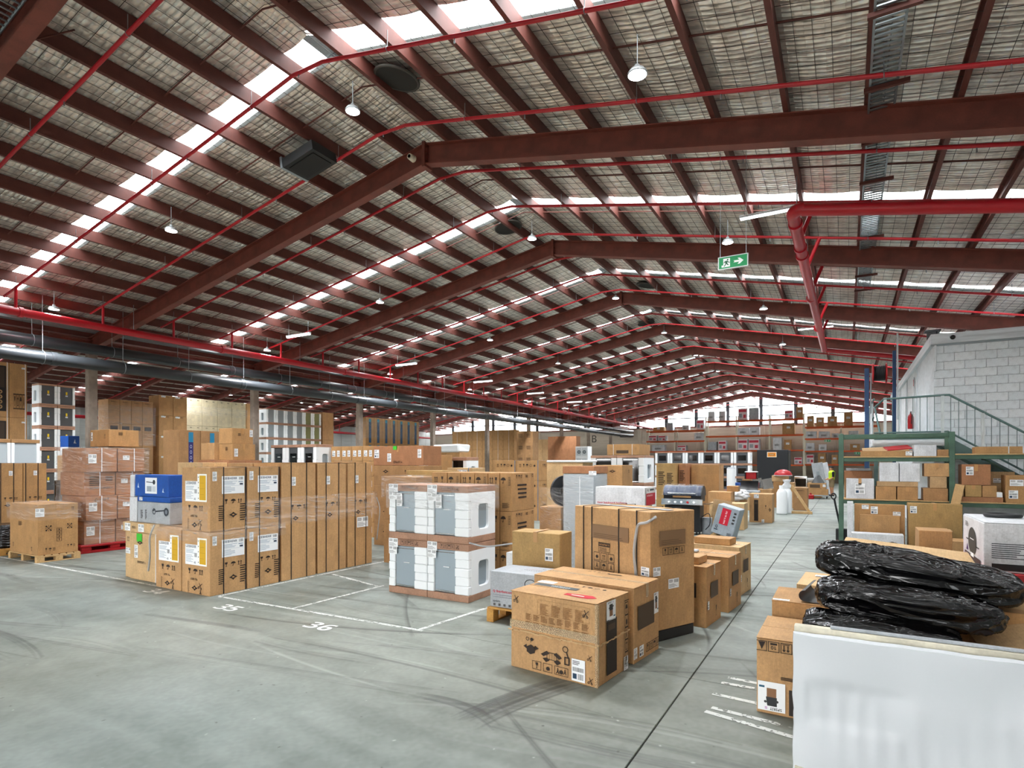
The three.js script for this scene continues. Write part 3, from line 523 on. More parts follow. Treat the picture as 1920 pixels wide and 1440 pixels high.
slope(ceiling2, [RIDGE2, ...lineUp(-35.6, -1.03, 13, WEST)], false);
part('ridge_cap', sweep(profile([[-0.16, -0.04], [0, 0.04], [0.16, -0.04], [0.16, -0.01], [0, 0.07], [-0.16, -0.01]]), V3(RIDGE, 8.93, -NEAR), V3(RIDGE, 8.93, -FAR), V3(1, 0, 0)), sheetMat, ceiling);
part('ridge_cap', sweep(profile([[-0.16, -0.04], [0, 0.04], [0.16, -0.04], [0.16, -0.01], [0, 0.07], [-0.16, -0.01]]), V3(RIDGE2, 8.93, -NEAR), V3(RIDGE2, 8.93, -FAR), V3(1, 0, 0)), sheetMat, ceiling2);
part('valley_gutter', bx(VALLEY - 0.35, VALLEY + 0.35, 6.2, 6.42, NEAR, FAR), sheetMat, ceiling);

// ------------------------------------------------------------ portal frames and columns
const RAFTER = I_BEAM(0.1, 0.42, 0.02, 0.008);
FRAMES.forEach((d, k) => {
  const f = struct('portal_frame' + (k ? '_' + String(k).padStart(3, '0') : ''), 'red-brown steel roof frame of the near hall, ' + (k ? (k === 1 ? 'just before the hanging exit sign' : ['first', 'second', 'third', 'fourth', 'fifth', 'sixth', 'seventh', 'eighth'][k - 2] + ' beyond the hanging exit sign') : 'the one overhead with the cable tray'), 'roof frame'); f.userData.group = 'portal frames of the near hall';
  const low = (x) => roofY(x) - 0.29 - 0.42;
  part('rafter', sweep(RAFTER, W(VALLEY, low(VALLEY), d), W(RIDGE + 0.04, low(RIDGE), d), V3(0, 0, 1)), MAT.rust, f);
  part('rafter', sweep(RAFTER, W(RIDGE - 0.04, low(RIDGE), d), W(EAST, low(EAST), d), V3(0, 0, 1)), MAT.rust, f);
  part('apex_plate', bx(RIDGE - 0.035, RIDGE + 0.035, low(RIDGE) - 0.07, low(RIDGE) + 0.44, d - 0.13, d + 0.13), MAT.rust, f);
  const b = []; for (const s of [-1, 1]) for (let i = 0; i < 3; i++) b.push(new THREE.CylinderGeometry(0.018, 0.018, 0.1, 6).rotateZ(PI / 2).translate(RIDGE, low(RIDGE) + 0.06 + i * 0.14, -d + s * 0.07)); part('bolts', merge(b), MAT.purlin, f);
  for (const s of [-1, 1]) for (const off of [2.2, 5.5, 8.8]) { const x = RIDGE + s * off, y = low(x); part('fly_brace', tube([W(x, y + 0.02, d + 0.06), W(x + 0.05, roofY(x) - 0.2, d + 0.6)], 0.012, 5), MAT.purlin, f); }
  const f2 = struct('portal_frame_' + String(20 + k).padStart(3, '0'), 'red-brown steel portal frame rafters beyond the concrete columns', 'roof frame'); f2.userData.group = 'portal frames of the hall beyond the columns';
  part('rafter', sweep(RAFTER, W(VALLEY, low(VALLEY - 0.01), d), W(RIDGE2 - 0.04, low(RIDGE2), d), V3(0, 0, 1)), MAT.rust, f2);
  part('rafter', sweep(RAFTER, W(RIDGE2 + 0.04, low(RIDGE2), d), W(WEST, low(WEST), d), V3(0, 0, 1)), MAT.rust, f2);
  const c = struct('column' + (k ? '_' + String(k).padStart(3, '0') : ''), 'tan concrete column under the roof valley', 'column'); c.userData.group = 'concrete columns';
  part('shaft', cbox(0.24, 5.55, 0.27, 0.02), MAT.concreteColumn, c).position.set(VALLEY, 0, -d);
  part('head_plate', cbox(0.34, 0.06, 0.36, 0.005), MAT.rust, c).position.set(VALLEY, 5.55, -d);
});
const beam = struct('beam', 'red-brown steel beam running along the tops of the concrete columns', 'beam');
part('valley_beam', sweep(I_BEAM(0.12, 0.36, 0.02, 0.01), V3(VALLEY, 5.6, -NEAR), V3(VALLEY, 5.6, -FAR), V3(1, 0, 0)), MAT.rust, beam);
const post = struct('column_020', 'dark grey round steel column rising behind the white office block', 'column');
part('shaft', new THREE.CylinderGeometry(0.14, 0.14, 6.0, 20).translate(2.28, 3.0, -21.75), flat(0x4a4d50, 0.5), post);
part('cap_plate', bx(2.08, 2.48, 5.98, 6.02, 21.55, 21.95), flat(0x4a4d50, 0.5), post);

// ------------------------------------------------------------ walls
const wallBeige = paint(0xb9ae9e, 0.9), wallWhite = paint(0xd5d9d8, 0.8), glassDark = flat(0x3a3f44, 0.5, 0.3);
const wallFar = struct('wall_far', 'beige brick end wall with translucent glazing under the roof slopes', 'wall');
part('brickwork', bx(WEST, EAST, 0, 5.72, FAR, FAR + 0.3), wallBeige, wallFar);
part('capping', bx(WEST, EAST, 5.72, 5.86, FAR - 0.05, FAR + 0.3), MAT.rust, wallFar);
for (let x = WEST + 3; x < EAST - 1; x += 6.4) part('pilaster', bx(x, x + 0.42, 0, 5.72, FAR - 0.12, FAR), wallBeige, wallFar);
const mull = []; for (let k = -13; k <= 4; k++) mull.push(RIDGE + 3.2 * k);
for (let i = 0; i < mull.length; i++) {
  const x = mull[i], top = roofY(x);
  if (top > 6) part('mullion', bx(x - 0.17, x + 0.17, 5.8, top, FAR - 0.08, FAR + 0.14), glassDark, wallFar);
  const x1 = mull[i + 1] ?? EAST; const pts = [[x, 5.86], [x1, 5.86], [x1, roofY(x1) + 0.06]];
  for (const rx of [RIDGE, VALLEY, RIDGE2]) if (x < rx - 0.01 && rx + 0.01 < x1) pts.push([rx, roofY(rx) + 0.06]);
  pts.push([x, roofY(x) + 0.06]);
  const g = new THREE.ShapeGeometry(profile(pts)); part('window_pane', g, pane, wallFar).position.set(0, 0, -(FAR + 0.07));
}
for (const [y, c] of [[6.7, RIDGE], [7.7, RIDGE], [6.7, RIDGE2], [7.7, RIDGE2]]) { const hw = (8.8 - y) / 0.197; part('girt', bx(Math.max(WEST, c - hw), Math.min(EAST, c + hw), y, y + 0.12, FAR - 0.02, FAR + 0.06), MAT.galv, wallFar); }
const wl = struct('wall_left', 'pale ribbed wall on the far side of the hall beyond the columns', 'wall');
part('cladding', bx(WEST - 0.25, WEST, 0, 6.3, NEAR, FAR), wallWhite, wl);
for (let d = -6; d < FAR; d += 1.5) part('rib', bx(WEST, WEST + 0.04, 0.3, 6.0, d, d + 0.05), wallWhite, wl);
const wr = struct('wall_right', 'pale side wall of the near hall behind the office block', 'wall'); part('cladding', bx(EAST, EAST + 0.25, 0, 6.1, NEAR, FAR), wallWhite, wr);
const wb = struct('wall_back', 'pale end wall of the hall', 'wall');
{ const holes = [[-17.5, -11.5], [-6.5, -0.5]]; let x = WEST; for (const [p, q] of holes) { part('cladding', bx(x, p, 0, 6.2, NEAR - 0.25, NEAR), wallWhite, wb); part('door_lintel', bx(p, q, 3.9, 6.2, NEAR - 0.25, NEAR), wallWhite, wb); x = q; } part('cladding', bx(x, EAST, 0, 6.2, NEAR - 0.25, NEAR), wallWhite, wb); }
const yard = struct('ground_outside', 'concrete loading yard outside the open roller doors', 'ground'); part('yard_slab', bx(WEST - 20, EAST + 20, -0.3, -0.03, NEAR - 40, NEAR - 0.25), paint(0x8d8f8b, 0.9), yard);
for (const c of [RIDGE, RIDGE2]) { const hw = c === RIDGE ? 14 : 13.8; const g = new THREE.ExtrudeGeometry(profile([[c - hw, 6.2], [c + hw, 6.2], [c, 8.95]]), { depth: 0.25, bevelEnabled: false }); part('gable', g, wallWhite, wb).position.z = -NEAR; }
{ const s = solo('wall_sign', printed('letterB', 0.9, 1.15), printMat, 'black letter B painted on the beige end wall', 'sign'); s.position.set(-25.6, 4.77, -(FAR - 0.01)); }

// ------------------------------------------------------------ pipes under the roof
const ORD = ['first', 'second', 'third', 'fourth', 'fifth', 'sixth', 'seventh', 'eighth', 'ninth', 'tenth'];
const bayName = (d) => { const b = Math.floor((d - 9.48) / 6); return b < 0 ? 'in front of the exit sign' : b === 0 ? 'of the hanging exit sign' : `${ORD[b - 1]} beyond the hanging exit sign`; };
const HEAD = new THREE.CylinderGeometry(0.008, 0.012, 0.08, 6), HANG = merge([new THREE.CylinderGeometry(0.006, 0.006, 0.28, 5).translate(0, 0.14, 0), new THREE.TorusGeometry(0.034, 0.006, 4, 10).rotateY(PI / 2)]);
for (let k = 0; k < 30; k++) {
  const d = 4.42 + 1.985 * k, y = (x) => roofY(x) - 0.46;
  const o = thing('sprinkler_pipe', 'thin red sprinkler branch pipe in the roof bay ' + bayName(d), 'pipe', 0, 0, 0, 0, 'sprinkler branch pipes of the near hall');
  part('branch_pipe', tube([W(-18.9, y(-18.9), d), W(RIDGE - 0.35, y(RIDGE - 0.35), d), W(RIDGE + 0.35, y(RIDGE + 0.35), d), W(EAST - 0.3, y(EAST - 0.3), d)], 0.03, k < 8 ? 10 : 6), MAT.red_pipe, o);
  part('drop_pipe', tube([W(-18.2, y(-18.2), d), W(-18.2, 5.85 - 0.003 * d, d)], 0.035, 8), MAT.red_pipe, o);
  if (k < 12) {
    for (let x = -17; x < 6; x += 3.1) { part('sprinkler_head', HEAD, MAT.galv, o).position.set(x, y(x) - 0.06, -d); part('hanger', HANG, MAT.rod, o).position.set(x - 1.2, y(x - 1.2), -d); }
  }
}
for (let k = 0; k < 15; k++) {
  const d = 5.4 + 3.97 * k, y = (x) => roofY(x) - 0.46;
  const o = thing('sprinkler_pipe', 'thin red sprinkler branch pipe beyond the concrete columns', 'pipe', 0, 0, 0, 0, 'sprinkler branch pipes beyond the columns');
  part('branch_pipe', tube([W(VALLEY - 0.8, y(VALLEY - 0.8), d), W(RIDGE2, y(RIDGE2), d), W(WEST + 0.5, y(WEST + 0.5), d)], 0.035, 6), MAT.red_pipe, o);
  for (let x = -24; x > -48; x -= 5) part('hanger', HANG, MAT.rod, o).position.set(x, y(x), -d);
  part('drop_pipe', tube([W(WEST + 1.2, y(WEST + 1.2), d), W(WEST + 1.2, 5.25, d)], 0.04, 6), MAT.red_pipe, o);
}
const mainY = (d) => 5.84 - 0.003 * d;
{
  const o = thing('sprinkler_main', 'long thick red sprinkler main pipe running level above the black pipes', 'pipe');
  part('pipe_run', tube([W(-18.2, mainY(-8), -8), W(-18.2, mainY(62.5), 62.5)], 0.105, 20), MAT.red_pipe, o);
  for (let d = 1; d < 62; d += 5.5) part('coupling', new THREE.CylinderGeometry(0.13, 0.13, 0.09, 16).rotateX(PI / 2).translate(-18.2, mainY(d), -d), MAT.red_pipe, o);
  for (let d = 3.2; d < 62; d += 6) part('hanger_rod', tube([W(-18.2, mainY(d), d), W(-18.2, roofY(-18.2) - 0.25, d)], 0.008, 5), MAT.rod, o);
  const far = solo('sprinkler_main', tube([W(WEST + 1.2, 5.35, -6), W(WEST + 1.2, 5.2, 62)], 0.12, 12), MAT.red_pipe, 'thick red sprinkler main pipe along the pale ribbed wall', 'pipe');
}
for (const [x, y0, r, end, l] of [[-19.2, 4.92, 0.175, 57, 'lower of two thick black drain pipes slung beside the concrete columns'], [-19.85, 5.47, 0.165, 59, 'upper of two thick black drain pipes slung beside the concrete columns']]) {
  const y = (d) => y0 - 0.0035 * d, o = thing('drain_pipe', l, 'pipe');
  part('pipe_run', tube([W(x, y(-8), -8), W(x, y(end), end), W(x, y(end) + 0.05, end + 1.2), W(x - 1.4, y(end) + 0.1, end + 1.6)], r, 24), MAT.blackPipe, o);
  for (let d = -4; d < end; d += 5.8) part('pipe_joint', new THREE.CylinderGeometry(r + 0.014, r + 0.014, 0.16, 24).rotateX(PI / 2).translate(x, y(d), -d), MAT.blackPipe, o);
  for (let d = 1.2; d < end; d += 2.05) part('hanger_rod', merge([tube([W(x, y(d) + r, d), W(x, roofY(x) - 0.1, d)], 0.009, 5), new THREE.TorusGeometry(r + 0.006, 0.008, 5, 20).translate(x, y(d), -d)]), MAT.rod, o);
}
{
  const o = thing('riser_pipe', 'thick red fire main bending along the roof towards the white office', 'pipe');
  part('pipe_run', tube([W(6.2, 4.84, 10.7), W(-0.62, 6.18, 10.7)], 0.1, 20), MAT.red_pipe, o);
  part('elbow', new THREE.TubeGeometry(new THREE.QuadraticBezierCurve3(W(-0.6, 6.2, 10.7), W(-0.78, 6.2, 10.7), W(-0.78, 6.2, 10.9)), 10, 0.105, 18), MAT.red_pipe, o);
  part('pipe_run', tube([W(-0.78, 6.2, 10.88), W(-0.7, 6.17, 24.4)], 0.1, 20), MAT.red_pipe, o);
  part('pipe_run', tube([W(-0.7, 6.17, 24.4), W(3.6, 5.32, 24.4)], 0.08, 16), MAT.red_pipe, o);
  for (const d of [11.3, 12.6, 13.1, 16.6, 20.4]) part('coupling', new THREE.CylinderGeometry(0.118, 0.118, 0.1, 20).rotateX(PI / 2).translate(-0.77, 6.19, -d), MAT.red_pipe, o);
  for (const d of [12.35, 14.34, 16.32, 18.3, 20.3, 22.28]) part('drop_pipe', tube([W(-0.77, 6.25, d), W(-0.5, roofY(-0.5) - 0.46, d)], 0.04, 10), MAT.red_pipe, o);
  for (const d of [11.6, 15, 19, 23]) part('hanger_rod', tube([W(-0.77, 6.2, d), W(-0.77, roofY(-0.77) - 0.1, d)], 0.008, 5), MAT.rod, o);
}
// ladder trays, conduits
{
  const o = thing('cable_tray', 'galvanised ladder cable tray fixed along a roof purlin beside the fire main', 'cable tray'), y = roofY(0.42) - 0.33;
  for (const x of [0.27, 0.57]) part('side_rail', bx(x - 0.012, x + 0.012, y, y + 0.06, 2, 19), MAT.galv, o);
  const g = []; for (let d = 2; d < 19; d += 0.1) g.push(bx(0.27, 0.57, y + 0.01, y + 0.025, d, d + 0.035)); part('rungs', merge(g), MAT.galv, o).userData.kind = 'stuff';
  for (let d = 3; d < 19; d += 1.45) part('support_bracket', bx(0.2, 0.7, y - 0.05, y, d, d + 0.05), MAT.purlin, o);
  const p = thing('cable_tray', 'pale ladder cable tray carried on the rafter of the frame overhead', 'cable tray'), yy = (x) => roofY(x) - 0.5, gg = [];
  for (let x = -17; x < -8.2; x += 0.1) gg.push(bx(x, x + 0.03, yy(x), yy(x) + 0.015, 3.1, 3.36));
  part('rungs', merge(gg), MAT.galv, p).userData.kind = 'stuff';
  for (const d of [3.1, 3.36]) part('side_rail', tube([W(-17, yy(-17) + 0.01, d), W(-8.2, yy(-8.2) + 0.01, d)], 0.018, 5), MAT.galv, p);
}
// ------------------------------------------------------------ high bay lamps
const lens = new THREE.MeshStandardMaterial({ color: 0xffffff, emissive: 0xf4faff, emissiveIntensity: 14 });
const housing = flat(0xb9bec1, 0.4, 0.6);
const lampGeo = new THREE.LatheGeometry([[0.0, 0.2], [0.05, 0.2], [0.06, 0.13], [0.15, 0.1], [0.2, 0.03], [0.2, 0], [0.18, 0]].map(([x, y]) => new THREE.Vector2(x, y)), 20);
const lensGeo = new THREE.CircleGeometry(0.185, 14).rotateX(PI / 2).translate(0, -0.006, 0), rodGeo = new THREE.CylinderGeometry(0.011, 0.011, 0.64, 5).translate(0, 0.5, 0);
function highBay(x, d, label, group, lit = true) {
  const y = roofY(x) - 0.75, o = thing('high_bay_lamp', label, 'lamp', x, y, d, 0, group); o.scale.setScalar(0.64);
  part('hanging_rod', rodGeo, MAT.rod, o); part('lamp_housing', lampGeo, housing, o); part('lamp_lens', lensGeo, lens, o);
  if (lit) { const l = new THREE.SpotLight(0xf6faff, LAMP_POWER, 0, 1.2, 0.6); l.name = 'lamp_light'; l.position.set(x, y - 0.03, -d); l.target.position.set(x, 0, -d); l.shadow.radius = 9; l.castShadow = true; scene.add(l, l.target); }
}
for (let k = 0; k < 9; k++) for (const x of [-18.4, -12.9, -7.4, -2.34]) highBay(x, 7.3 + 6.6 * k, 'round white high bay lamp hanging ' + { '-18.4': 'above the red main pipe', '-12.9': 'between the roof ridge and the red main pipe', '-7.4': 'under the roof ridge', '-2.34': 'between the roof ridge and the office side' }[x], 'high bay lamps of the near hall', k < 7);
for (let k = 0; k < 7; k++) for (const x of [-24.6, -30, -40.5]) highBay(x, 7.6 + 6.6 * k, 'round white high bay lamp in the partly added rows beyond the columns, ' + { '-24.6': 'row beside the columns', '-30': 'middle row', '-40.5': 'row towards the ribbed wall' }[x], 'high bay lamps beyond the columns', k < 6);  // extra lamps and rows are added here to brighten the hall beyond the columns
// batten tubes beside the skylights
const tubeLens = new THREE.MeshStandardMaterial({ color: 0xffffff, emissive: 0xf4faff, emissiveIntensity: 6 });
for (const [x, d, al] of [[-1.35, 13.0, 0], [-1.0, 24.6, 0], [-16.6, 13.8, 1], [-17, 20, 1], [-17, 26.3, 1], [-17, 32.4, 1], [-17, 38.5, 1]]) {
  const y = roofY(x) - (al ? 0.75 : 0.42), o = thing('batten_light', al ? 'slim white batten light hung above the red main pipe' : 'slim white batten light fixed near a roof skylight', 'lamp', x, y, d, 0, al ? 'batten lights above the red main' : 'batten lights near the skylights');
  part('batten_body', cb(1.2, 0.05, 0.09, 0, 0.03, 0), MAT.whitePaint, o); part('lamp_tube', cb(1.16, 0.03, 0.07, 0, -0.01, 0), tubeLens, o);
  for (const s of [-0.5, 0.5]) part('hanger', lb(0.01, 0.4, 0.01, s, 0.25, 0), MAT.rod, o);
}
// vents and cooler openings in the roof
for (const [x, d, l] of [[-6.62, 7.55, 'dark oval ventilator grille in the roof beside the ridge lamp'], [-8.2, 14.0, 'dark oval ventilator grille in the roof by the second skylight row'], [-8.2, 26.9, 'dark oval ventilator grille in the roof further along the ridge'], [-6.3, 20.8, 'dark oval ventilator grille on the slope towards the office']]) {
  const o = thing('roof_ventilator', l, 'vent', x, roofY(x) - 0.13, d); o.rotation.z = x > RIDGE ? -0.207 : 0.181;
  part('ventilator_grille', new THREE.CylinderGeometry(0.36, 0.36, 0.03, 28), flat(0x22221f, 0.8), o); part('ventilator_rim', new THREE.TorusGeometry(0.37, 0.025, 8, 28).rotateX(PI / 2), flat(0x4a4742, 0.6, 0.3), o);
}
{
  const o = thing('cooler_duct', 'dark square cooler duct opening between the purlins below the roof', 'duct', -9.35, roofY(-9.35) - 0.44, 8.05); o.rotation.z = 0.18;
  part('duct_box', cb(0.86, 0.2, 0.62, 0, 0, 0), flat(0x191b1d, 0.6), o); part('duct_mouth', cb(0.7, 0.02, 0.46, 0, -0.105, 0), flat(0x121415, 0.7), o); part('duct_flange', cb(0.06, 0.24, 0.66, -0.46, 0.02, 0), MAT.galv, o);
}
{
  const o = thing('exit_sign', 'green hanging exit sign with running figure and white arrow', 'sign', -1.6, 5.17, 10.0);
  part('sign_panel', cb(0.47, 0.215, 0.03, 0, 0.107, 0), MAT.whitePaint, o); stick(o, [0.47, 0.215, 0.03], 'exit', 'f', 0.5, 0.5, 0.46, 0.205);
  for (const s of [-0.2, 0.2]) part('hanging_wire', lb(0.006, 2.2, 0.006, s, 1.3, 0), MAT.rod, o);
}
{
  const o = thing('security_camera', 'small pale security camera fixed below the apex of the first frame', 'camera', -7.72, roofY(RIDGE) - 0.6, 9.25);
  part('camera_body', new THREE.CylinderGeometry(0.06, 0.07, 0.14, 14).rotateX(PI / 2), MAT.cream, o); part('camera_lens', new THREE.CylinderGeometry(0.035, 0.035, 0.02, 12).rotateX(PI / 2).translate(0, 0, 0.075), MAT.blackGlass, o);
}

// ------------------------------------------------------------ white office block with landing and stair
const OX = 1.84, OD = 17.3, OTOP = 4.86;
{
  const o = struct('wall_office', 'white painted block wall of the two storey office inside the hall', 'wall');
  part('core', bx(OX + 0.02, EAST, 0, OTOP, OD + 0.02, 32), MAT.whitePaint, o);
  const bw = 0.4, bh = 0.2, vs = [0, 1, 2].map((k) => cbox(bw - 0.004, bh - 0.004, 0.05, 0.004, 0.001)), whites = [MAT.whitePaint, paint(0xe9f0f4, 0.62), paint(0xf0f5f8, 0.6)];
  for (let r = 0; r < 24; r++) for (let c = -1; c < 11; c++) {
    const x0 = OX + (c + (r % 2) * 0.5) * bw, y0 = r * bh + 0.03; if (x0 < OX - 0.01 || x0 + bw > EAST || y0 < 1.0) continue;
    const m = part('block', vs[(r * 5 + c * 3 + 9) % 3], whites[(r * 7 + c * 2 + 5) % 3], o); m.position.set(x0 + bw / 2, y0, -OD + rr(-0.002, 0.002));
  }
  for (let r = 1; r < 24; r += 2) { const y0 = r * bh + 0.03; if (y0 >= 1) part('block', cbox(0.192, 0.193, 0.05, 0.006), MAT.whitePaint, o).position.set(OX + 0.1, y0, -OD); }
  part('coping', bx(OX - 0.06, EAST, OTOP, OTOP + 0.24, OD - 0.08, OD + 0.3), MAT.whitePaint, o);
  part('coping', bx(OX - 0.06, OX + 0.3, OTOP, OTOP + 0.24, OD + 0.3, 32), MAT.whitePaint, o);
  part('flashing', bx(OX - 0.05, EAST, OTOP - 0.05, OTOP, OD - 0.06, OD), MAT.galv, o);
  for (const d of [21.2, 24.4, 27.2]) part('cover_strip', bx(OX - 0.01, OX + 0.03, 2.6, OTOP, d, d + 0.05), MAT.whitePaint, o);
  part('conduit', tube([W(OX + 0.03, OTOP - 0.03, OD - 0.05), W(OX + 0.03, 4.2, OD - 0.05)], 0.025, 8), MAT.whitePaint, o);
  const cam = thing('security_camera', 'white dome camera on the coping of the white office block', 'camera', 2.2, OTOP + 0.14, OD - 0.1);
  part('camera_base', new THREE.CylinderGeometry(0.06, 0.06, 0.05, 14).rotateX(PI / 2), MAT.whitePaint, cam); part('camera_dome', new THREE.SphereGeometry(0.055, 14, 10).translate(0, -0.02, 0.03), MAT.blackGlass, cam);
  const e = thing('fire_extinguisher', 'red fire extinguisher hung on the white side wall above the landing', 'extinguisher', OX - 0.09, 3.05, 21.9);
  part('cylinder_body', new THREE.LatheGeometry([[0, 0], [0.075, 0], [0.08, 0.02], [0.08, 0.36], [0.06, 0.43], [0.025, 0.46], [0.025, 0.5], [0, 0.5]].map(([a, b]) => new THREE.Vector2(a, b)), 18), MAT.redPlastic, e);
  part('valve_handle', lb(0.03, 0.03, 0.14, 0, 0.52, 0.03), MAT.blackPlastic, e); part('hose', tube([V3(0, 0.5, 0.04), V3(0.02, 0.42, 0.11), V3(0.01, 0.15, 0.1)], 0.012, 6, true), MAT.blackPlastic, e);
  stick(e, [0.165, 0.5, 0.16], 'extsign', 'l', 0.5, 0.5, 0.08, 0.12); part('bracket_strip', bx(-0.005, 0.005, 0.5, 1.6, -0.04, 0.04).translate(0.085, 0, 0), MAT.galv, e);
  const sg = solo('extinguisher_sign', printed('extsign', 0.2, 0.22), printMat, 'red and white extinguisher sign above the hung extinguisher', 'sign'); sg.rotation.y = -PI / 2; sg.position.set(OX - 0.02, 4.48, -21.9);
}
{
  const o = thing('stair_landing', 'grey-green steel landing and stair against the white office wall', 'stairs'), y = 2.58, X0 = 0.58, X1 = 1.9, D0 = 16.3, D1 = 22.6;
  part('landing_plate', bx(X0, OX - 0.01, y - 0.05, y, D0, D1), MAT.railGreen, o); part('landing_plate', bx(OX - 0.01, X1 + 0.05, y - 0.05, y, D0, OD - 0.1), MAT.railGreen, o);
  part('edge_channel', bx(X0 - 0.03, X1 + 0.05, y - 0.2, y - 0.05, D0 - 0.03, D0 + 0.03), MAT.whitePaint, o); part('edge_channel', bx(X0 - 0.05, X0, y - 0.2, y + 0.02, D0, D1), MAT.whitePaint, o);
  part('soffit', bx(X0 + 0.02, OX - 0.02, y - 0.2, y - 0.18, D0 + 0.03, D1), MAT.whitePaint, o);
  const sl = -0.68, xe = 5.0, ye = (x) => y + sl * (x - X1);
  for (const d of [D0, D0 + 0.85]) part('stringer', sweep(profile([[-0.02, -0.14], [0.02, -0.14], [0.02, 0.1], [-0.02, 0.1]]), W(X1, y - 0.05, d), W(xe, ye(xe) - 0.05, d), V3(0, 0, 1)), MAT.railGreen, o);
  for (let k = 0; k < 12; k++) { const x = X1 + 0.1 + k * 0.27; part('tread', bx(x, x + 0.25, ye(x) - 0.14, ye(x) - 0.11, D0 + 0.02, D0 + 0.83), MAT.railGreen, o); }
  const R = 0.021, top = 0.95, rail = (p, r = R) => part('handrail', tube(p, r, 10), MAT.railGreen, o);
  rail([W(X0 + 0.12, y + 0.1, D0), W(X0 + 0.02, y + 0.75, D0 + 0.25), W(X0 + 0.2, y + top - 0.03, D0), W(X1, y + top, D0), W(X1 + 0.12, y + top, D0), W(xe, ye(xe) + top + 0.08, D0)], 0.024);
  rail([W(X0, y + 0.12, D0), W(X1 + 0.1, y + 0.12, D0), W(xe, ye(xe) + 0.2, D0)]); rail([W(X0, y + top, D1), W(X0, y + top, D0 + 0.2)]); rail([W(X0, y + 0.5, D1), W(X0, y + 0.5, D0 + 0.2)]);
  for (const x of [X0 + 0.22, X1]) part('rail_post', bx(x - 0.03, x + 0.03, y, y + top, D0 - 0.02, D0 + 0.02), MAT.railWhite, o);
  for (let k = 1; k < 6; k++) { const x = X1 + k * 0.72; part('rail_post', bx(x - 0.03, x + 0.03, ye(x) - 0.05, ye(x) + top + 0.05, D0 - 0.02, D0 + 0.02), MAT.railWhite, o); }
  for (const d of [17.5, 19, 20.5, 22.4]) part('rail_post', bx(X0 - 0.025, X0 + 0.025, y, y + top, d, d + 0.05), MAT.railWhite, o);
  for (let x = X0 + 0.36; x < X1 - 0.05; x += 0.135) part('baluster', bx(x - 0.006, x + 0.006, y + 0.12, y + top, D0 - 0.006, D0 + 0.006), MAT.railGreen, o);
  for (let x = X1 + 0.15; x < xe; x += 0.144) part('baluster', bx(x - 0.006, x + 0.006, ye(x) + 0.19, ye(x) + top + 0.07, D0 - 0.006, D0 + 0.006), MAT.railGreen, o);
  part('end_plate', bx(X0 - 0.06, X0 - 0.04, y - 0.1, y + 0.6, D0 + 0.1, D0 + 0.9), MAT.whitePaint, o);
  for (const [x, d] of [[X0 + 0.05, D1 - 0.2], [X0 + 0.05, D0 + 0.3], [4.6, D0 + 0.4]]) part('support_leg', bx(x - 0.04, x + 0.04, 0, Math.min(y - 0.2, ye(Math.max(x, X1)) - 0.22), d - 0.04, d + 0.04), MAT.railGreen, o);
  const p = thing('hose_reel', 'fire hose reel of black hose between red discs on a blue post', 'hose reel', 0.45, 0, 17.05);
  part('post', cbox(0.1, 4.36, 0.1, 0.006), MAT.blueSteel, p);
  const c = new THREE.CylinderGeometry(0.17, 0.17, 0.24, 28).rotateZ(PI / 2).translate(0.27, 4.22, 0); part('hose_coil', c, MAT.blackPlastic, p);
  for (let k = 0; k < 8; k++) part('hose_turn', new THREE.TorusGeometry(0.175, 0.016, 8, 28).rotateY(PI / 2).translate(0.165 + k * 0.03, 4.22, 0), MAT.blackPlastic, p);
  for (const x of [0.13, 0.41]) part('reel_disc', new THREE.CylinderGeometry(0.25, 0.25, 0.03, 30).rotateZ(PI / 2).translate(x, 4.22, 0), MAT.redPlastic, p);
  part('axle', lb(0.46, 0.03, 0.03, 0.2, 4.22, 0), MAT.galv, p); part('supply_pipe', tube([V3(0.09, 4.2, 0.06), V3(0.08, 3.6, 0.07), V3(0.08, 2.7, 0.07)], 0.016, 8), MAT.galv, p);
  const q = thing('steel_post', 'slim blue steel post with white bracket behind the landing rail', 'post', 1.12, 0, 18.6); part('post', cbox(0.08, 5.0, 0.08, 0.005), MAT.blueSteel, q); part('bracket_arm', lb(0.04, 2.3, 0.03, 0.07, 4.3, 0.03), MAT.whitePaint, q);
}

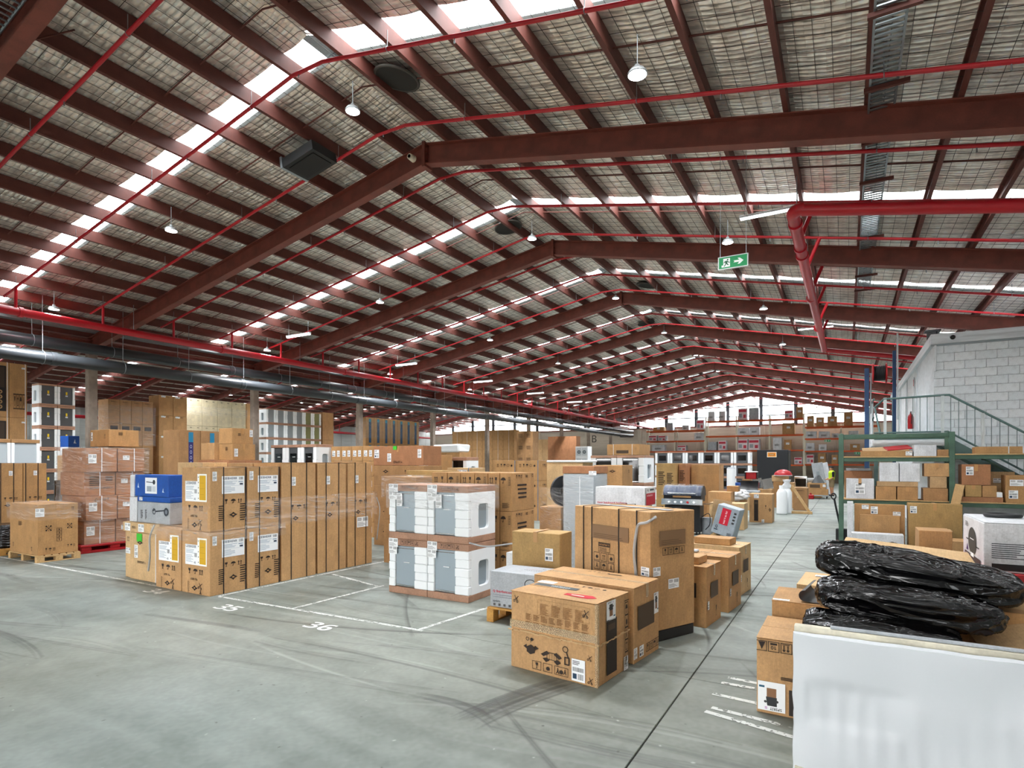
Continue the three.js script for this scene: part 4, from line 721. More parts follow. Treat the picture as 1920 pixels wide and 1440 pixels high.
// ------------------------------------------------------------ green pallet rack by the office, with its load
{
  const o = thing('pallet_rack', 'green steel storage rack loaded with cartons below the office stair', 'rack'), post = (x, d, h) => part('upright', cbox(0.1, h, 0.08, 0.005), MAT.green, o).position.set(x, 0, -d);
  for (const d of [15.5, 16.15]) { post(-0.1, d, 2.66); post(1.97, d, 2.66); post(4.3, d, 2.3); }
  const bm = (x0, x1, y, d) => part('beam', cbox(x1 - x0 - 0.1, 0.09, 0.05, 0.005), MAT.green, o).position.set((x0 + x1) / 2, y, -d);
  for (const d of [15.5, 16.15]) { bm(-0.1, 1.97, 2.55, d); bm(-0.1, 1.97, 2.02, d); bm(-0.1, 1.97, 1.05, d); bm(1.97, 4.3, 2.07, d); bm(1.97, 4.3, 1.05, d); }
  const deck = (x0, x1, y) => { for (let k = 0; k < 5; k++) { const d0 = 15.46 + k * 0.148; part('deck_board', cbox(x1 - x0, 0.025, 0.14, 0.003), MAT.wood, o).position.set((x0 + x1) / 2, y, -(d0 + 0.07)); } };
  deck(-0.05, 1.92, 2.11); deck(-0.05, 1.92, 1.14); deck(2.02, 4.25, 2.16); deck(2.02, 4.25, 1.14);
  for (const x of [-0.1, 1.97]) for (let k = 0; k < 4; k++) part('lacing', tube([W(x, 0.3 + k * 0.6, k % 2 ? 15.5 : 16.15), W(x, 0.9 + k * 0.6, k % 2 ? 16.15 : 15.5)], 0.012, 5), MAT.green, o);
  part('brace', tube([W(2.6, 1.2, 16.18), W(3.8, 2.1, 16.18)], 0.02, 6), MAT.green, o); part('brace', tube([W(2.6, 2.1, 16.2), W(3.8, 1.2, 16.2)], 0.02, 6), MAT.green, o);
  const f = 15.46, S = 1.167, C = (x0, x1, y0, y1, m, l, opt = {}, dep = 0.45) => carton(x0, x1, f, f + dep, y0, y1, m, l, opt);
  C(0.0, 0.55, S, 1.63, MAT.white, 'white box with black barcode stickers at the end of the green rack shelf', { tape: 'z', print: [['shipb', 'f', 0.5, 0.5, 0.2, 0.24]] });
  C(0.58, 0.97, S, 1.46, MAT.kraft2, 'taped brown carton on the green rack beneath the flat carton, beside the white box', { tape: 'z' });
  C(0.985, 1.37, S, 1.46, MAT.kraft2, 'taped brown carton on the green rack beneath the flat carton, beside the rack post', { tape: 'z' });
  C(0.6, 1.37, 1.463, 1.57, MAT.kraftIn, 'flat open brown tray under the big white box on the green rack', {});
  C(0.65, 1.02, 1.573, 2.0, MAT.white, 'plain white carton on the green rack, the half nearer the aisle of two', { group: 'white cartons on the green rack', wear: 0.006 });
  C(1.03, 1.41, 1.573, 1.98, MAT.white, 'plain white carton on the green rack, the half nearer the middle post of two', { group: 'white cartons on the green rack', wear: 0.006 });
  C(1.46, 1.9, S, 1.44, MAT.kraft3, 'lowest of three brown cartons stacked against the middle rack post', { tape: 'x' });
  C(1.58, 1.88, 1.443, 1.69, MAT.kraftIn, 'small middle carton of three stacked against the middle rack post', {});
  C(1.48, 1.92, 1.693, 1.98, MAT.kraft, 'topmost brown carton of three stacked against the middle rack post', { tape: 'z', wear: 0.008 });
  carton(-0.04, 0.51, 15.92, 16.2, S, 1.6, MAT.kraft3, 'brown carton behind the white box on the green rack'); carton(-0.04, 0.53, 15.92, 16.3, 1.603, 1.8, MAT.kraftRed, 'long low brown carton on top at the rear of the green rack');
  carton(0.0, 0.5, 15.95, 16.3, 1.803, 1.86, MAT.grey, 'thin grey packet lying on the long low carton of the green rack');
  const T = 2.137;
  C(0.29, 1.27, T, 2.26, MAT.kraft2, 'long flat brown carton on the top level of the green rack', { print: [['shipwide', 'f', 0.93, 0.5, 0.12, 0.09]] });
  C(1.29, 1.7, T, 2.38, MAT.white, 'white box on the top level of the green rack', {}); C(1.71, 1.91, T, 2.28, MAT.kraft3, 'small brown carton beside the white box on the top rack level', {});
  { const p = solo('cardboard_sheet', cbox(0.9, 0.015, 0.5, 0.002), MAT.kraftIn, 'tilted cardboard sheet leaning over the long carton on the rack', 'cardboard'); p.position.set(0.78, 2.29, -15.9); p.rotation.set(0.25, 0, 0.06); const q = solo('folded_bag', cbox(0.5, 0.03, 0.35, 0.01, 0.006), MAT.redPlastic, 'dark red folded bag on the tilted cardboard sheet', 'bag'); q.position.set(1.02, 2.32, -15.9); q.rotation.set(0.25, 0.2, 0.04); }
  // bay beside the stair
  C(2.05, 2.82, S, 1.27, MAT.kraftRed, 'long shallow brown tray at the bottom of the stair-side rack bay', {});
  C(2.19, 2.47, 1.273, 1.52, MAT.olive, 'small dull tan carton with taped seam on the long shallow tray', { tape: 'z' }); C(2.48, 2.72, 1.273, 1.51, MAT.kraft2, 'small brown carton beside the dull tan one on the shallow tray', {});
  C(2.13, 2.62, 1.523, 1.96, MAT.kraftRed, 'brown carton with a square sticker on top of the stair-side stack', { tape: 'z', print: [['shipb', 'f', 0.28, 0.68, 0.13, 0.18]] });
  C(2.05, 2.17, 1.273, 1.4, MAT.kraftLight, 'tiny pale carton tucked beside the rack post', {}); carton(2.7, 2.81, f, f + 0.25, 1.273, 1.38, MAT.paper, 'small white packet at the end of the shallow tray');
  C(2.86, 3.2, S, 1.74, MAT.kraft2, 'upright open carton with two stickers at the end of the rack', { print: [['shipwide', 'f', 0.5, 0.72, 0.22, 0.13], ['shipb', 'f', 0.35, 0.3, 0.15, 0.17]] });
  C(3.22, 3.6, S, 1.6, MAT.kraft, 'brown carton beyond the upright open carton on the rack', {}); carton(2.63, 3.1, 15.95, 16.25, S, 1.8, MAT.kraftLight, 'pale carton behind the upright open carton', { print: [['shipwide', 'f', 0.4, 0.7, 0.16, 0.1]] });
  C(2.37, 3.9, 2.187, 2.33, MAT.kraft2, 'long brown carton strapped on top of the stair-side rack bay', { straps: [['x', 0.35, MAT.strapWhite], ['x', 0.5, MAT.strapWhite], ['x', 0.65, MAT.strapWhite]] });
  { const m = solo('wood_plank', cbox(0.16, 0.9, 0.03, 0.003), MAT.wood, 'short pale board leaning out from the rack shelf', 'board'); m.position.set(2.0, 1.05, -15.36); m.rotation.set(-0.12, 0, -0.2); m.scale.y = 0.55; }
}
// things standing under and before the rack
carton(1.15, 2.08, 14.95, 15.3, 0, 1.13, MAT.olive, 'large dull tan carton with a taped seam standing before the green rack', { tape: 'z', print: [['shipb', 'f', 0.1, 0.88, 0.12, 0.15]] });
carton(0.02, 0.14, 14.9, 15.25, 0, 1.12, MAT.white, 'tall white panel box standing at the foot of the green rack');
carton(0.16, 1.1, 15.0, 15.2, 0, 1.08, MAT.kraft2, 'flattened brown cartons bundle with stickers leaning on the rack', { print: [['shipwide', 'f', 0.22, 0.94, 0.13, 0.09], ['shipb', 'f', 0.4, 0.88, 0.13, 0.16], ['shipwide', 'f', 0.84, 0.82, 0.14, 0.09]] });
carton(0.26, 1.0, 14.86, 14.96, 0, 0.86, MAT.kraft2, 'thin brown carton with rounded corner leaning before the bundle', { wear: 0.01 });
carton(0.1, 1.04, 14.4, 14.75, 0, 0.49, MAT.white, 'white appliance box printed with a dark kettle before the rack', { print: [['kettle', 'f', 0.78, 0.5, 0.3, 0.22], ['textwide', 'f', 0.25, 0.3, 0.3, 0.03]] });
carton(1.27, 1.86, 14.5, 14.85, 0, 0.62, MAT.kraftIn, 'open carton of plain board standing in front of the dull tan carton', { lid: 'x' });
carton(1.5, 2.2, 13.6, 14.1, 0, 0.52, MAT.kraft, 'low tan carton lying below the open plain carton', { tape: 'x' });
{
  const o = thing('pallet_jack', 'hand pallet jack with black handle parked against the green rack', 'pallet jack', -0.3, 0, 15.7, -0.2);
  for (const x of [-0.16, 0.16]) part('fork', cbox(0.15, 0.05, 1.05, 0.008), MAT.blueSteel, o).position.set(x + 0.25, 0.06, -0.6);
  part('pump_body', cbox(0.3, 0.35, 0.14, 0.02), MAT.blackPlastic, o).position.set(0.25, 0.1, 0); part('handle_shaft', tube([V3(0.22, 0.35, 0.05), V3(0.1, 1.15, 0.2)], 0.022, 8), MAT.blackPlastic, o);
  part('handle_grip', new THREE.TorusGeometry(0.05, 0.014, 8, 18).scale(1, 1.3, 1).translate(0.09, 1.21, 0.21), MAT.blackPlastic, o);
  for (const x of [0.15, 0.35]) part('wheel', new THREE.CylinderGeometry(0.09, 0.09, 0.05, 16).rotateZ(PI / 2).translate(x, 0.09, 0.06), MAT.rust, o);
}

// ------------------------------------------------------------ fridge cartons (two layers, then the tall ones)
const FR = [['fridgefront', 'f', 0.52, 0.68, 0.55, 0.42], ['row3', 'f', 0.5, 0.36, 0.44, 0.11], ['sni', 'f', 0.5, 0.13, 0.42, 0.26]];
const FS = (k) => [['fridgelabel', 'r', 0.62, 0.72, 0.38, 0.27], ['row3', 'r', 0.62, 0.46, 0.34, 0.09], ['diamond', 'r', 0.62, 0.24, 0.15, 0.1], ['text', 'r', 0.9, 0.28, 0.12, 0.3], ['text', 'r', 0.3, 0.28, 0.1, 0.26]];
const FD0 = 5.21, AX = -8.2;
const fridgeBox = (x0, x1, d0, d1, y0, y1, label, grp, front, side) => carton(x0, x1, d0, d1, y0, y1, MAT.kraft, label, { name: 'fridge_carton', group: grp, lid: 'x', straps: [['z', 0.36], ['z', 0.97]], print: [...(front ? FR : []), ...(side ? FS() : [])] });
const G1 = 'two layers of short fridge cartons';
fridgeBox(-9.64, -8.935, FD0, 5.82, 0, 0.955, 'lower short fridge carton with yellow energy label beside its twin', G1, true, false);
fridgeBox(-8.92, AX, FD0, 5.82, 0, 0.955, 'lower short fridge carton with yellow energy label at the corner of the row', G1, true, true);
fridgeBox(-8.92, AX, 5.83, 6.44, 0, 0.955, 'lower short fridge carton next to the tall fridge cartons', G1, false, true);
fridgeBox(-8.92, AX, FD0, 5.82, 0.96, 1.925, 'upper short fridge carton with yellow energy label at the corner of the row', G1, true, true);
fridgeBox(-8.92, AX, 5.83, 6.44, 0.96, 1.925, 'upper short fridge carton next to the tall fridge cartons', G1, false, true);
for (const o of scene.children.filter((c) => c.userData.group === G1)) { const k = sizeOf(o); if (o.position.x > -8.6) stick(o, k, 'ship', 'r', 0.12, 0.86, 0.07, 0.14); }
carton(-9.64, -8.935, 5.83, 6.44, 0, 0.955, MAT.kraft, 'lower short fridge carton hidden behind the front twin', { name: 'fridge_carton', lid: 'x', group: G1 });
const tallPrint = [['row3', 'r', 0.5, 0.62, 0.4, 0.1], ['diamond', 'r', 0.4, 0.52, 0.14, 0.1], ['ship', 'r', 0.35, 0.84, 0.08, 0.15]];
[[6.46, 7.2], [7.24, 7.93], [7.97, 8.62]].forEach(([a, b], i) => {
  carton(-8.92, AX, a, b, 0, 1.995, MAT.kraft, ['tall fridge carton beside the short fridge cartons', 'middle one of three tall fridge cartons', 'end one of three tall fridge cartons, with a white document sticker'][i], { name: 'fridge_carton', lid: 'x', wear: 0.012, straps: [['z', 0.28], ['z', 0.72]], print: i === 2 ? [...tallPrint, ['shipwide', 'r', 0.58, 0.42, 0.3, 0.2]] : tallPrint });
  carton(-9.64, -8.94, a, b, 0, 1.99, MAT.kraft, 'tall fridge carton in the rear row behind the three tall ones', { name: 'fridge_carton', lid: 'x', group: 'rear row of tall fridge cartons' });
});
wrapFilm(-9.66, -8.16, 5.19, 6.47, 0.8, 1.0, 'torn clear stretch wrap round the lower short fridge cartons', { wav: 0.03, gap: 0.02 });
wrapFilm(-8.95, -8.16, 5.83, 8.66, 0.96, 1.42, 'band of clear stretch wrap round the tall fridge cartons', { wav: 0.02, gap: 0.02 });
{ const pts = [[-9.7, 0.99, 5.22], [-9.72, 0.8, 5.16], [-9.7, 0.5, 5.15], [-9.73, 0.25, 5.14]].map((p) => W(...p)); const m = solo('film_strand', tube(pts, 0.014, 6, true), milkFilm, 'loose twisted strand of film hanging from the fridge carton corner', 'plastic wrap'); }
{ // film pulled tight from the upper carton down to the lower ones
  const a = [W(-8.9, 1.32, 5.19), W(-8.19, 1.36, 5.19), W(-8.17, 1.0, 5.16), W(-9.67, 0.97, 5.14)], g = new THREE.PlaneGeometry(1, 1, 16, 10), p = g.attributes.position, uv = g.attributes.uv;
  for (let i = 0; i < p.count; i++) { const u = uv.getX(i), v = uv.getY(i), t = a[3].clone().lerp(a[2], u), b = a[0].clone().lerp(a[1], u), q = t.lerp(b, v); q.z += 0.03 * Math.sin(v * PI) * (0.5 + noise.noise(u * 9, v * 3, 2)) + 0.004; q.x += 0.015 * noise.noise(u * 8, v * 6, 5); p.setXYZ(i, q.x, q.y, q.z); }
  g.computeVertexNormals(); solo('film_flap', g, film, 'sheet of crumpled film stretched between the short fridge cartons', 'plastic wrap');
}
{ const m = solo('film_strand', tube([[-8.14, 1.3, 8.68], [-8.1, 1.1, 8.72], [-8.12, 0.7, 8.7], [-8.14, 0.45, 8.68]].map((p) => W(...p)), 0.01, 6, true), milkFilm, 'loose white strand of film at the end of the tall fridge cartons', 'plastic wrap'); }
// small things beside the fridge cartons
carton(-10.72, -9.8, 5.36, 5.9, 0, 0.8, MAT.kraftLight, 'upright pale carton with a green square sticker beside the fridge cartons', { lid: 'x', straps: [['x', 0.87, MAT.strapWhite]], print: [['green', 'f', 0.33, 0.9, 0.17, 0.14], ['ship', 'f', 0.22, 0.6, 0.11, 0.22], ['textwide', 'f', 0.42, 0.38, 0.3, 0.045], ['diamond', 'f', 0.35, 0.79, 0.2, 0.08]] });
carton(-10.95, -10.74, 5.4, 6.0, 0, 0.8, MAT.kraftLight, 'narrow pale carton strapped beside the one with the green sticker', { straps: [['x', 0.85, MAT.strapWhite]], print: [['shipwide', 'f', 0.5, 0.58, 0.17, 0.1], ['up', 'f', 0.5, 0.84, 0.09, 0.1]] });
carton(-10.95, -9.82, 5.36, 5.98, 0.803, 0.97, MAT.kraftLight, 'flat pale carton with white labels lying across the narrow cartons', { print: [['shipwide', 'f', 0.14, 0.5, 0.18, 0.13], ['shipwide', 'f', 0.52, 0.5, 0.18, 0.13], ['textwide', 'f', 0.33, 0.5, 0.16, 0.05]] });
carton(-10.6, -9.62, 5.42, 5.78, 0.973, 1.33, MAT.grey, 'pale grey vacuum cleaner box with a dark pictured hose', { print: [['vacB', 'f', 0.72, 0.55, 0.5, 0.2], ['text', 'f', 0.15, 0.4, 0.08, 0.16], ['text', 'f', 0.28, 0.4, 0.06, 0.18]] });
carton(-10.86, -10.62, 5.42, 5.8, 0.973, 1.4, MAT.white, 'two narrow white spines of boxes beside the grey vacuum box', {});
carton(-10.6, -9.62, 5.42, 5.8, 1.333, 1.42, MAT.blue, 'thin blue lid of the vacuum cleaner box', { print: [['shipwide', 'f', 0.12, 0.5, 0.1, 0.06]] });
carton(-10.68, -9.66, 5.42, 5.8, 1.423, 1.79, MAT.blue, 'bright blue box with a pictured stick vacuum on top', { print: [['vacA', 'f', 0.5, 0.5, 0.36, 0.27], ['tick', 'f', 0.12, 0.5, 0.1, 0.12], ['tick', 'f', 0.86, 0.3, 0.1, 0.1]] });
carton(-10.84, -10.7, 5.42, 5.8, 1.403, 1.78, MAT.white, 'white edge box standing against the bright blue box', {});
carton(-11.1, -10.3, 6.4, 6.9, 0, 2.0, MAT.kraftLight, 'pale carton with a small yellow sticker behind the blue box', { print: [['yellow', 'f', 0.75, 0.94, 0.12, 0.08], ['redtag', 'f', 0.72, 0.84, 0.14, 0.2]] });
carton(-10.28, -9.7, 6.5, 7.0, 0, 1.86, MAT.kraft, 'brown carton between the blue box and the fridge cartons', { tape: 'x' });

// ------------------------------------------------------------ wrapped box on a pallet, at the end of the bay line
pallet(-15.2, -13.88, 5.22, 5.98, MAT.wood, 'pale wooden pallet under the film-topped square carton', { h: 0.144 });
carton(-15.18, -13.9, 5.24, 5.94, 0.147, 1.16, MAT.kraft2, 'square brown carton with ladder marks on the pale wooden pallet', { tape: 'x', print: [['ladder', 'r', 0.52, 0.38, 0.1, 0.28], ['quad', 'r', 0.26, 0.52, 0.14, 0.15], ['quad', 'r', 0.78, 0.54, 0.12, 0.14], ['row3', 'r', 0.3, 0.1, 0.2, 0.08], ['row3', 'r', 0.82, 0.14, 0.16, 0.07], ['shipwide', 'r', 0.05, 0.84, 0.15, 0.17], ['up', 'r', 0.86, 0.9, 0.07, 0.08], ['text', 'f', 0.4, 0.6, 0.2, 0.1], ['up', 'f', 0.14, 0.16, 0.08, 0.1], ['up', 'f', 0.8, 0.12, 0.08, 0.1]] });
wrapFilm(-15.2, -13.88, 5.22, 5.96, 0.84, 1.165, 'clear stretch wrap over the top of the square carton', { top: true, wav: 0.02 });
// the stack on the red pallet
{
  const X = -14.4, g = 'wrapped brown cartons stacked on the red pallet';
  const rp = thing('pallet', 'red plastic pallet under the wrapped stack of brown cartons', 'pallet', -14.98, 0, 6.9); for (let i = 0; i < 3; i++) part('skid', cbox(0.14, 0.06, 1.4, 0.01), MAT.redPlastic, rp).position.set((i - 1) * 0.5, 0, 0); part('deck', cbox(1.2, 0.05, 1.42, 0.01), MAT.redPlastic, rp).position.y = 0.14; for (let i = 0; i < 3; i++) for (let j = 0; j < 3; j++) part('block', cbox(0.14, 0.08, 0.2, 0.01), MAT.redPlastic, rp).position.set((i - 1) * 0.5, 0.06, (j - 1) * 0.58);
  for (let r = 0; r < 4; r++) {
    const y = 0.194 + r * 0.532, off = r % 2 ? 0.05 : -0.03;
    const c = carton(-15.5 + off, X + off, 6.28, 6.9, y, y + 0.528, MAT.kraftRed, ['bottom', 'second', 'third', 'topmost'][r] + ' wide carton of the wrapped stack on the red pallet, aisle half', { straps: [['z', 0.5, MAT.strapWhite]], print: r === 2 ? [['scratch', 'r', 0.55, 0.55, 0.5, 0.3]] : r === 1 ? [['hazard', 'r', 0.5, 0.86, 0.3, 0.08], ['shipwide', 'r', 0.22, 0.55, 0.16, 0.19]] : [['shipwide', 'r', 0.2, 0.55, 0.16, 0.2]] });
    carton(-15.5 + off, X + off, 6.92, 7.5, y, y + 0.528, MAT.kraftRed, ['bottom', 'second', 'third', 'topmost'][r] + ' wide carton of the wrapped stack on the red pallet, rear half', { straps: [['z', 0.6, MAT.strapWhite]], print: [['shipwide', 'r', 0.3, 0.6, 0.14, 0.1]] });
  }
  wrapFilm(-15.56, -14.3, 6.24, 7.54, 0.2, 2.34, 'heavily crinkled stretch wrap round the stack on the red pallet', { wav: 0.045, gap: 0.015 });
  carton(-15.45, -14.6, 6.85, 7.5, 2.37, 2.76, MAT.kraft2, 'single brown carton sitting on top of the wrapped stack', { tape: 'x', print: [['shipb', 'f', 0.1, 0.6, 0.08, 0.2], ['text', 'r', 0.4, 0.75, 0.12, 0.08], ['up', 'f', 0.8, 0.6, 0.06, 0.12]] });
}
// ------------------------------------------------------------ stacked cookers packed in foam
{
  const w = 0.745, d = 0.72, h = 0.83, g = 'foam-packed cookers stacked two by two';
  const pr = [['shipwide', 'f', 0.13, 0.93, 0.18, 0.13], ['pict4', 'f', 0.5, 0.945, 0.26, 0.07], ['shipwide', 'f', 0.12, 0.79, 0.16, 0.12], ['snip', 'f', 0.75, 0.945, 0.07, 0.07]];
  for (const [i, j, l] of [[0, 0, 'lower foam-packed cooker of the pair beside the fridge cartons, left uncovered in front'], [1, 0, 'lower foam-packed cooker showing a side window'], [0, 1, 'upper foam-packed cooker next to the fridge cartons with a hanging white card'], [1, 1, 'upper foam-packed cooker showing a side window']]) {
    const o = thing('packed_cooker', l.replace(', left uncovered in front', ''), 'cooker', -6.13 + w / 2 + i * (w + 0.006), j * (h + 0.004), 6.8 + d / 2, (i ? -1 : 1) * 0.004 * (j + 1), g);
    packedAppliance(o, w, h, d, MAT.steelGrey, { px: -0.06, pw: 0.37, trim: true, print: j ? [...pr, ['ship', 'f', 0.29, 0.72, 0.11, 0.2]] : pr });
  }
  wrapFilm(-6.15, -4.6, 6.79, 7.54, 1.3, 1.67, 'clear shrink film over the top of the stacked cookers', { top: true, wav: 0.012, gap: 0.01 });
  solo('film_strand', tube([[-4.62, 0.86, 6.79], [-4.4, 0.82, 6.85], [-4.2, 0.83, 7.1], [-3.9, 0.88, 7.4]].map((p) => W(...p)), 0.012, 6, true), milkFilm, 'twisted strand of film running from the cookers to the brown cartons', 'plastic wrap');
}
// ------------------------------------------------------------ brown cartons behind the cookers
{
  const pf = [['up', 'f', 0.3, 0.8, 0.1, 0.12], ['glass', 'f', 0.7, 0.8, 0.08, 0.12]], pu = [['umb', 'f', 0.3, 0.8, 0.12, 0.12], ['bottle', 'f', 0.8, 0.78, 0.05, 0.14], ['text', 'f', 0.5, 0.15, 0.2, 0.09]];
  const xs = [[-6.12, -5.8], [-5.79, -5.53], [-5.52, -5.25], [-5.24, -4.99], [-4.98, -4.77], [-4.76, -4.54]];
  for (let r = 0; r < 3; r++) xs.forEach(([a, b], i) => carton(a, b, 7.86, 8.62, r * 0.613, r * 0.613 + 0.61, MAT.kraft2, `narrow brown carton with handling marks in the ${['bottom', 'middle', 'top'][r]} layer behind the stacked cookers`, { group: 'narrow cartons behind the cookers', print: [...(i % 2 ? pu : pf).map((p) => [...p.slice(0, 4), Math.min(p[4], b - a - 0.08), p[5]]), ...(i === 5 ? [['bold3', 'r', 0.45, 0.5, 0.36, 0.28], ['row3', 'r', 0.3, 0.9, 0.22, 0.07], ['textwide', 'r', 0.65, 0.9, 0.1, 0.05], ['up', 'r', 0.9, 0.92, 0.06, 0.07]] : [])] }));
}
carton(-8.02, -7.2, 8.75, 9.5, 0, 0.86, MAT.kraft3, 'lower dark brown carton between the tall fridge cartons and the cookers'); carton(-8.02, -7.2, 8.75, 9.5, 0.863, 1.72, MAT.kraft3, 'upper dark brown carton between the tall fridge cartons and the cookers', { wear: 0.01 });
wrapFilm(-8.04, -7.18, 8.74, 9.52, 1.3, 1.73, 'film over the upper dark brown carton', { top: true });

// ------------------------------------------------------------ the two large cartons in the aisle mouth, the white box, the tall carton
{
  const o = carton(-2.83, -1.86, 4.86, 5.5, 0, 0.745, MAT.kraft, 'large printed carton cut round its middle, in front at the floor joint', { turn: -0.12, wear: 0.012, lid: 'z', print: [
    ['table', 'f', 0.56, 0.74, 0.72, 0.3], ['snip', 'f', 0.08, 0.9, 0.08, 0.08], ['snip', 'f', 0.88, 0.86, 0.08, 0.08], ['openbox', 'f', 0.43, 0.24, 0.54, 0.3], ['shipb', 'f', 0.8, 0.16, 0.14, 0.2], ['snip', 'f', 0.92, 0.34, 0.06, 0.06], ['snip', 'f', 0.93, 0.07, 0.07, 0.07],
    ['blackpatch', 'r', 0.42, 0.42, 0.2, 0.5], ['bottle', 'r', 0.9, 0.5, 0.1, 0.62], ['grillcard', 'r', 0.4, 0.86, 0.18, 0.18], ['ship', 'r', 0.88, 0.1, 0.09, 0.13], ['slate', 't', 0.3, 0.62, 0.5, 0.1], ['redstrip', 't', 0.72, 0.28, 0.34, 0.13], ['row5', 't', 0.62, 0.85, 0.4, 0.07], ['shipwide', 't', 0.1, 0.82, 0.2, 0.1]] });
  const rough = []; for (let i = 0; i < 40; i++) { const x = (i / 40 - 0.5) * 0.975; rough.push(lb(0.026, 0.006 + 0.012 * rnd(), 0.01 + 0.01 * rnd(), x, 0.368 + rr(-0.006, 0.006), 0.322)); } for (let i = 0; i < 16; i++) rough.push(lb(0.008 + 0.008 * rnd(), 0.006 + 0.01 * rnd(), 0.04, 0.487, 0.372 + rr(-0.006, 0.006), 0.3 - i * 0.04)); part('torn_edge', merge(rough), MAT.kraftLight, o);
  part('corner_tape', cbox(0.03, 0.74, 0.03, 0.004), MAT.clearTape, o).position.set(0.474, 0, 0.309); part('tape', lb(0.962, 0.07, 0.002, 0, 0.43, 0.323), MAT.clearTape, o);
  carton(-2.98, -1.77, 5.62, 6.24, 0, 0.755, MAT.kraft, 'second large tan carton with a dark printed window, behind the cut one', { turn: -0.12, wear: 0.01, lid: 'z', tape: 'xc', print: [['darkpatch', 'r', 0.46, 0.58, 0.4, 0.24], ['pict4', 'r', 0.72, 0.13, 0.34, 0.09], ['grillcard', 'r', 0.86, 0.68, 0.12, 0.22], ['ship', 'r', 0.04, 0.14, 0.08, 0.11], ['shipb', 'r', 0.27, 0.13, 0.1, 0.11], ['darkpatch', 't', 0.62, 0.8, 0.16, 0.03], ['row5', 't', 0.45, 0.85, 0.3, 0.05]] });
  pallet(-3.92, -3.05, 6.15, 6.9, MAT.woodOrange, 'small orange-tinted wooden pallet under the white barbecue box', { h: 0.18 });
  carton(-3.9, -3.06, 6.2, 6.72, 0.183, 0.635, MAT.grey, 'white barbecue box with red lettering on the small pallet', { print: [['qbbq', 'f', 0.42, 0.46, 0.66, 0.42], ['qbbq', 't', 0.6, 0.6, 0.3, 0.2]] });
  const t = thing('cardboard_box', 'tall tan carton strapped in black on a black plastic base, beside the small cartons', 'box', -2.27, 0, 6.87, -0.44); const dm = [1.27, 1.33, 0.76], q = new THREE.Group();
  part('base_pallet', cbox(1.25, 0.12, 0.75, 0.01), MAT.blackPlastic, t); const body = part('carton', cbox(...dm, 0.006, 0.01), MAT.kraft, t); body.position.y = 0.125;
  for (const k of [0.14, 0.26, 0.62, 0.84]) { const s = strapOn(body, dm, 'x', k); }
  for (const p of [['brownpatch', 'f', 0.5, 0.78, 0.62, 0.17], ['pict6', 'f', 0.43, 0.56, 0.36, 0.34], ['brownpatch', 'r', 0.48, 0.77, 0.44, 0.17], ['pict4', 'r', 0.5, 0.66, 0.38, 0.09], ['shipwide', 'r', 0.13, 0.5, 0.12, 0.1], ['shipb', 'f', 0.94, 0.5, 0.12, 0.1], ['shipwide', 'r', 0.5, 0.38, 0.18, 0.11]]) stick(body, dm, ...p);
  part('tape', lb(1.2, 0.003, 0.1, 0, dm[1] + 0.002, 0), MAT.grey, body);
  const st = part('film_strand', tube([V3(0.645, 1.4, 0.3), V3(0.6, 1.34, 0.4), V3(0.5, 1.31, 0.42), V3(0.46, 1.2, 0.42), V3(0.44, 1.0, 0.43), V3(0.45, 0.8, 0.42), V3(0.47, 0.68, 0.42)], 0.016, 8, true), milkFilm, t);
  carton(-4.05, -3.3, 7.0, 7.4, 0, 1.05, MAT.olive, 'open dull tan carton with a taped seam standing behind the white barbecue box', { tape: 'z', wear: 0.014, print: [['shipb', 'f', 0.78, 0.72, 0.12, 0.17]] });
  carton(-4.2, -4.07, 7.1, 7.5, 0, 0.72, MAT.white, 'narrow white panel beside the open dull tan carton');
}
// the cartons along the floor joint
{
  const lo = [['darkpatch', 'r', 0.5, 0.58, 0.3, 0.19], ['blackpatch', 'f', 0.62, 0.6, 0.3, 0.18], ['shipwide', 'f', 0.6, 0.33, 0.17, 0.1], ['shipb', 'r', 0.1, 0.36, 0.06, 0.1], ['glass', 'r', 0.62, 0.2, 0.06, 0.16], ['ship', 'f', 0.06, 0.08, 0.1, 0.1]];
  const L = ['tan carton with dark printed windows beside the tall strapped carton, first along the floor joint', 'tan carton with dark printed windows, second along the floor joint', 'tan carton with dark printed windows, third along the floor joint'];
  [[-2.15, -1.42, 7.24, 7.84], [-2.05, -1.31, 8.12, 8.74], [-2.1, -1.33, 9.16, 9.86]].forEach(([a, b, c, e], i) => carton(a, b, c, e, 0, 0.735, i === 2 ? MAT.kraftLight : MAT.kraft2, L[i], { turn: -0.1, wear: 0.01, lid: 'x', tape: 'xc', print: lo }));
  carton(-2.1, -1.55, 7.35, 7.68, 0.74, 0.83, MAT.kraft, 'flat tan carton lying on the first carton of the floor joint row', { turn: -0.1 });
  carton(-2.05, -1.5, 9.25, 9.6, 0.74, 0.84, MAT.kraft2, 'flat tan carton lying on the third carton of the floor joint row', { turn: -0.1 });
  const s = solo('grey_packet', cbox(0.2, 0.03, 0.14, 0.01), MAT.grey, 'small grey packet lying on the second carton of the floor joint row', 'packet'); s.position.set(-1.9, 0.742, -8.35);
}

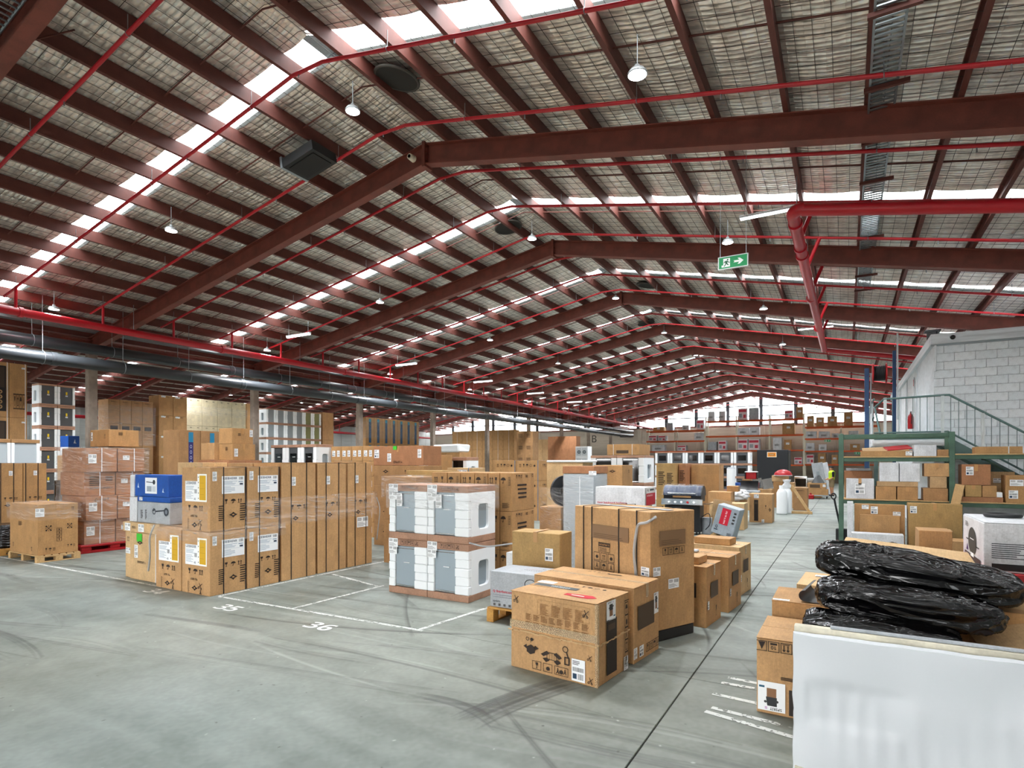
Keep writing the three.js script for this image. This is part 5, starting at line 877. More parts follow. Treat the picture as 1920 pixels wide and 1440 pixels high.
// ------------------------------------------------------------ right foreground: wrapped panel, cartons, black bags
{
  const foamWrap = new THREE.MeshPhysicalMaterial({ color: 0xd6dade, roughness: 0.5 });
  const o = thing('wrapped_door_leaf', 'large panel wrapped in white foam sheet in front of the black bags', 'panel', 1.05, 0, 4.21), w = 2.7, h = 0.885, t = 0.075;
  const g = new THREE.BoxGeometry(w, h, t, 160, 40, 4), p = g.attributes.position;
  for (let i = 0; i < p.count; i++) {
    const x = p.getX(i), y = p.getY(i), z = p.getZ(i), e = Math.max(0, 1 - (w / 2 + x) / 0.12);
    const rip = 0.005 * Math.sin(x * 62 + 2 * noise.noise(x * 3, y, 1)) * Math.max(0, noise.noise(x * 1.4, y * 2, 4) + 0.35) * Math.min(1, Math.max(0, 0.3 - y) * 4) + 0.014 * noise.noise(x * 2.2, y * 4, 2) + 0.007 * noise.noise(x * 7, y * 3, 9);
    const sm = (t) => { t = Math.max(0, Math.min(1, t)); return t * t * (3 - 2 * t); }, box = -0.016 * sm((0.3 - Math.abs(x + 1.0)) / 0.1) * sm((0.17 - Math.abs(y - 0.02)) / 0.08);
    p.setXYZ(i, x + (x < -w / 2 + 0.01 ? 0.012 * noise.noise(y * 9, z * 8, 3) : 0), y + (y > h / 2 - 0.01 ? 0.006 * noise.noise(x * 6, z, 2) : 0), z + (z > 0 ? rip + box - e * 0.02 : 0));
  }
  g.translate(0, h / 2, 0); g.computeVertexNormals(); part('foam_wrap', g, foamWrap, o);
  part('core_board', cbox(w - 0.02, 0.03, t, 0.004), MAT.cream, o).position.y = 0;
  const b = thing('wrapped_door_leaf', 'cream edged door panel standing just behind the foam-wrapped one', 'panel', 1.06, 0, 4.315);
  part('panel_core', cbox(2.72, 0.915, 0.07, 0.005), MAT.cream, b); part('edge_strip', cbox(2.5, 0.014, 0.05, 0.004), MAT.grey, b).position.set(0.1, 0.916, 0);
}
carton(-0.63, 0.06, 5.0, 5.75, 0, 0.6, MAT.kraft, 'tan grill carton standing upside down beside the white strokes on the floor', { wear: 0.012, lid: 'z', print: [['grillcard', 'f', 0.17, 0.24, 0.2, 0.23, PI], ['ten', 'f', 0.2, 0.9, 0.26, 0.09, PI], ['blackpatch', 'f', 0.44, 0.2, 0.12, 0.2], ['textwide', 'f', 0.45, 0.5, 0.26, 0.03]] });
carton(-0.6, 0.3, 5.82, 6.5, 0, 0.73, MAT.kraft2, 'tan carton under the curled grey sheet, behind the upside-down carton', { wear: 0.008, lid: 'x', print: [['shipwide', 't', 0.09, 0.08, 0.14, 0.06]] });
{
  const s = solo('plastic_sheet', (() => { const g = new THREE.PlaneGeometry(0.75, 0.6, 30, 4), p = g.attributes.position; for (let i = 0; i < p.count; i++) { const x = p.getX(i) + 0.375, y = p.getY(i); const r = 0.05; let px = x - 0.3, py = 0; if (x < 0.16) { const a = (0.16 - x) / r; px = -0.14 - Math.sin(a) * r; py = r - Math.cos(a) * r; } p.setXYZ(i, px, py + 0.006, -y); } g.computeVertexNormals(); return g; })(), flat(0x3c3b39, 0.5, 0, { side: THREE.DoubleSide }), 'dark grey plastic sheet curling up at its edge on the tan carton', 'sheet');
  s.position.set(-0.15, 0.735, -6.14); s.rotation.y = -0.12;
}
carton(-0.45, 0.6, 6.95, 7.75, 0, 0.69, MAT.kraftLight, 'pale tan carton with a small barcode on top behind the curled sheet', { turn: -0.06, wear: 0.008, tape: 'z', print: [['shipb', 't', 0.2, 0.72, 0.16, 0.1], ['darkpatch', 't', 0.5, 0.25, 0.2, 0.12], ['shipwide', 't', 0.72, 0.22, 0.22, 0.1]] });
carton(0.12, 1.0, 4.42, 5.3, 0, 0.68, MAT.kraft2, 'brown carton hidden under the black bags behind the panel'); carton(0.35, 1.45, 5.4, 6.4, 0, 0.92, MAT.kraft2, 'brown carton supporting the topmost black bag');
carton(0.52, 0.92, 4.42, 4.72, 0.683, 0.78, MAT.kraft, 'small brown carton lying against the cream panel beside the bags', { turn: 0.05 });
{
  const ba = tileNoise(9, 40), bb = tileNoise(30, 110), bc = tileNoise(60, 60), rid = (v) => 1 - Math.abs(2 * v - 1);
  const bagBump = dataTex(1024, 1024, (u, v) => { const w = v + 0.06 * ba(u, v * 0.3), q = u + 0.02 * ba(v, u); return 0.5 * Math.pow(rid(ba(q, w)), 2) + 0.35 * Math.pow(rid(bb(q, w)), 2) + 0.15 * rid(bc(q, w)); }, false, 2, 1);
  const bagMat = new THREE.MeshPhysicalMaterial({ color: 0x060608, roughness: 0.15, specularIntensity: 1, bumpMap: bagBump, bumpScale: 0.0015 });
  const bag = (x, y, d, L, H, Dp, turn, tilt, sd, label) => {
    const g = new THREE.SphereGeometry(1, 300, 170), p = g.attributes.position, se = (v, e) => Math.sign(v) * Math.pow(Math.abs(v), e);
    for (let i = 0; i < p.count; i++) {
      const x0 = p.getX(i), y0 = p.getY(i), z0 = p.getZ(i), n = V3(x0, y0, z0), px = se(x0, 0.42) * L / 2, taper = 1 - 0.1 * Math.abs(se(x0, 0.5)) - 0.1 * se(x0, 1);
      let py = se(y0, 0.45) * H / 2 * taper, pz = se(z0, 0.45) * Dp / 2 * taper;
      const wr = 1 - Math.abs(noise.noise(px * 1.7 + sd, py * 8 + pz * 7, sd + pz * 4)) * 2, w2 = 1 - Math.abs(noise.noise(px * 4.5, py * 15 + sd, pz * 13)) * 2, w3 = 1 - Math.abs(noise.noise(px * 13 + sd, py * 30, pz * 30 + 4)) * 2;
      const k = 0.03 * Math.pow(Math.max(0, wr), 2) + 0.015 * Math.pow(Math.max(0, w2), 2) + 0.0035 * Math.pow(Math.max(0, w3), 2) - 0.03 + 0.012 * noise.noise(px * 3, py * 3, pz * 3 + sd);
      n.set(n.x / L, n.y / H, n.z / Dp).normalize(); p.setXYZ(i, px + n.x * k * 0.7, py + n.y * k, pz + n.z * k);
    }
    g.computeVertexNormals(); const m = solo('plastic_bag', g, bagMat, label, 'bag'); m.position.set(x, y, -d); m.rotation.set(0, turn, tilt); return m;
  };
  bag(0.2, 0.8, 4.82, 0.95, 0.2, 0.5, 0.03, -0.03, 1.3, 'lowest and thinnest of three glossy black plastic bags, edged with clear film');
  bag(0.37, 0.96, 5.16, 1.16, 0.24, 0.6, 0.05, -0.07, 4.7, 'middle glossy black plastic bag of the three');
  bag(0.46, 1.13, 5.62, 1.36, 0.26, 0.74, -0.05, -0.13, 8.1, 'topmost and longest glossy black plastic bag of the three');
  const f = solo('film_flap', (() => { const g = new THREE.PlaneGeometry(0.9, 0.16, 24, 4), p = g.attributes.position; for (let i = 0; i < p.count; i++) { const x = p.getX(i), y = p.getY(i); p.setXYZ(i, x, 0.03 * noise.noise(x * 4, y * 5, 1) + Math.max(0, x - 0.15) * 0.14, -y); } g.computeVertexNormals(); return g; })(), milkFilm, 'white film edge poking out from under the lowest black bag', 'plastic wrap'); f.position.set(0.36, 0.72, -4.6);
}
{ // sheets of board and boxes at the frame edge
  const c = solo('cardboard_sheet', cbox(0.95, 0.012, 0.7, 0.002, 0.004), MAT.kraftIn, 'big bent cardboard flap behind the end of the black bags', 'cardboard'); c.position.set(1.25, 0.86, -5.35); c.rotation.set(0.35, 0.25, 0.25);
  const e = solo('cardboard_sheet', cbox(1.3, 0.012, 0.5, 0.002), MAT.kraftLight, 'pale cardboard flap lying behind the topmost black bag', 'cardboard'); e.position.set(0.62, 1.03, -7.6); e.rotation.set(0.12, -0.1, -0.06);
  carton(0.0, 0.83, 7.9, 8.6, 0, 0.98, MAT.kraft2, 'brown carton beneath the pale cardboard flap'); carton(0.78, 1.12, 8.75, 9.2, 0, 1.16, MAT.kraft2, 'plain tan carton standing between the flap and the red box', {});
  carton(0.86, 2.1, 6.95, 8.3, 0.0, 0.5, MAT.kraft3, 'brown carton below the red barbecue box');
  carton(0.86, 2.1, 6.95, 8.3, 0.503, 0.965, MAT.red, 'red barbecue box with white lettering under the white grill box', { print: [['redprint', 'f', 0.42, 0.6, 0.36, 0.18], ['darkpatch', 'f', 0.42, 0.2, 0.2, 0.08]] });
  carton(1.13, 1.95, 7.0, 8.1, 0.968, 1.43, MAT.white, 'white grill box with printed grill pictures on the red box', { print: [['bbqfront', 'f', 0.47, 0.46, 0.72, 0.4], ['bbqleft', 'l', 0.5, 0.48, 0.9, 0.42]], lid: 'z' });
  const r = solo('rolled_hose', new THREE.TorusGeometry(0.14, 0.02, 8, 28).rotateX(PI / 2), MAT.blackPlastic, 'black cable loop lying on the white grill box', 'cable'); r.position.set(1.4, 1.455, -7.7);
  for (let k = 0; k < 3; k++) carton(1.02, 1.3, 4.5, 4.85, 0.3 + k * 0.18, 0.477 + k * 0.18, MAT.white, 'small white and pink carton in the short stack behind the cream panel', { group: 'small white cartons behind the cream panel', print: [['pinkbox', 'l', 0.5, 0.5, 0.3, 0.15], ['textwide', 'f', 0.5, 0.5, 0.2, 0.04]] });
  carton(1.0, 1.34, 4.46, 4.9, 0, 0.297, MAT.kraft3, 'brown carton at the bottom of the short white stack');
}

// ------------------------------------------------------------ stacks on the far side: helpers for rows of look-alikes
const layered = (label, k, ny) => (ny > 1 ? `${label}, ${k === ny - 1 ? 'topmost' : ['bottom', 'second', 'third', 'fourth', 'fifth'][k]} layer` : label);
function rows(x0, x1, d0, d1, nx, nd, y0, ny, h, mat, label, group, opt = {}) {   // a block of equal cartons
  const w = (x1 - x0) / nx, d = (d1 - d0) / nd;
  for (let k = 0; k < ny; k++) for (let i = 0; i < nx; i++) for (let j = 0; j < nd; j++)
    carton(x0 + i * w + 0.004, x0 + (i + 1) * w - 0.004, d0 + j * d + 0.004, d0 + (j + 1) * d - 0.004, y0 + k * h, y0 + (k + 1) * h - 0.003, typeof mat === 'function' ? mat(k) : mat, layered(label, k, ny), { group, wear: 0.005, ...opt, print: typeof opt.print === 'function' ? opt.print(k, i, j) : opt.print });
}
// appliance stacks made from one packed unit and its copies
function stackOf(unit, list, label, group) {
  const ys = [...new Set(list.map((p) => p[1].toFixed(2)))].sort((a, b) => a - b), base = label; list.forEach(([x, y, d, turn], i) => { label = layered(base, ys.indexOf(y.toFixed(2)), ys.length); if (i === 0) unit.userData.label = label; if (i === 0) { unit.position.set(x, y, -d); unit.rotation.y = turn; } else dup(unit, x, y, d, turn, label, group); });
}
function unit(name, label, group, w, h, d, panel, opt) { const o = thing(name, label, opt.cat ?? 'appliance', 0, 0, 0, 0, group); packedAppliance(o, w, h, d, panel, opt); return o; }
const grid = (fn, a, b, c = 1) => { const out = []; for (let i = 0; i < a; i++) for (let j = 0; j < b; j++) for (let k = 0; k < c; k++) out.push(fn(i, j, k)); return out; };

// tall cartons by the frame edge
rows(-17.75, -17.0, 4.7, 6.6, 1, 4, 0, 1, 1.985, MAT.kraft2, 'tall brown strapped carton behind the pallet at the end of the bay line', 'tall strapped cartons behind the pallet', { name: 'fridge_carton', lid: 'x', straps: [['z', 0.1], ['z', 0.62]], print: [['row3', 'r', 0.5, 0.58, 0.3, 0.08], ['diamond', 'r', 0.38, 0.5, 0.16, 0.08], ['ship', 'r', 0.5, 0.88, 0.07, 0.11]] });
pallet(-16.5, -15.62, 5.2, 5.85, MAT.woodOrange, 'orange-tinted pallet under the black wrapped goods');
{ const b = solo('wrapped_goods', cbox(0.8, 0.52, 0.6, 0.05, 0.03), new THREE.MeshPhysicalMaterial({ color: 0x0d0e12, roughness: 0.2, bumpMap: filmBump, bumpScale: 0.03 }), 'black film-wrapped goods on the orange-tinted pallet', 'goods'); b.position.set(-16.06, 0.147, -5.52); }
{ const o = thing('wrapped_drum', 'dark brown film-wrapped drum between the tall cartons and the wrapped stack', 'drum', -17.1, 0, 7.1); part('drum_body', new THREE.CylinderGeometry(0.3, 0.3, 1.55, 24).translate(0, 0.775, 0), flat(0x3a2d24, 0.25), o); for (const y of [0.5, 1.0, 1.45]) part('drum_hoop', new THREE.TorusGeometry(0.305, 0.015, 6, 24).rotateX(PI / 2).translate(0, y, 0), flat(0x2a211b, 0.3), o); part('film_top', new THREE.SphereGeometry(0.3, 20, 10, 0, 7, 0, PI / 2).scale(1, 0.9, 1).translate(0, 1.56, 0), film, o); }
{
  const g1 = 'pale grey appliances stacked behind the tall strapped cartons', l1 = 'pale grey fronted appliance in foam packing behind the tall strapped cartons';
  const u = unit('packed_fridge', l1, g1, 0.66, 0.88, 0.7, flat(0xb9c3c8, 0.4, 0.1), { px: 0, pw: 0.5, handle: false, ribs: 1, tray: MAT.kraft3 });
  stackOf(u, grid((i, k) => [-20.35, k * 0.882, 6.0 + i * 0.668 + 0.6, PI / 2], 2, 3), l1, g1);
  rows(-23.2, -22.5, 7.3, 8.21, 1, 2, 0, 3, 1.7, MAT.kraft2, 'tall brown wine cooler carton stacked against the columns', 'wine cooler cartons in a tall stack', { name: 'cooler_carton', straps: [['z', 0.9, MAT.strapWhite]], print: (k, i, j) => (j ? [['pict4', 'r', 0.55, 0.3, 0.3, 0.5], ['shipwide', 'r', 0.8, 0.92, 0.1, 0.05]] : [['wine', 'r', 0.5, 0.52, 0.3, 1.4]]) });
  const g2 = 'dark grey fridges stacked in foam beside a column', l2 = 'dark grey fronted bar fridge in foam packing, high stack beside a column';
  const v = unit('packed_fridge', l2, g2, 0.6, 0.84, 0.62, MAT.darkPanel, { px: 0.0, pw: 0.42, ribs: 3, handle: false, band: 0.07, print: [['yellow', 'f', 0.5, 0.62, 0.06, 0.12], ['shipwide', 'f', 0.5, 0.5, 0.08, 0.05]] });
  stackOf(v, grid((i, k) => [-27.2, k * 0.843, 10.48 + i * 0.61, PI / 2], 2, 6), l2, g2);
  carton(-24.7, -24.0, 9.9, 10.5, 0, 2.25, MAT.kraft2, 'brown carton under the small blue boxes beside the column'); carton(-24.6, -24.0, 9.95, 10.4, 2.253, 2.55, MAT.white, 'white carton between the brown carton and the blue box by the column'); carton(-24.6, -24.0, 9.95, 10.3, 2.553, 2.95, MAT.blue, 'small blue box on the white carton by the column', { print: [['tick', 'r', 0.6, 0.5, 0.15, 0.2]] });
  carton(-25.2, -24.5, 11.5, 12.1, 0, 3.3, MAT.kraftLight, 'pale carton beyond the column, level with the blue box', { print: [['blackpatch', 'r', 0.5, 0.85, 0.2, 0.2]] });
}
rows(-22.7, -22.0, 10.3, 11.8, 1, 4, 0, 5, 0.84, MAT.kraft3, 'brown carton with dark stickers in the film-wrapped block by the columns', 'film-wrapped carton block by the columns', { name: 'appliance_carton', print: (k) => (k % 2 ? [['blackpatch', 'r', 0.5, 0.82, 0.24, 0.14]] : [['textwide', 'r', 0.5, 0.9, 0.2, 0.03]]) });
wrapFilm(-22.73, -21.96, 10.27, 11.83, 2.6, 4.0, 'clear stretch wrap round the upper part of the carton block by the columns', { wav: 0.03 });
rows(-22.7, -22.0, 12.0, 13.06, 1, 2, 0, 6, 0.75, MAT.kraft2, 'brown carton in the six-high stack between two columns', 'six-high brown cartons between the columns', { name: 'appliance_carton', print: [['shipwide', 'r', 0.3, 0.94, 0.16, 0.06], ['textwide', 'r', 0.6, 0.94, 0.1, 0.03]] });
rows(-25.8, -25.0, 14.8, 17.7, 1, 4, 0, 4, 1.21, (k) => (k > 1 ? MAT.beige : MAT.kraftLight), 'large beige carton in the tall block behind the second column', 'tall block of beige cartons', { name: 'appliance_carton', print: [['textwide', 'r', 0.3, 0.93, 0.12, 0.04], ['textwide', 'r', 0.75, 0.93, 0.12, 0.04]] });
wrapFilm(-25.82, -24.96, 14.78, 17.72, 4.1, 4.5, 'band of clear film round the top of the beige cartons', { wav: 0.02 });
rows(-14.62, -13.3, 8.95, 9.9, 2, 2, 0, 4, 0.515, MAT.kraftRed, 'brown carton in the block carrying the three loose cartons', 'block below the three loose cartons');
carton(-13.95, -13.38, 9.1, 9.75, 2.065, 2.47, MAT.kraft2, 'lower of two loose taped cartons behind the fridge cartons', { tape: 'x', print: [['ship', 'r', 0.15, 0.45, 0.1, 0.2], ['text', 'f', 0.6, 0.7, 0.12, 0.1]] }); carton(-13.95, -13.4, 9.1, 9.7, 2.473, 2.87, MAT.kraft2, 'upper of two loose taped cartons behind the fridge cartons', { tape: 'x', print: [['ship', 'r', 0.9, 0.7, 0.09, 0.18], ['text', 'r', 0.35, 0.6, 0.1, 0.08]] }); carton(-14.55, -13.98, 9.0, 9.45, 2.065, 2.5, MAT.kraft, 'small loose carton set beside the two taped cartons', { tape: 'z' });
rows(-17.3, -16.5, 9.55, 10.85, 1, 2, 0, 2, 1.47, MAT.kraft3, 'brown fridge carton with an upright blue strip', 'fridge cartons with blue strips', { name: 'fridge_carton', print: [['bluestrip', 'r', 0.55, 0.5, 0.14, 1.35]] });
rows(-26.6, -25.9, 18.4, 19.1, 1, 1, 0, 3, 1.65, MAT.kraft2, 'plain brown carton in the slim tower beside the second column', 'slim brown tower', {});
{
  const g = 'white dishwashers stacked high beyond the columns', l = 'foam-packed grey dishwasher in the high stack beyond the columns';
  const u = unit('packed_dishwasher', l, g, 0.64, 0.83, 0.64, MAT.ovenGrey, { px: 0, pw: 0.38, handle: false, ribs: 3, band: 0.06 });
  stackOf(u, grid((i, k) => [-28.3, k * 0.84, 21.4 + i * 0.65, PI / 2], 4, 6), l, g);
  const l3 = 'foam-packed olive fronted dishwasher at the end of the high stack', v = unit('packed_dishwasher', l3, g, 0.64, 0.83, 0.64, flat(0x7d7f55, 0.4), { px: 0, pw: 0.38, handle: false, ribs: 3, band: 0.06 });
  stackOf(v, grid((i, k) => [-28.3, k * 0.84, 24.0 + i * 0.65, PI / 2], 2, 6), l3, g);
  rows(-28.7, -28.0, 25.1, 26.0, 1, 1, 0, 3, 1.7, MAT.kraft3, 'brown carton in the tower at the end of the dishwasher stack', 'brown tower by the dishwashers');
  const g4 = 'white ovens in foam behind the fridge cartons', l4 = 'white foam-packed oven in the pile behind the tall fridge cartons';
  const w = unit('packed_oven', l4, g4, 0.62, 0.83, 0.6, MAT.darkPanel, { px: 0, pw: 0.36, ribs: 2, window: true, band: 0.08 });
  stackOf(w, grid((i, k) => [-14.1 + i * 0.63, k * 0.835, 11.3, 0], 3, 3), l4, g4);
}
rows(-12.5, -10.9, 11.5, 12.1, 4, 1, 0, 6, 0.408, MAT.kraft2, 'brown carton with two white stickers behind the tall fridge cartons', 'stickered cartons behind the fridge cartons', { print: [['shipb', 'f', 0.28, 0.5, 0.12, 0.16], ['ship', 'f', 0.74, 0.5, 0.1, 0.17]] });
rows(-24.8, -24.0, 24.7, 29.5, 1, 7, 0, 3, 1.54, MAT.kraft2, 'brown carton with a dark blue strip in the wrapped row beyond the columns', 'blue striped cartons beyond the columns', { name: 'fridge_carton', print: (k) => (k ? [['tealstrip', 'r', 0.5, 0.5, 0.2, 1.4]] : []) });
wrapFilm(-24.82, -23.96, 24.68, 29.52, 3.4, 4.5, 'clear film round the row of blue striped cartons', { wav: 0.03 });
rows(-9.95, -8.4, 10.5, 11.2, 1, 1, 0, 4, 0.482, MAT.kraft3, 'long brown carton in the pile under the green stickered one', 'long cartons in the low pile', { print: [['diamond', 'f', 0.25, 0.7, 0.2, 0.1], ['row3', 'f', 0.7, 0.7, 0.25, 0.1], ['hazard', 'f', 0.5, 0.3, 0.3, 0.08]] });
carton(-9.95, -8.42, 10.5, 11.2, 1.93, 2.39, MAT.kraftRed, 'long brown carton with a green sticker on its lid', { tape: 'z', print: [['green', 'f', 0.45, 0.9, 0.13, 0.09], ['ship', 'f', 0.33, 0.4, 0.12, 0.2], ['ship', 'f', 0.93, 0.6, 0.11, 0.2], ['shipb', 'f', 0.07, 0.6, 0.15, 0.2], ['brandmark', 'f', 0.52, 0.17, 0.34, 0.09]] });
carton(-8.15, -7.2, 9.6, 10.2, 0, 1.83, MAT.olive, 'dull tan carton behind the dark brown cartons', { print: [['ship', 'f', 0.1, 0.9, 0.1, 0.15], ['ship', 'f', 0.85, 0.92, 0.1, 0.15]] });
carton(-10.0, -9.4, 12.4, 13.0, 0, 2.2, MAT.kraft2, 'tall brown carton beside the white packed oven', { print: [['shipwide', 'f', 0.2, 0.86, 0.2, 0.16]] });
{ const o = thing('packed_oven', 'white packed oven wrapped in film behind the brown carton row', 'oven', -9.3, 1.35, 13.4); packedAppliance(o, 0.6, 0.8, 0.6, MAT.blackGlass, { px: 0, pw: 0.34, ribs: 2, window: true }); carton(-9.62, -8.98, 13.1, 13.7, 0, 1.347, MAT.kraft3, 'brown carton beneath the white packed oven'); }
carton(-9.0, -8.2, 12.2, 12.8, 0, 1.86, MAT.kraftLight, 'pale carton with a blue edge label behind the narrow cartons', { straps: [['x', 0.85, MAT.strapBlue]], print: [['shipwide', 'f', 0.6, 0.92, 0.3, 0.2]] });
for (let k = 0; k < 3; k++) for (let i = 0; i < 2; i++) carton(-10.9 + i * 0.91, -10.0 + i * 0.91, 17.6, 18.9, k * 0.69, 0.687 + k * 0.69, MAT.kraft2, layered('wide brown carton with a row of handling marks in the second bay', k, 3), { group: 'three-high marked cartons in the second bay', straps: [['x', 0.95, MAT.strapBlue]], print: [['row5', 'f', 0.5, 0.75, 0.7, 0.14], ['row3', 'r', 0.3, 0.75, 0.3, 0.14], ['shipwide', 'r', 0.85, 0.7, 0.24, 0.2]] });
{ const o = solo('wrapped_goods', cbox(1.4, 0.36, 0.9, 0.06, 0.04), MAT.foam, 'white film-wrapped flat goods on top of a brown stack', 'goods'); o.position.set(-14.8, 2.43, -20.4); rows(-15.5, -14.1, 20, 20.9, 2, 1, 0, 3, 0.81, MAT.kraft2, 'brown carton under the white film-wrapped flat goods', 'cartons below the white wrapped goods'); }
rows(-27.5, -21.75, 38, 38.8, 6, 1, 0, 6, 0.748, MAT.kraft2, 'brown carton in the great carton wall near the end wall', 'great wall of cartons', { name: 'appliance_carton', straps: [['x', 0.5, MAT.strapWhite]] });
rows(-20.4, -19.1, 36, 36.9, 2, 1, 0, 5, 0.845, MAT.kraft3, 'dark brown carton with slotted marks in the stack by a far column', 'slotted brown cartons by a far column', { print: [['bold3', 'f', 0.5, 0.6, 0.4, 0.3]] });
rows(-20.9, -18.4, 42, 42.8, 4, 1, 0, 4, 1.02, MAT.kraftRed, 'tan carton in the stack before the end wall', 'tan cartons before the end wall');
rows(-17.6, -16.6, 40, 40.8, 1, 1, 0, 4, 0.8, MAT.foam, 'white foam-packed washer in the far stack', 'white washers in the far stack', { name: 'packed_washer', cat: 'washer', print: [['washers', 'f', 0.5, 0.5, 0.9, 0.66]] });
rows(-23.6, -22.2, 45, 45.7, 2, 1, 0, 2, 2.0, MAT.kraftLight, 'tall pale carton beyond the great wall of cartons', 'tall pale cartons near the end wall');

// ------------------------------------------------------------ middle ground between the tall carton and the end wall
{
  const o = thing('packed_fridge', 'pale grey film-wrapped fridge with cardboard top behind the open carton', 'fridge', -4.09, 0, 9.75);
  part('cabinet_body', cbox(0.58, 1.8, 0.66, 0.01), flat(0xaeb7bd, 0.35), o); part('top_tray', cbox(0.6, 0.13, 0.68, 0.006), MAT.kraftRed, o).position.y = 1.805; part('bottom_tray', cbox(0.6, 0.08, 0.68, 0.006), MAT.kraftRed, o); part('door_seam', lb(0.012, 1.6, 0.006, 0.03, 0.95, 0.334), MAT.foam, o); part('film_sleeve', filmSleeve(0.58, 1.75, 0.66, 0.006, 0.008), film, o).position.y = 0.05;
  stick(o, [0.6, 1.93, 0.68], 'shipwide', 'f', 0.96, 0.94, 0.14, 0.07);
  const d = thing('fan_disc', 'dark round fan disc standing against the grey wrapped fridge', 'fan', -4.46, 1.2, 9.62, 1.0); part('disc', new THREE.CylinderGeometry(0.28, 0.28, 0.05, 28).rotateX(PI / 2).translate(0, 0.28, 0), flat(0x2b2d30, 0.4), d); part('disc_hub', new THREE.SphereGeometry(0.09, 14, 10).translate(0, 0.28, 0.03), flat(0x1b1c1e, 0.4), d);
  carton(-4.85, -4.42, 9.4, 9.95, 0, 1.195, MAT.kraft2, 'brown carton under the dark round fan disc', { print: [['pict4', 'f', 0.5, 0.3, 0.3, 0.08]] });
  const sp = solo('film_flap', (() => { const g = new THREE.PlaneGeometry(0.5, 0.9, 8, 12), p = g.attributes.position; for (let i = 0; i < p.count; i++) p.setZ(i, 0.06 * noise.noise(p.getX(i) * 5, p.getY(i) * 4, 3)); g.computeVertexNormals(); return g; })(), film, 'loose sheet of film hanging over the carton beside the grey fridge', 'plastic wrap'); sp.position.set(-4.55, 1.1, -9.33);
  carton(-4.2, -3.62, 10.4, 11.0, 0, 1.95, MAT.kraft2, 'plain brown carton with small dark marks next to the grey wrapped fridge', { print: [['diamond', 'f', 0.66, 0.94, 0.14, 0.06], ['glass', 'f', 0.35, 0.94, 0.05, 0.07], ['up', 'r', 0.6, 0.94, 0.1, 0.07]] });
  carton(-3.5, -2.82, 9.05, 9.6, 0, 1.297, MAT.kraft2, 'brown carton carrying the long white barbecue box');
  carton(-3.6, -2.76, 9.0, 9.6, 1.3, 1.6, MAT.white, 'long white barbecue box with a red end lying behind the tall carton', { print: [['ylong', 'f', 0.34, 0.14, 0.52, 0.07], ['redcard', 'r', 0.5, 0.5, 0.5, 0.28]] });
  const g = 'white cookers in foam behind the brown carton', l = 'white foam-packed cooker in the block behind the plain brown carton', u = unit('packed_cooker', l, g, 0.68, 0.72, 0.85, MAT.blackGlass, { px: 0, pw: 0.4, trim: true, ribs: 3, window: true, band: 0.06, cat: 'cooker' });
  stackOf(u, grid((i, k) => [-5.22 + i * 0.69, k * 0.725, 14.0, 0], 2, 3), l, g);
  carton(-6.0, -5.1, 12.0, 12.6, 0, 2.0, MAT.kraftLight, 'pale carton under loose white sheets beside the white cookers'); const s = solo('foam_sheet', cbox(1.0, 0.06, 0.7, 0.02, 0.015), MAT.foam, 'loose white foam sheets lying on the pale carton', 'foam sheet'); s.position.set(-5.5, 2.0, -12.3);
  rows(-8.3, -6.97, 22, 23.2, 1, 1, 0, 2, 1.14, MAT.kraft3, 'long brown carton under the strapped one in the middle of the hall', 'long cartons in the middle of the hall'); carton(-8.3, -6.97, 22, 23.4, 2.29, 2.72, MAT.kraft2, 'long strapped brown carton with a dark slot label on top of its stack', { straps: [['x', 0.2, MAT.strapWhite], ['x', 0.78, MAT.strapWhite]], print: [['darkpatch', 'f', 0.48, 0.3, 0.5, 0.12]] });
  carton(-5.45, -4.84, 19, 20, 0, 1.97, MAT.olive, 'dull tan carton with columns of print behind the covered grill', { print: [['text', 'f', 0.3, 0.75, 0.24, 0.5], ['text', 'f', 0.75, 0.75, 0.22, 0.4]] }); carton(-4.82, -4.58, 19.4, 20.2, 0, 1.95, MAT.kraftRed, 'slim brown carton between two broad cartons behind the grill', { print: [['text', 'f', 0.5, 0.8, 0.18, 0.4]] });
  carton(-4.54, -3.64, 20, 20.85, 0, 1.93, MAT.kraft2, 'broad plain brown carton with one small white sticker', { tape: 'x', print: [['shipwide', 'f', 0.13, 0.62, 0.14, 0.1]] });
  const g5 = 'glass fronted ovens in a long foam-packed row', l5 = 'foam-packed oven with dark glass door in the long far row', v = unit('packed_oven', l5, g5, 0.76, 0.63, 0.7, MAT.darkPanel, { px: 0, pw: 0.52, ribs: 1, window: true, handle: false, band: 0.05, cat: 'oven' });
  stackOf(v, grid((i, k) => [-8.3 + i * 0.78, k * 0.635, 30.4, 0], 6, 4), l5, g5);
  const h = thing('water_heater', 'white cylindrical water heater beside the broad brown carton', 'water heater', -3.95, 0, 24.2); part('tank', new THREE.CylinderGeometry(0.16, 0.16, 1.75, 20).translate(0, 0.875, 0), MAT.foam, h); part('tank_cap', new THREE.CylinderGeometry(0.12, 0.16, 0.06, 20).translate(0, 1.78, 0), MAT.grey, h);
  const k = thing('display_cabinet', 'big matt black cabinet with an orange label near the end wall', 'cabinet', -3.67, 0, 37.2); part('cabinet_body', cbox(1.64, 2.72, 1.8, 0.02), flat(0x1b1c1f, 0.6), k); part('side_panel', cb(0.02, 2.5, 0.5, 0.825, 1.35, 0.4), flat(0x3a3b36, 0.6), k); stick(k, [1.64, 2.72, 1.8], 'ember', 'f', 0.48, 0.9, 0.5, 0.3);
}
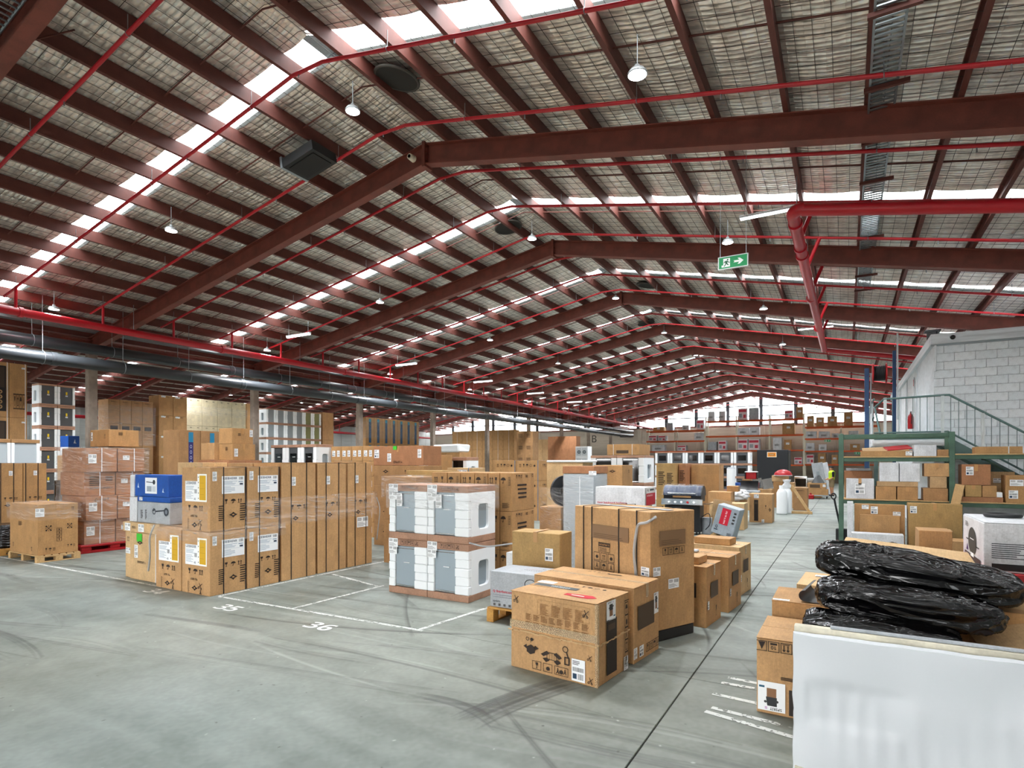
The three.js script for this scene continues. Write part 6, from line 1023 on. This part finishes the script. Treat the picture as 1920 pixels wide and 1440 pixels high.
// grill under clear film
{
  const o = thing('gas_grill', 'gas grill with film-covered lid, steel knobs panel and black cabinet', 'grill', -3.95, 0, 16.55), w = 1.12;
  part('cabinet', cb(w * 0.86, 0.72, 0.5, 0, 0.44, 0), MAT.blackPlastic, o); for (const [x, z] of [[-0.38, 0.2], [0.38, 0.2], [-0.38, -0.2], [0.38, -0.2]]) part('caster', new THREE.CylinderGeometry(0.04, 0.04, 0.03, 12).rotateZ(PI / 2).translate(x, 0.04, z), MAT.blackPlastic, o);
  part('control_panel', new THREE.BoxGeometry(w, 0.16, 0.06).rotateX(-0.25).translate(0, 0.9, 0.29), MAT.chrome, o);
  for (let i = 0; i < 5; i++) { const m = part('knob', new THREE.CylinderGeometry(0.03, 0.034, 0.04, 14).rotateX(PI / 2 - 0.25), i === 3 ? MAT.redPlastic : MAT.foam, o); m.position.set(-0.34 + i * 0.17, 0.9, 0.34); }
  part('fire_box', cb(w * 0.92, 0.16, 0.5, 0, 1.0, 0), MAT.blackPlastic, o);
  const lid = part('lid', new THREE.CylinderGeometry(0.27, 0.27, w * 0.93, 28, 1, false, 0, PI).rotateZ(PI / 2).rotateX(0).translate(0, 1.08, 0), flat(0x38445c, 0.3, 0.4), o); part('lid_end', new THREE.CylinderGeometry(0.272, 0.272, 0.03, 28, 1, false, 0, PI).rotateZ(PI / 2).translate(w * 0.465, 1.08, 0), MAT.blackPlastic, lid); part('lid_handle', tube([V3(-0.38, 1.14, 0.31), V3(0.38, 1.14, 0.31)], 0.018, 10), MAT.chrome, lid); part('cardboard_insert', cb(0.5, 0.05, 0.02, 0, 1.05, 0.28), MAT.kraft2, o);
  const fg = new THREE.CylinderGeometry(0.3, 0.3, w * 0.97, 40, 16, true, 0, PI).rotateZ(PI / 2), p = fg.attributes.position; for (let i = 0; i < p.count; i++) { const n = 1 + 0.06 * noise.noise(p.getX(i) * 6, p.getY(i) * 9, p.getZ(i) * 9); p.setXYZ(i, p.getX(i), p.getY(i) * n, p.getZ(i) * n); } fg.translate(0, 1.09, 0); fg.computeVertexNormals(); part('film_cover', fg, film, o);
  part('side_shelf', cb(0.18, 0.03, 0.42, 0.65, 0.86, 0), MAT.chrome, o); part('gas_bottle', new THREE.CylinderGeometry(0.14, 0.14, 0.45, 18).translate(0.6, 0.24, -0.12), MAT.grey, o); part('gas_hose', tube([V3(0.5, 0.5, 0.1), V3(0.7, 0.6, 0.15), V3(0.72, 0.3, 0.15), V3(0.6, 0.15, 0.1)], 0.012, 6, true), MAT.blackPlastic, o);
  const b = thing('barbecue_box', 'silver barbecue box with a red panel tipped on one edge by the aisle', 'box', -2.8, 0.0, 16.15); const dm = [0.58, 0.78, 0.45], c = part('carton', cbox(...dm, 0.012, 0.004), MAT.silver, b); c.rotation.z = -0.27; c.position.set(-0.02, 0.085, 0); stick(c, dm, 'tilt', 'f', 0.5, 0.5, 0.54, 0.74); part('wood_block', cbox(0.16, 0.09, 0.3, 0.005), MAT.wood, b).position.set(-0.24, 0, 0); b.rotation.y = -0.12;
  const pl = solo('cardboard_sheet', cbox(0.5, 0.95, 0.012, 0.002), MAT.kraftIn, 'upright sheet of plain board between the grill and the silver box', 'cardboard'); pl.position.set(-3.1, 0, -16.9); pl.rotation.set(-0.08, 0, -0.12);
  carton(-3.6, -2.6, 18.2, 18.9, 0, 0.78, MAT.kraftLight, 'pale carton with open top behind the silver box'); for (let k = 0; k < 3; k++) carton(-3.85 + k * 0.03, -3.1, 19.0, 19.7, k * 0.36, k * 0.36 + 0.355, k === 1 ? MAT.kraft2 : MAT.kraft, ['bottom', 'middle', 'top'][k] + ' carton of the three stacked flat behind the pale open carton', { print: k === 1 ? [['yellow', 'f', 0.6, 0.3, 0.2, 0.06]] : [] });
  carton(-3.3, -2.95, 19.4, 19.8, 1.07, 1.25, MAT.kraft2, 'little carton on top of the three flat cartons');
  const wp = solo('wood_plank', cbox(0.06, 1.0, 0.03, 0.004), MAT.wood, 'white edged plank leaning beside the film pile', 'board'); wp.position.set(-2.86, 0, -20.5); wp.rotation.z = 0.06;
  carton(-3.3, -2.9, 20.4, 20.9, 0, 0.75, MAT.kraft3, 'dark brown carton under the crumpled clear film pile'); const fp = solo('film_heap', (() => { const g = new THREE.SphereGeometry(0.36, 40, 24), p = g.attributes.position; for (let i = 0; i < p.count; i++) { const n = 1 + 0.35 * noise.noise(p.getX(i) * 7, p.getY(i) * 7, p.getZ(i) * 7); p.setXYZ(i, p.getX(i) * n, p.getY(i) * n * 0.55, p.getZ(i) * n); } g.computeVertexNormals(); return g; })(), milkFilm, 'heap of crumpled pale film on the dark brown carton', 'plastic wrap'); fp.position.set(-3.15, 0.9, -20.6);
  carton(-2.81, -2.11, 20.8, 21.5, 0, 0.95, MAT.kraft, 'tan carton with a dark pictured strip standing alone by the aisle', { lid: 'x', print: [['blackpatch', 'f', 0.3, 0.42, 0.13, 0.7], ['shipwide', 'f', 0.31, 0.92, 0.15, 0.13], ['glass', 'f', 0.72, 0.55, 0.06, 0.14], ['diamond', 'f', 0.9, 0.45, 0.08, 0.16], ['shipb', 'f', 0.6, 0.06, 0.08, 0.1]] });
  for (const [x, d, l] of [[-2.15, 24.6, 'white gas cylinder standing in front of its twin'], [-2.02, 25.1, 'white gas cylinder with a pale bag tied on top']]) { const q = thing('gas_cylinder', l, 'gas cylinder', x, 0, d); part('cylinder_body', new THREE.LatheGeometry([[0, 0], [0.18, 0], [0.19, 0.04], [0.19, 0.45], [0.185, 0.47], [0.19, 0.49], [0.19, 0.82], [0.13, 0.95], [0.05, 1.0], [0, 1.0]].map(([a, b]) => new THREE.Vector2(a, b)), 22), MAT.foam, q); part('valve_collar', new THREE.CylinderGeometry(0.1, 0.1, 0.16, 16, 1, true).translate(0, 1.03, 0), MAT.foam, q); if (d > 24.8) part('tied_bag', new THREE.LatheGeometry([[0.14, 0.98], [0.17, 1.1], [0.1, 1.2], [0.16, 1.32], [0, 1.33]].map(([a, b]) => new THREE.Vector2(a, b)), 14), milkFilm, q); }
  const fr = thing('timber_offcut', 'broken pale timber frame leaning by the gas cylinders', 'timber', -1.5, 0, 25.1); part('rail', cbox(0.75, 0.1, 0.12, 0.005), MAT.wood, fr); const ln = part('strut', cbox(0.1, 1.25, 0.08, 0.005), MAT.wood, fr); ln.rotation.z = 0.55; ln.position.set(0.3, 0.02, -0.05);
  carton(-1.92, -1.38, 26.8, 27.6, 0, 0.94, MAT.kraft3, 'dark tan carton by the aisle beyond the gas cylinders', { lid: 'x', print: [['shipwide', 'f', 0.4, 0.6, 0.12, 0.06], ['textwide', 'f', 0.5, 0.88, 0.4, 0.04]] });
  carton(-2.8, -2.4, 28.0, 28.6, 0, 1.15, MAT.kraft2, 'brown carton below the red dome grill'); carton(-2.35, -1.95, 28.0, 28.6, 0, 1.12, MAT.kraft, 'tan carton beside the one carrying the red dome grill'); carton(-2.86, -2.2, 28.0, 28.5, 1.16, 1.42, MAT.kraftLight, 'shallow open tray holding the red dome grill');
  const dm2 = thing('kettle_grill', 'red domed kettle grill lid resting on a cardboard tray', 'grill', -2.42, 1.42, 28.2); part('dome', new THREE.SphereGeometry(0.37, 28, 12, 0, 7, 0, PI / 2).scale(1, 0.72, 1), MAT.redPlastic, dm2); part('rim', new THREE.TorusGeometry(0.37, 0.02, 8, 28).rotateX(PI / 2), MAT.grey, dm2); part('dome_handle', lb(0.16, 0.03, 0.03, 0, 0.28, 0), MAT.blackPlastic, dm2);
  const ch = thing('chrome_hood', 'pair of shiny chrome rangehood panels leaning together', 'rangehood', -3.1, 0.85, 27.2); for (const x of [-0.2, 0.2]) { const m = part('hood_panel', cb(0.42, 0.5, 0.05, 0, 0.25, 0), MAT.chrome, ch); m.position.x = x; m.rotation.set(-0.5, 0, 0.25); } carton(-3.5, -2.75, 27, 27.6, 0, 0.84, MAT.kraft, 'tan carton carrying the chrome rangehood panels');
  const sl = thing('black_screen', 'black sloping glass panel propped on a low grey case', 'panel', -3.55, 0.72, 26.1); part('case_base', cbox(0.85, 0.1, 0.5, 0.02), MAT.grey, sl); const gp = part('glass_panel', cb(0.7, 0.46, 0.04, 0, 0.32, 0), MAT.blackGlass, sl); gp.rotation.x = -0.45; carton(-3.95, -3.15, 25.85, 26.4, 0, 0.717, MAT.kraftLight, 'pale carton below the black sloping panel');
  const rg = thing('generator', 'small red generator in a dark frame on a stand', 'generator', -3.55, 1.28, 26.9); part('engine_box', cbox(0.42, 0.28, 0.3, 0.02), MAT.redPlastic, rg); part('cover', cbox(0.5, 0.04, 0.34, 0.015), MAT.foam, rg).position.y = 0.29; for (const x of [-0.24, 0.24]) part('frame_post', lb(0.03, 0.3, 0.34, x, 0.15, 0), MAT.blackPlastic, rg); carton(-3.9, -3.55, 26.6, 27.2, 0, 1.277, MAT.kraft3, 'dark carton under the small red generator');
  carton(-4.6, -4.1, 27.0, 27.6, 0, 1.1, MAT.blueBin ?? MAT.blue, 'blue crate stack between the ovens and the black panel'); carton(-2.3, -1.75, 33, 33.6, 0, 0.7, MAT.kraft2, 'brown carton below the dark oven by the aisle'); { const q = thing('oven', 'dark glass oven set on a brown carton by the aisle', 'oven', -2.02, 0.703, 33.3); part('oven_body', cbox(0.58, 0.58, 0.5, 0.01), MAT.chrome, q); part('oven_door', cb(0.5, 0.4, 0.02, 0, 0.27, 0.255), MAT.blackGlass, q); }
  // workbench clutter by the person
  carton(-1.95, -0.85, 36, 36.8, 0.2, 0.52, MAT.kraft2, 'long brown carton on a low trolley near the person'); carton(-1.85, -0.95, 36, 36.8, 0.523, 0.86, MAT.kraft2, 'brown crate with a dark slot upon the low trolley load', { print: [['darkpatch', 'f', 0.4, 0.5, 0.5, 0.18], ['shipwide', 'f', 0.9, 0.6, 0.14, 0.14]] });
  const tr = thing('trolley', 'low steel trolley under the brown cartons near the person', 'trolley', -1.4, 0, 36.4); part('trolley_deck', cbox(1.15, 0.06, 0.85, 0.01), MAT.galv, tr).position.y = 0.138; for (const x of [-0.48, 0.48]) for (const z of [-0.34, 0.34]) part('wheel', new THREE.CylinderGeometry(0.065, 0.065, 0.05, 14).rotateZ(PI / 2).translate(x, 0.065, z), MAT.blackPlastic, tr);
  const tk = thing('fuel_can', 'dark red fuel can on the floor in front of the low trolley', 'can', -1.72, 0, 35.5); part('can_body', cbox(0.42, 0.24, 0.2, 0.03), MAT.redPlastic, tk); part('can_neck', new THREE.CylinderGeometry(0.04, 0.05, 0.1, 12).translate(0.05, 0.28, 0), MAT.redPlastic, tk);
  const ht = thing('rangehood', 'dark grey tilted rangehood on top of the brown crate', 'rangehood', -1.35, 0.865, 36.4); part('hood_body', new THREE.CylinderGeometry(0.12, 0.45, 0.42, 4).rotateY(PI / 4).translate(0, 0.21, 0), flat(0x4a4c4e, 0.35, 0.5), ht); part('hood_flue', cbox(0.16, 0.25, 0.16, 0.005), MAT.galv, ht).position.set(0, 0.4, 0);
  const wt = thing('basin', 'upturned pale basin balanced behind the dark rangehood', 'basin', -1.7, 0.79, 37.6); part('basin_shell', new THREE.SphereGeometry(0.5, 24, 10, 0, 7, PI / 2, PI / 2).scale(1.1, 0.6, 0.7).translate(0, 0.3, 0), MAT.foam, wt); carton(-2.2, -1.2, 37.3, 38, 0, 0.79, MAT.kraft2, 'brown carton under the pale basin');
  for (const [x, t, l, m] of [[-1.25, 0.16, 'tall grey door panel leaning against the far rack', MAT.grey], [-0.92, 0.2, 'tall pale panel leaning beside the grey door panel', MAT.white]]) { const q = solo('door_panel', cbox(0.62, 2.0, 0.05, 0.008), m, l, 'panel'); q.position.set(x, 0, x < -1.1 ? -40.2 : -40.7); q.rotation.set(-0.1, 0, t); }
}

// ------------------------------------------------------------ orange racking on the end wall
{
  const DR = 61.4, DB = 62.4;
  const bay = (xs, ys, top, label) => {
    const o = thing('pallet_rack', label, 'rack');
    for (const x of xs) for (const d of [DR, DB]) part('upright', bx(x - 0.06, x + 0.06, 0, top, d - 0.05, d + 0.05), MAT.cream, o);
    for (let i = 0; i + 1 < xs.length; i++) for (const y of ys) for (const d of [DR - 0.06, DB + 0.06]) part('beam', bx(xs[i], xs[i + 1], y - 0.14, y, d - 0.03, d + 0.03), MAT.orange, o);
    for (const y of ys) part('deck', bx(xs[0], xs[xs.length - 1], y - 0.02, y, DR, DB), MAT.galv, o);
  };
  bay([-18.66, -15.62, -12.6], [3.2, 4.28, 5.36], 5.5, 'low orange and cream pallet rack beside the corner of the end wall');
  bay([-12.45, -9.51, -6.47, -3.5], [1.8, 3.22, 4.7, 6.22], 6.6, 'tall orange and cream pallet rack in the middle of the end wall');
  bay([-3.38, -0.4, 2.6], [1.84, 3.1, 4.27, 5.36], 5.6, 'orange and cream pallet rack behind the green office rack');
  const T = [[-17.95, -16.8, 5.36, 5.8, 0], [-16.52, -15.84, 5.36, 6.2, 3], [-14.9, -14.2, 5.36, 5.9, 2], [-13.42, -12.67, 5.36, 6.4, 1], [-18.48, -17.55, 4.28, 4.9, 1], [-17.43, -16.58, 4.28, 4.86, 1], [-13.64, -12.67, 4.28, 5.05, 2], [-18.07, -16.69, 3.2, 3.87, 2], [-15.4, -14.46, 3.2, 3.8, 1], [-12.25, -11.62, 6.22, 7.2, 2], [-11.2, -10.58, 6.22, 7.2, 2], [-9.36, -8.51, 6.22, 7.4, 1], [-8.36, -7.43, 6.22, 7.4, 3], [-5.14, -4.4, 6.22, 7.0, 1], [-4.13, -3.55, 6.22, 7.3, 0], [-9.41, -8.36, 4.7, 5.45, 2], [-8.27, -7.38, 4.7, 5.5, 2], [-5.33, -4.26, 4.7, 5.8, 0], [-12.25, -11.41, 3.22, 4.1, 3], [-11.25, -10.48, 3.22, 4.2, 1], [-9.41, -8.46, 3.22, 4.3, 1], [-8.41, -7.38, 3.22, 4.3, 1], [-6.18, -5.38, 3.22, 4.4, 2], [-5.19, -4.54, 3.22, 4.2, 0], [-3.22, -2.63, 5.36, 6.4, 0], [-2.45, -1.79, 5.36, 6.25, 0], [-1.53, -0.7, 5.36, 6.3, 0], [-0.2, 0.55, 5.36, 6.6, 0], [-3.31, -2.41, 4.27, 4.95, 2], [-2.23, -1.31, 4.27, 4.9, 2], [-1.14, -0.53, 4.27, 4.7, 2], [-3.31, -2.59, 3.1, 3.85, 2], [-2.23, -1.57, 3.1, 3.7, 2], [-3.26, -2.63, 1.84, 2.75, 1], [-2.28, -1.62, 1.84, 2.85, 0], [-1.18, -0.66, 1.84, 2.7, 0], [-4.31, -3.6, 1.8, 2.5, 1], [0.2, 1.0, 4.27, 4.9, 2], [0.3, 1.1, 3.1, 3.7, 0], [-12.0, -11.0, 0, 1.2, 0], [-6.1, -5.2, 1.8, 2.7, 2]];
  const where = (x) => (x < -12.55 ? 'low corner rack' : x < -3.48 ? 'tall middle rack' : 'rack behind the office'), ms = [MAT.kraft2, MAT.white, MAT.white, MAT.grey], nm = ['brown carton', 'white and pink printed carton', 'white wrapped carton', 'grey cased goods'];
  for (const [a, b, y0, y1, k] of T) carton(a, b, DR, DR + 0.8, y0, y1, ms[k], `${nm[k]} on the orange ${where(a)}`, { name: 'rack_carton', group: `${nm[k]}s on the ${where(a)}`, wear: 0.02, print: k === 1 ? [['pinkbox', 'f', 0.5, 0.5, (b - a) * 0.94, (y1 - y0) * 0.92]] : k === 0 ? [['shipwide', 'f', 0.5, 0.6, 0.3, 0.2]] : k === 2 ? [['text', 'f', 0.5, 0.4, (b - a) * 0.6, 0.2]] : [] });
  for (const [x, y, l] of [[-1.5, 3.9, 'small green exit sign glowing on the rack behind the office'], [0.9, 2.72, 'small green exit sign low beside the green office rack']]) { const e = solo('exit_sign', cbox(0.5, 0.24, 0.04, 0.01), flat(0x0f9455, 0.5, 0, { emissive: 0x0c6a48, emissiveIntensity: 0.8 }), l, 'sign'); e.position.set(x, y, -61.285); stick(e, [0.5, 0.24, 0.04], 'exit', 'f', 0.5, 0.5, 0.48, 0.22); }
}

// ------------------------------------------------------------ the person in the hi-vis vest
{
  const o = thing('person', 'person in a yellow hi-vis vest, dark shirt and shorts standing by the green rack', 'person', -0.74, 0, 39.35, -1.15);
  const sd = (p, a, b, ra, rb) => { const ab = b.clone().sub(a), t = Math.max(0, Math.min(1, p.clone().sub(a).dot(ab) / ab.lengthSq())); return p.distanceTo(a.clone().addScaledVector(ab, t)) - (ra + (rb - ra) * t); };
  const field = (bones, min, size, res, k, name, mat, parent) => {
    const mc = new MarchingCubes(res, mat, false, false, 200000); mc.isolation = 0; const p = V3();
    for (let z = 0; z < res; z++) for (let y = 0; y < res; y++) for (let x = 0; x < res; x++) {
      p.set(min[0] + size * (x / (res / 2) - 1 + 1) / 2, min[1] + size * (y / (res / 2)) / 2, min[2] + size * (z / (res / 2)) / 2);
      let d = 9; for (const [a, b, ra, rb] of bones) { const e = sd(p, a, b, ra, rb), h = Math.max(0, k - Math.abs(d - e)) / k; d = Math.min(d, e) - h * h * k * 0.25; }
      mc.field[x + y * res + z * res * res] = -d;
    }
    mc.update(); const n = mc.count, P = new Float32Array(mc.positionArray.subarray(0, n * 3)), N = new Float32Array(mc.normalArray.subarray(0, n * 3));
    for (let i = 0; i < n; i++) for (let c = 0; c < 3; c++) P[i * 3 + c] = min[c] + size * (P[i * 3 + c] + 1) / 2;
    const g = new THREE.BufferGeometry(); g.setAttribute('position', new THREE.BufferAttribute(P, 3)); g.setAttribute('normal', new THREE.BufferAttribute(N, 3)); return part(name, g, mat, parent);
  };
  const v = (x, y, z) => V3(x, y, z), skin = flat(0xc08a68, 0.6), B = [];
  B.push([v(0, 0.95, 0), v(0, 1.35, 0), 0.13, 0.16], [v(0, 1.38, 0), v(0, 1.55, 0.02), 0.07, 0.055], [v(0, 1.6, 0.03), v(0, 1.66, 0.02), 0.088, 0.092], [v(0, 1.58, 0.11), v(0, 1.58, 0.115), 0.02, 0.014]);
  for (const s of [-1, 1]) B.push([v(s * 0.09, 0.92, 0), v(s * 0.1, 0.5, 0.01), 0.095, 0.065], [v(s * 0.1, 0.5, 0.01), v(s * 0.11, 0.08, -0.02), 0.062, 0.042], [v(s * 0.11, 0.045, -0.03), v(s * 0.13, 0.035, 0.14), 0.045, 0.035], [v(s * 0.19, 1.38, 0), v(s * 0.24, 1.1, 0.02), 0.055, 0.045], [v(s * 0.24, 1.1, 0.02), v(s * 0.18, 0.98, 0.24), 0.042, 0.032], [v(s * 0.18, 0.98, 0.25), v(s * 0.16, 0.97, 0.33), 0.034, 0.022]);
  field(B, [-0.9, 0, -0.9], 1.8, 72, 0.05, 'body', skin, o);
  const vest = []; vest.push([v(0, 0.93, 0), v(0, 1.36, 0), 0.155, 0.18]); for (const s of [-1, 1]) vest.push([v(s * 0.1, 1.36, 0), v(s * 0.17, 1.4, 0), 0.1, 0.07]);
  field(vest, [-0.9, 0, -0.9], 1.8, 60, 0.06, 'vest', flat(0xc6e81c, 0.6), o);
  const sleeves = []; for (const s of [-1, 1]) sleeves.push([v(s * 0.2, 1.39, 0), v(s * 0.235, 1.16, 0.015), 0.075, 0.062]); field(sleeves, [-0.9, 0, -0.9], 1.8, 60, 0.02, 'shirt', flat(0x1d1e22, 0.8), o);
  const sh = [[v(0, 0.93, 0), v(0, 0.98, 0), 0.16, 0.155]]; for (const s of [-1, 1]) sh.push([v(s * 0.09, 0.9, 0), v(s * 0.1, 0.58, 0.01), 0.115, 0.1]); field(sh, [-0.9, 0, -0.9], 1.8, 60, 0.04, 'shorts', flat(0x8f7b5c, 0.8), o);
  part('hair', new THREE.SphereGeometry(0.102, 18, 12, 0, 7, 0, 1.7).rotateX(-0.35).translate(0, 1.665, 0.01), flat(0x1c1714, 0.8), o);
  for (const s of [-1, 1]) part('shoe', cb(0.1, 0.09, 0.28, s * 0.12, 0.046, 0.05, 0.025), MAT.blackPlastic, o);
}

renderer.render(scene, camera);
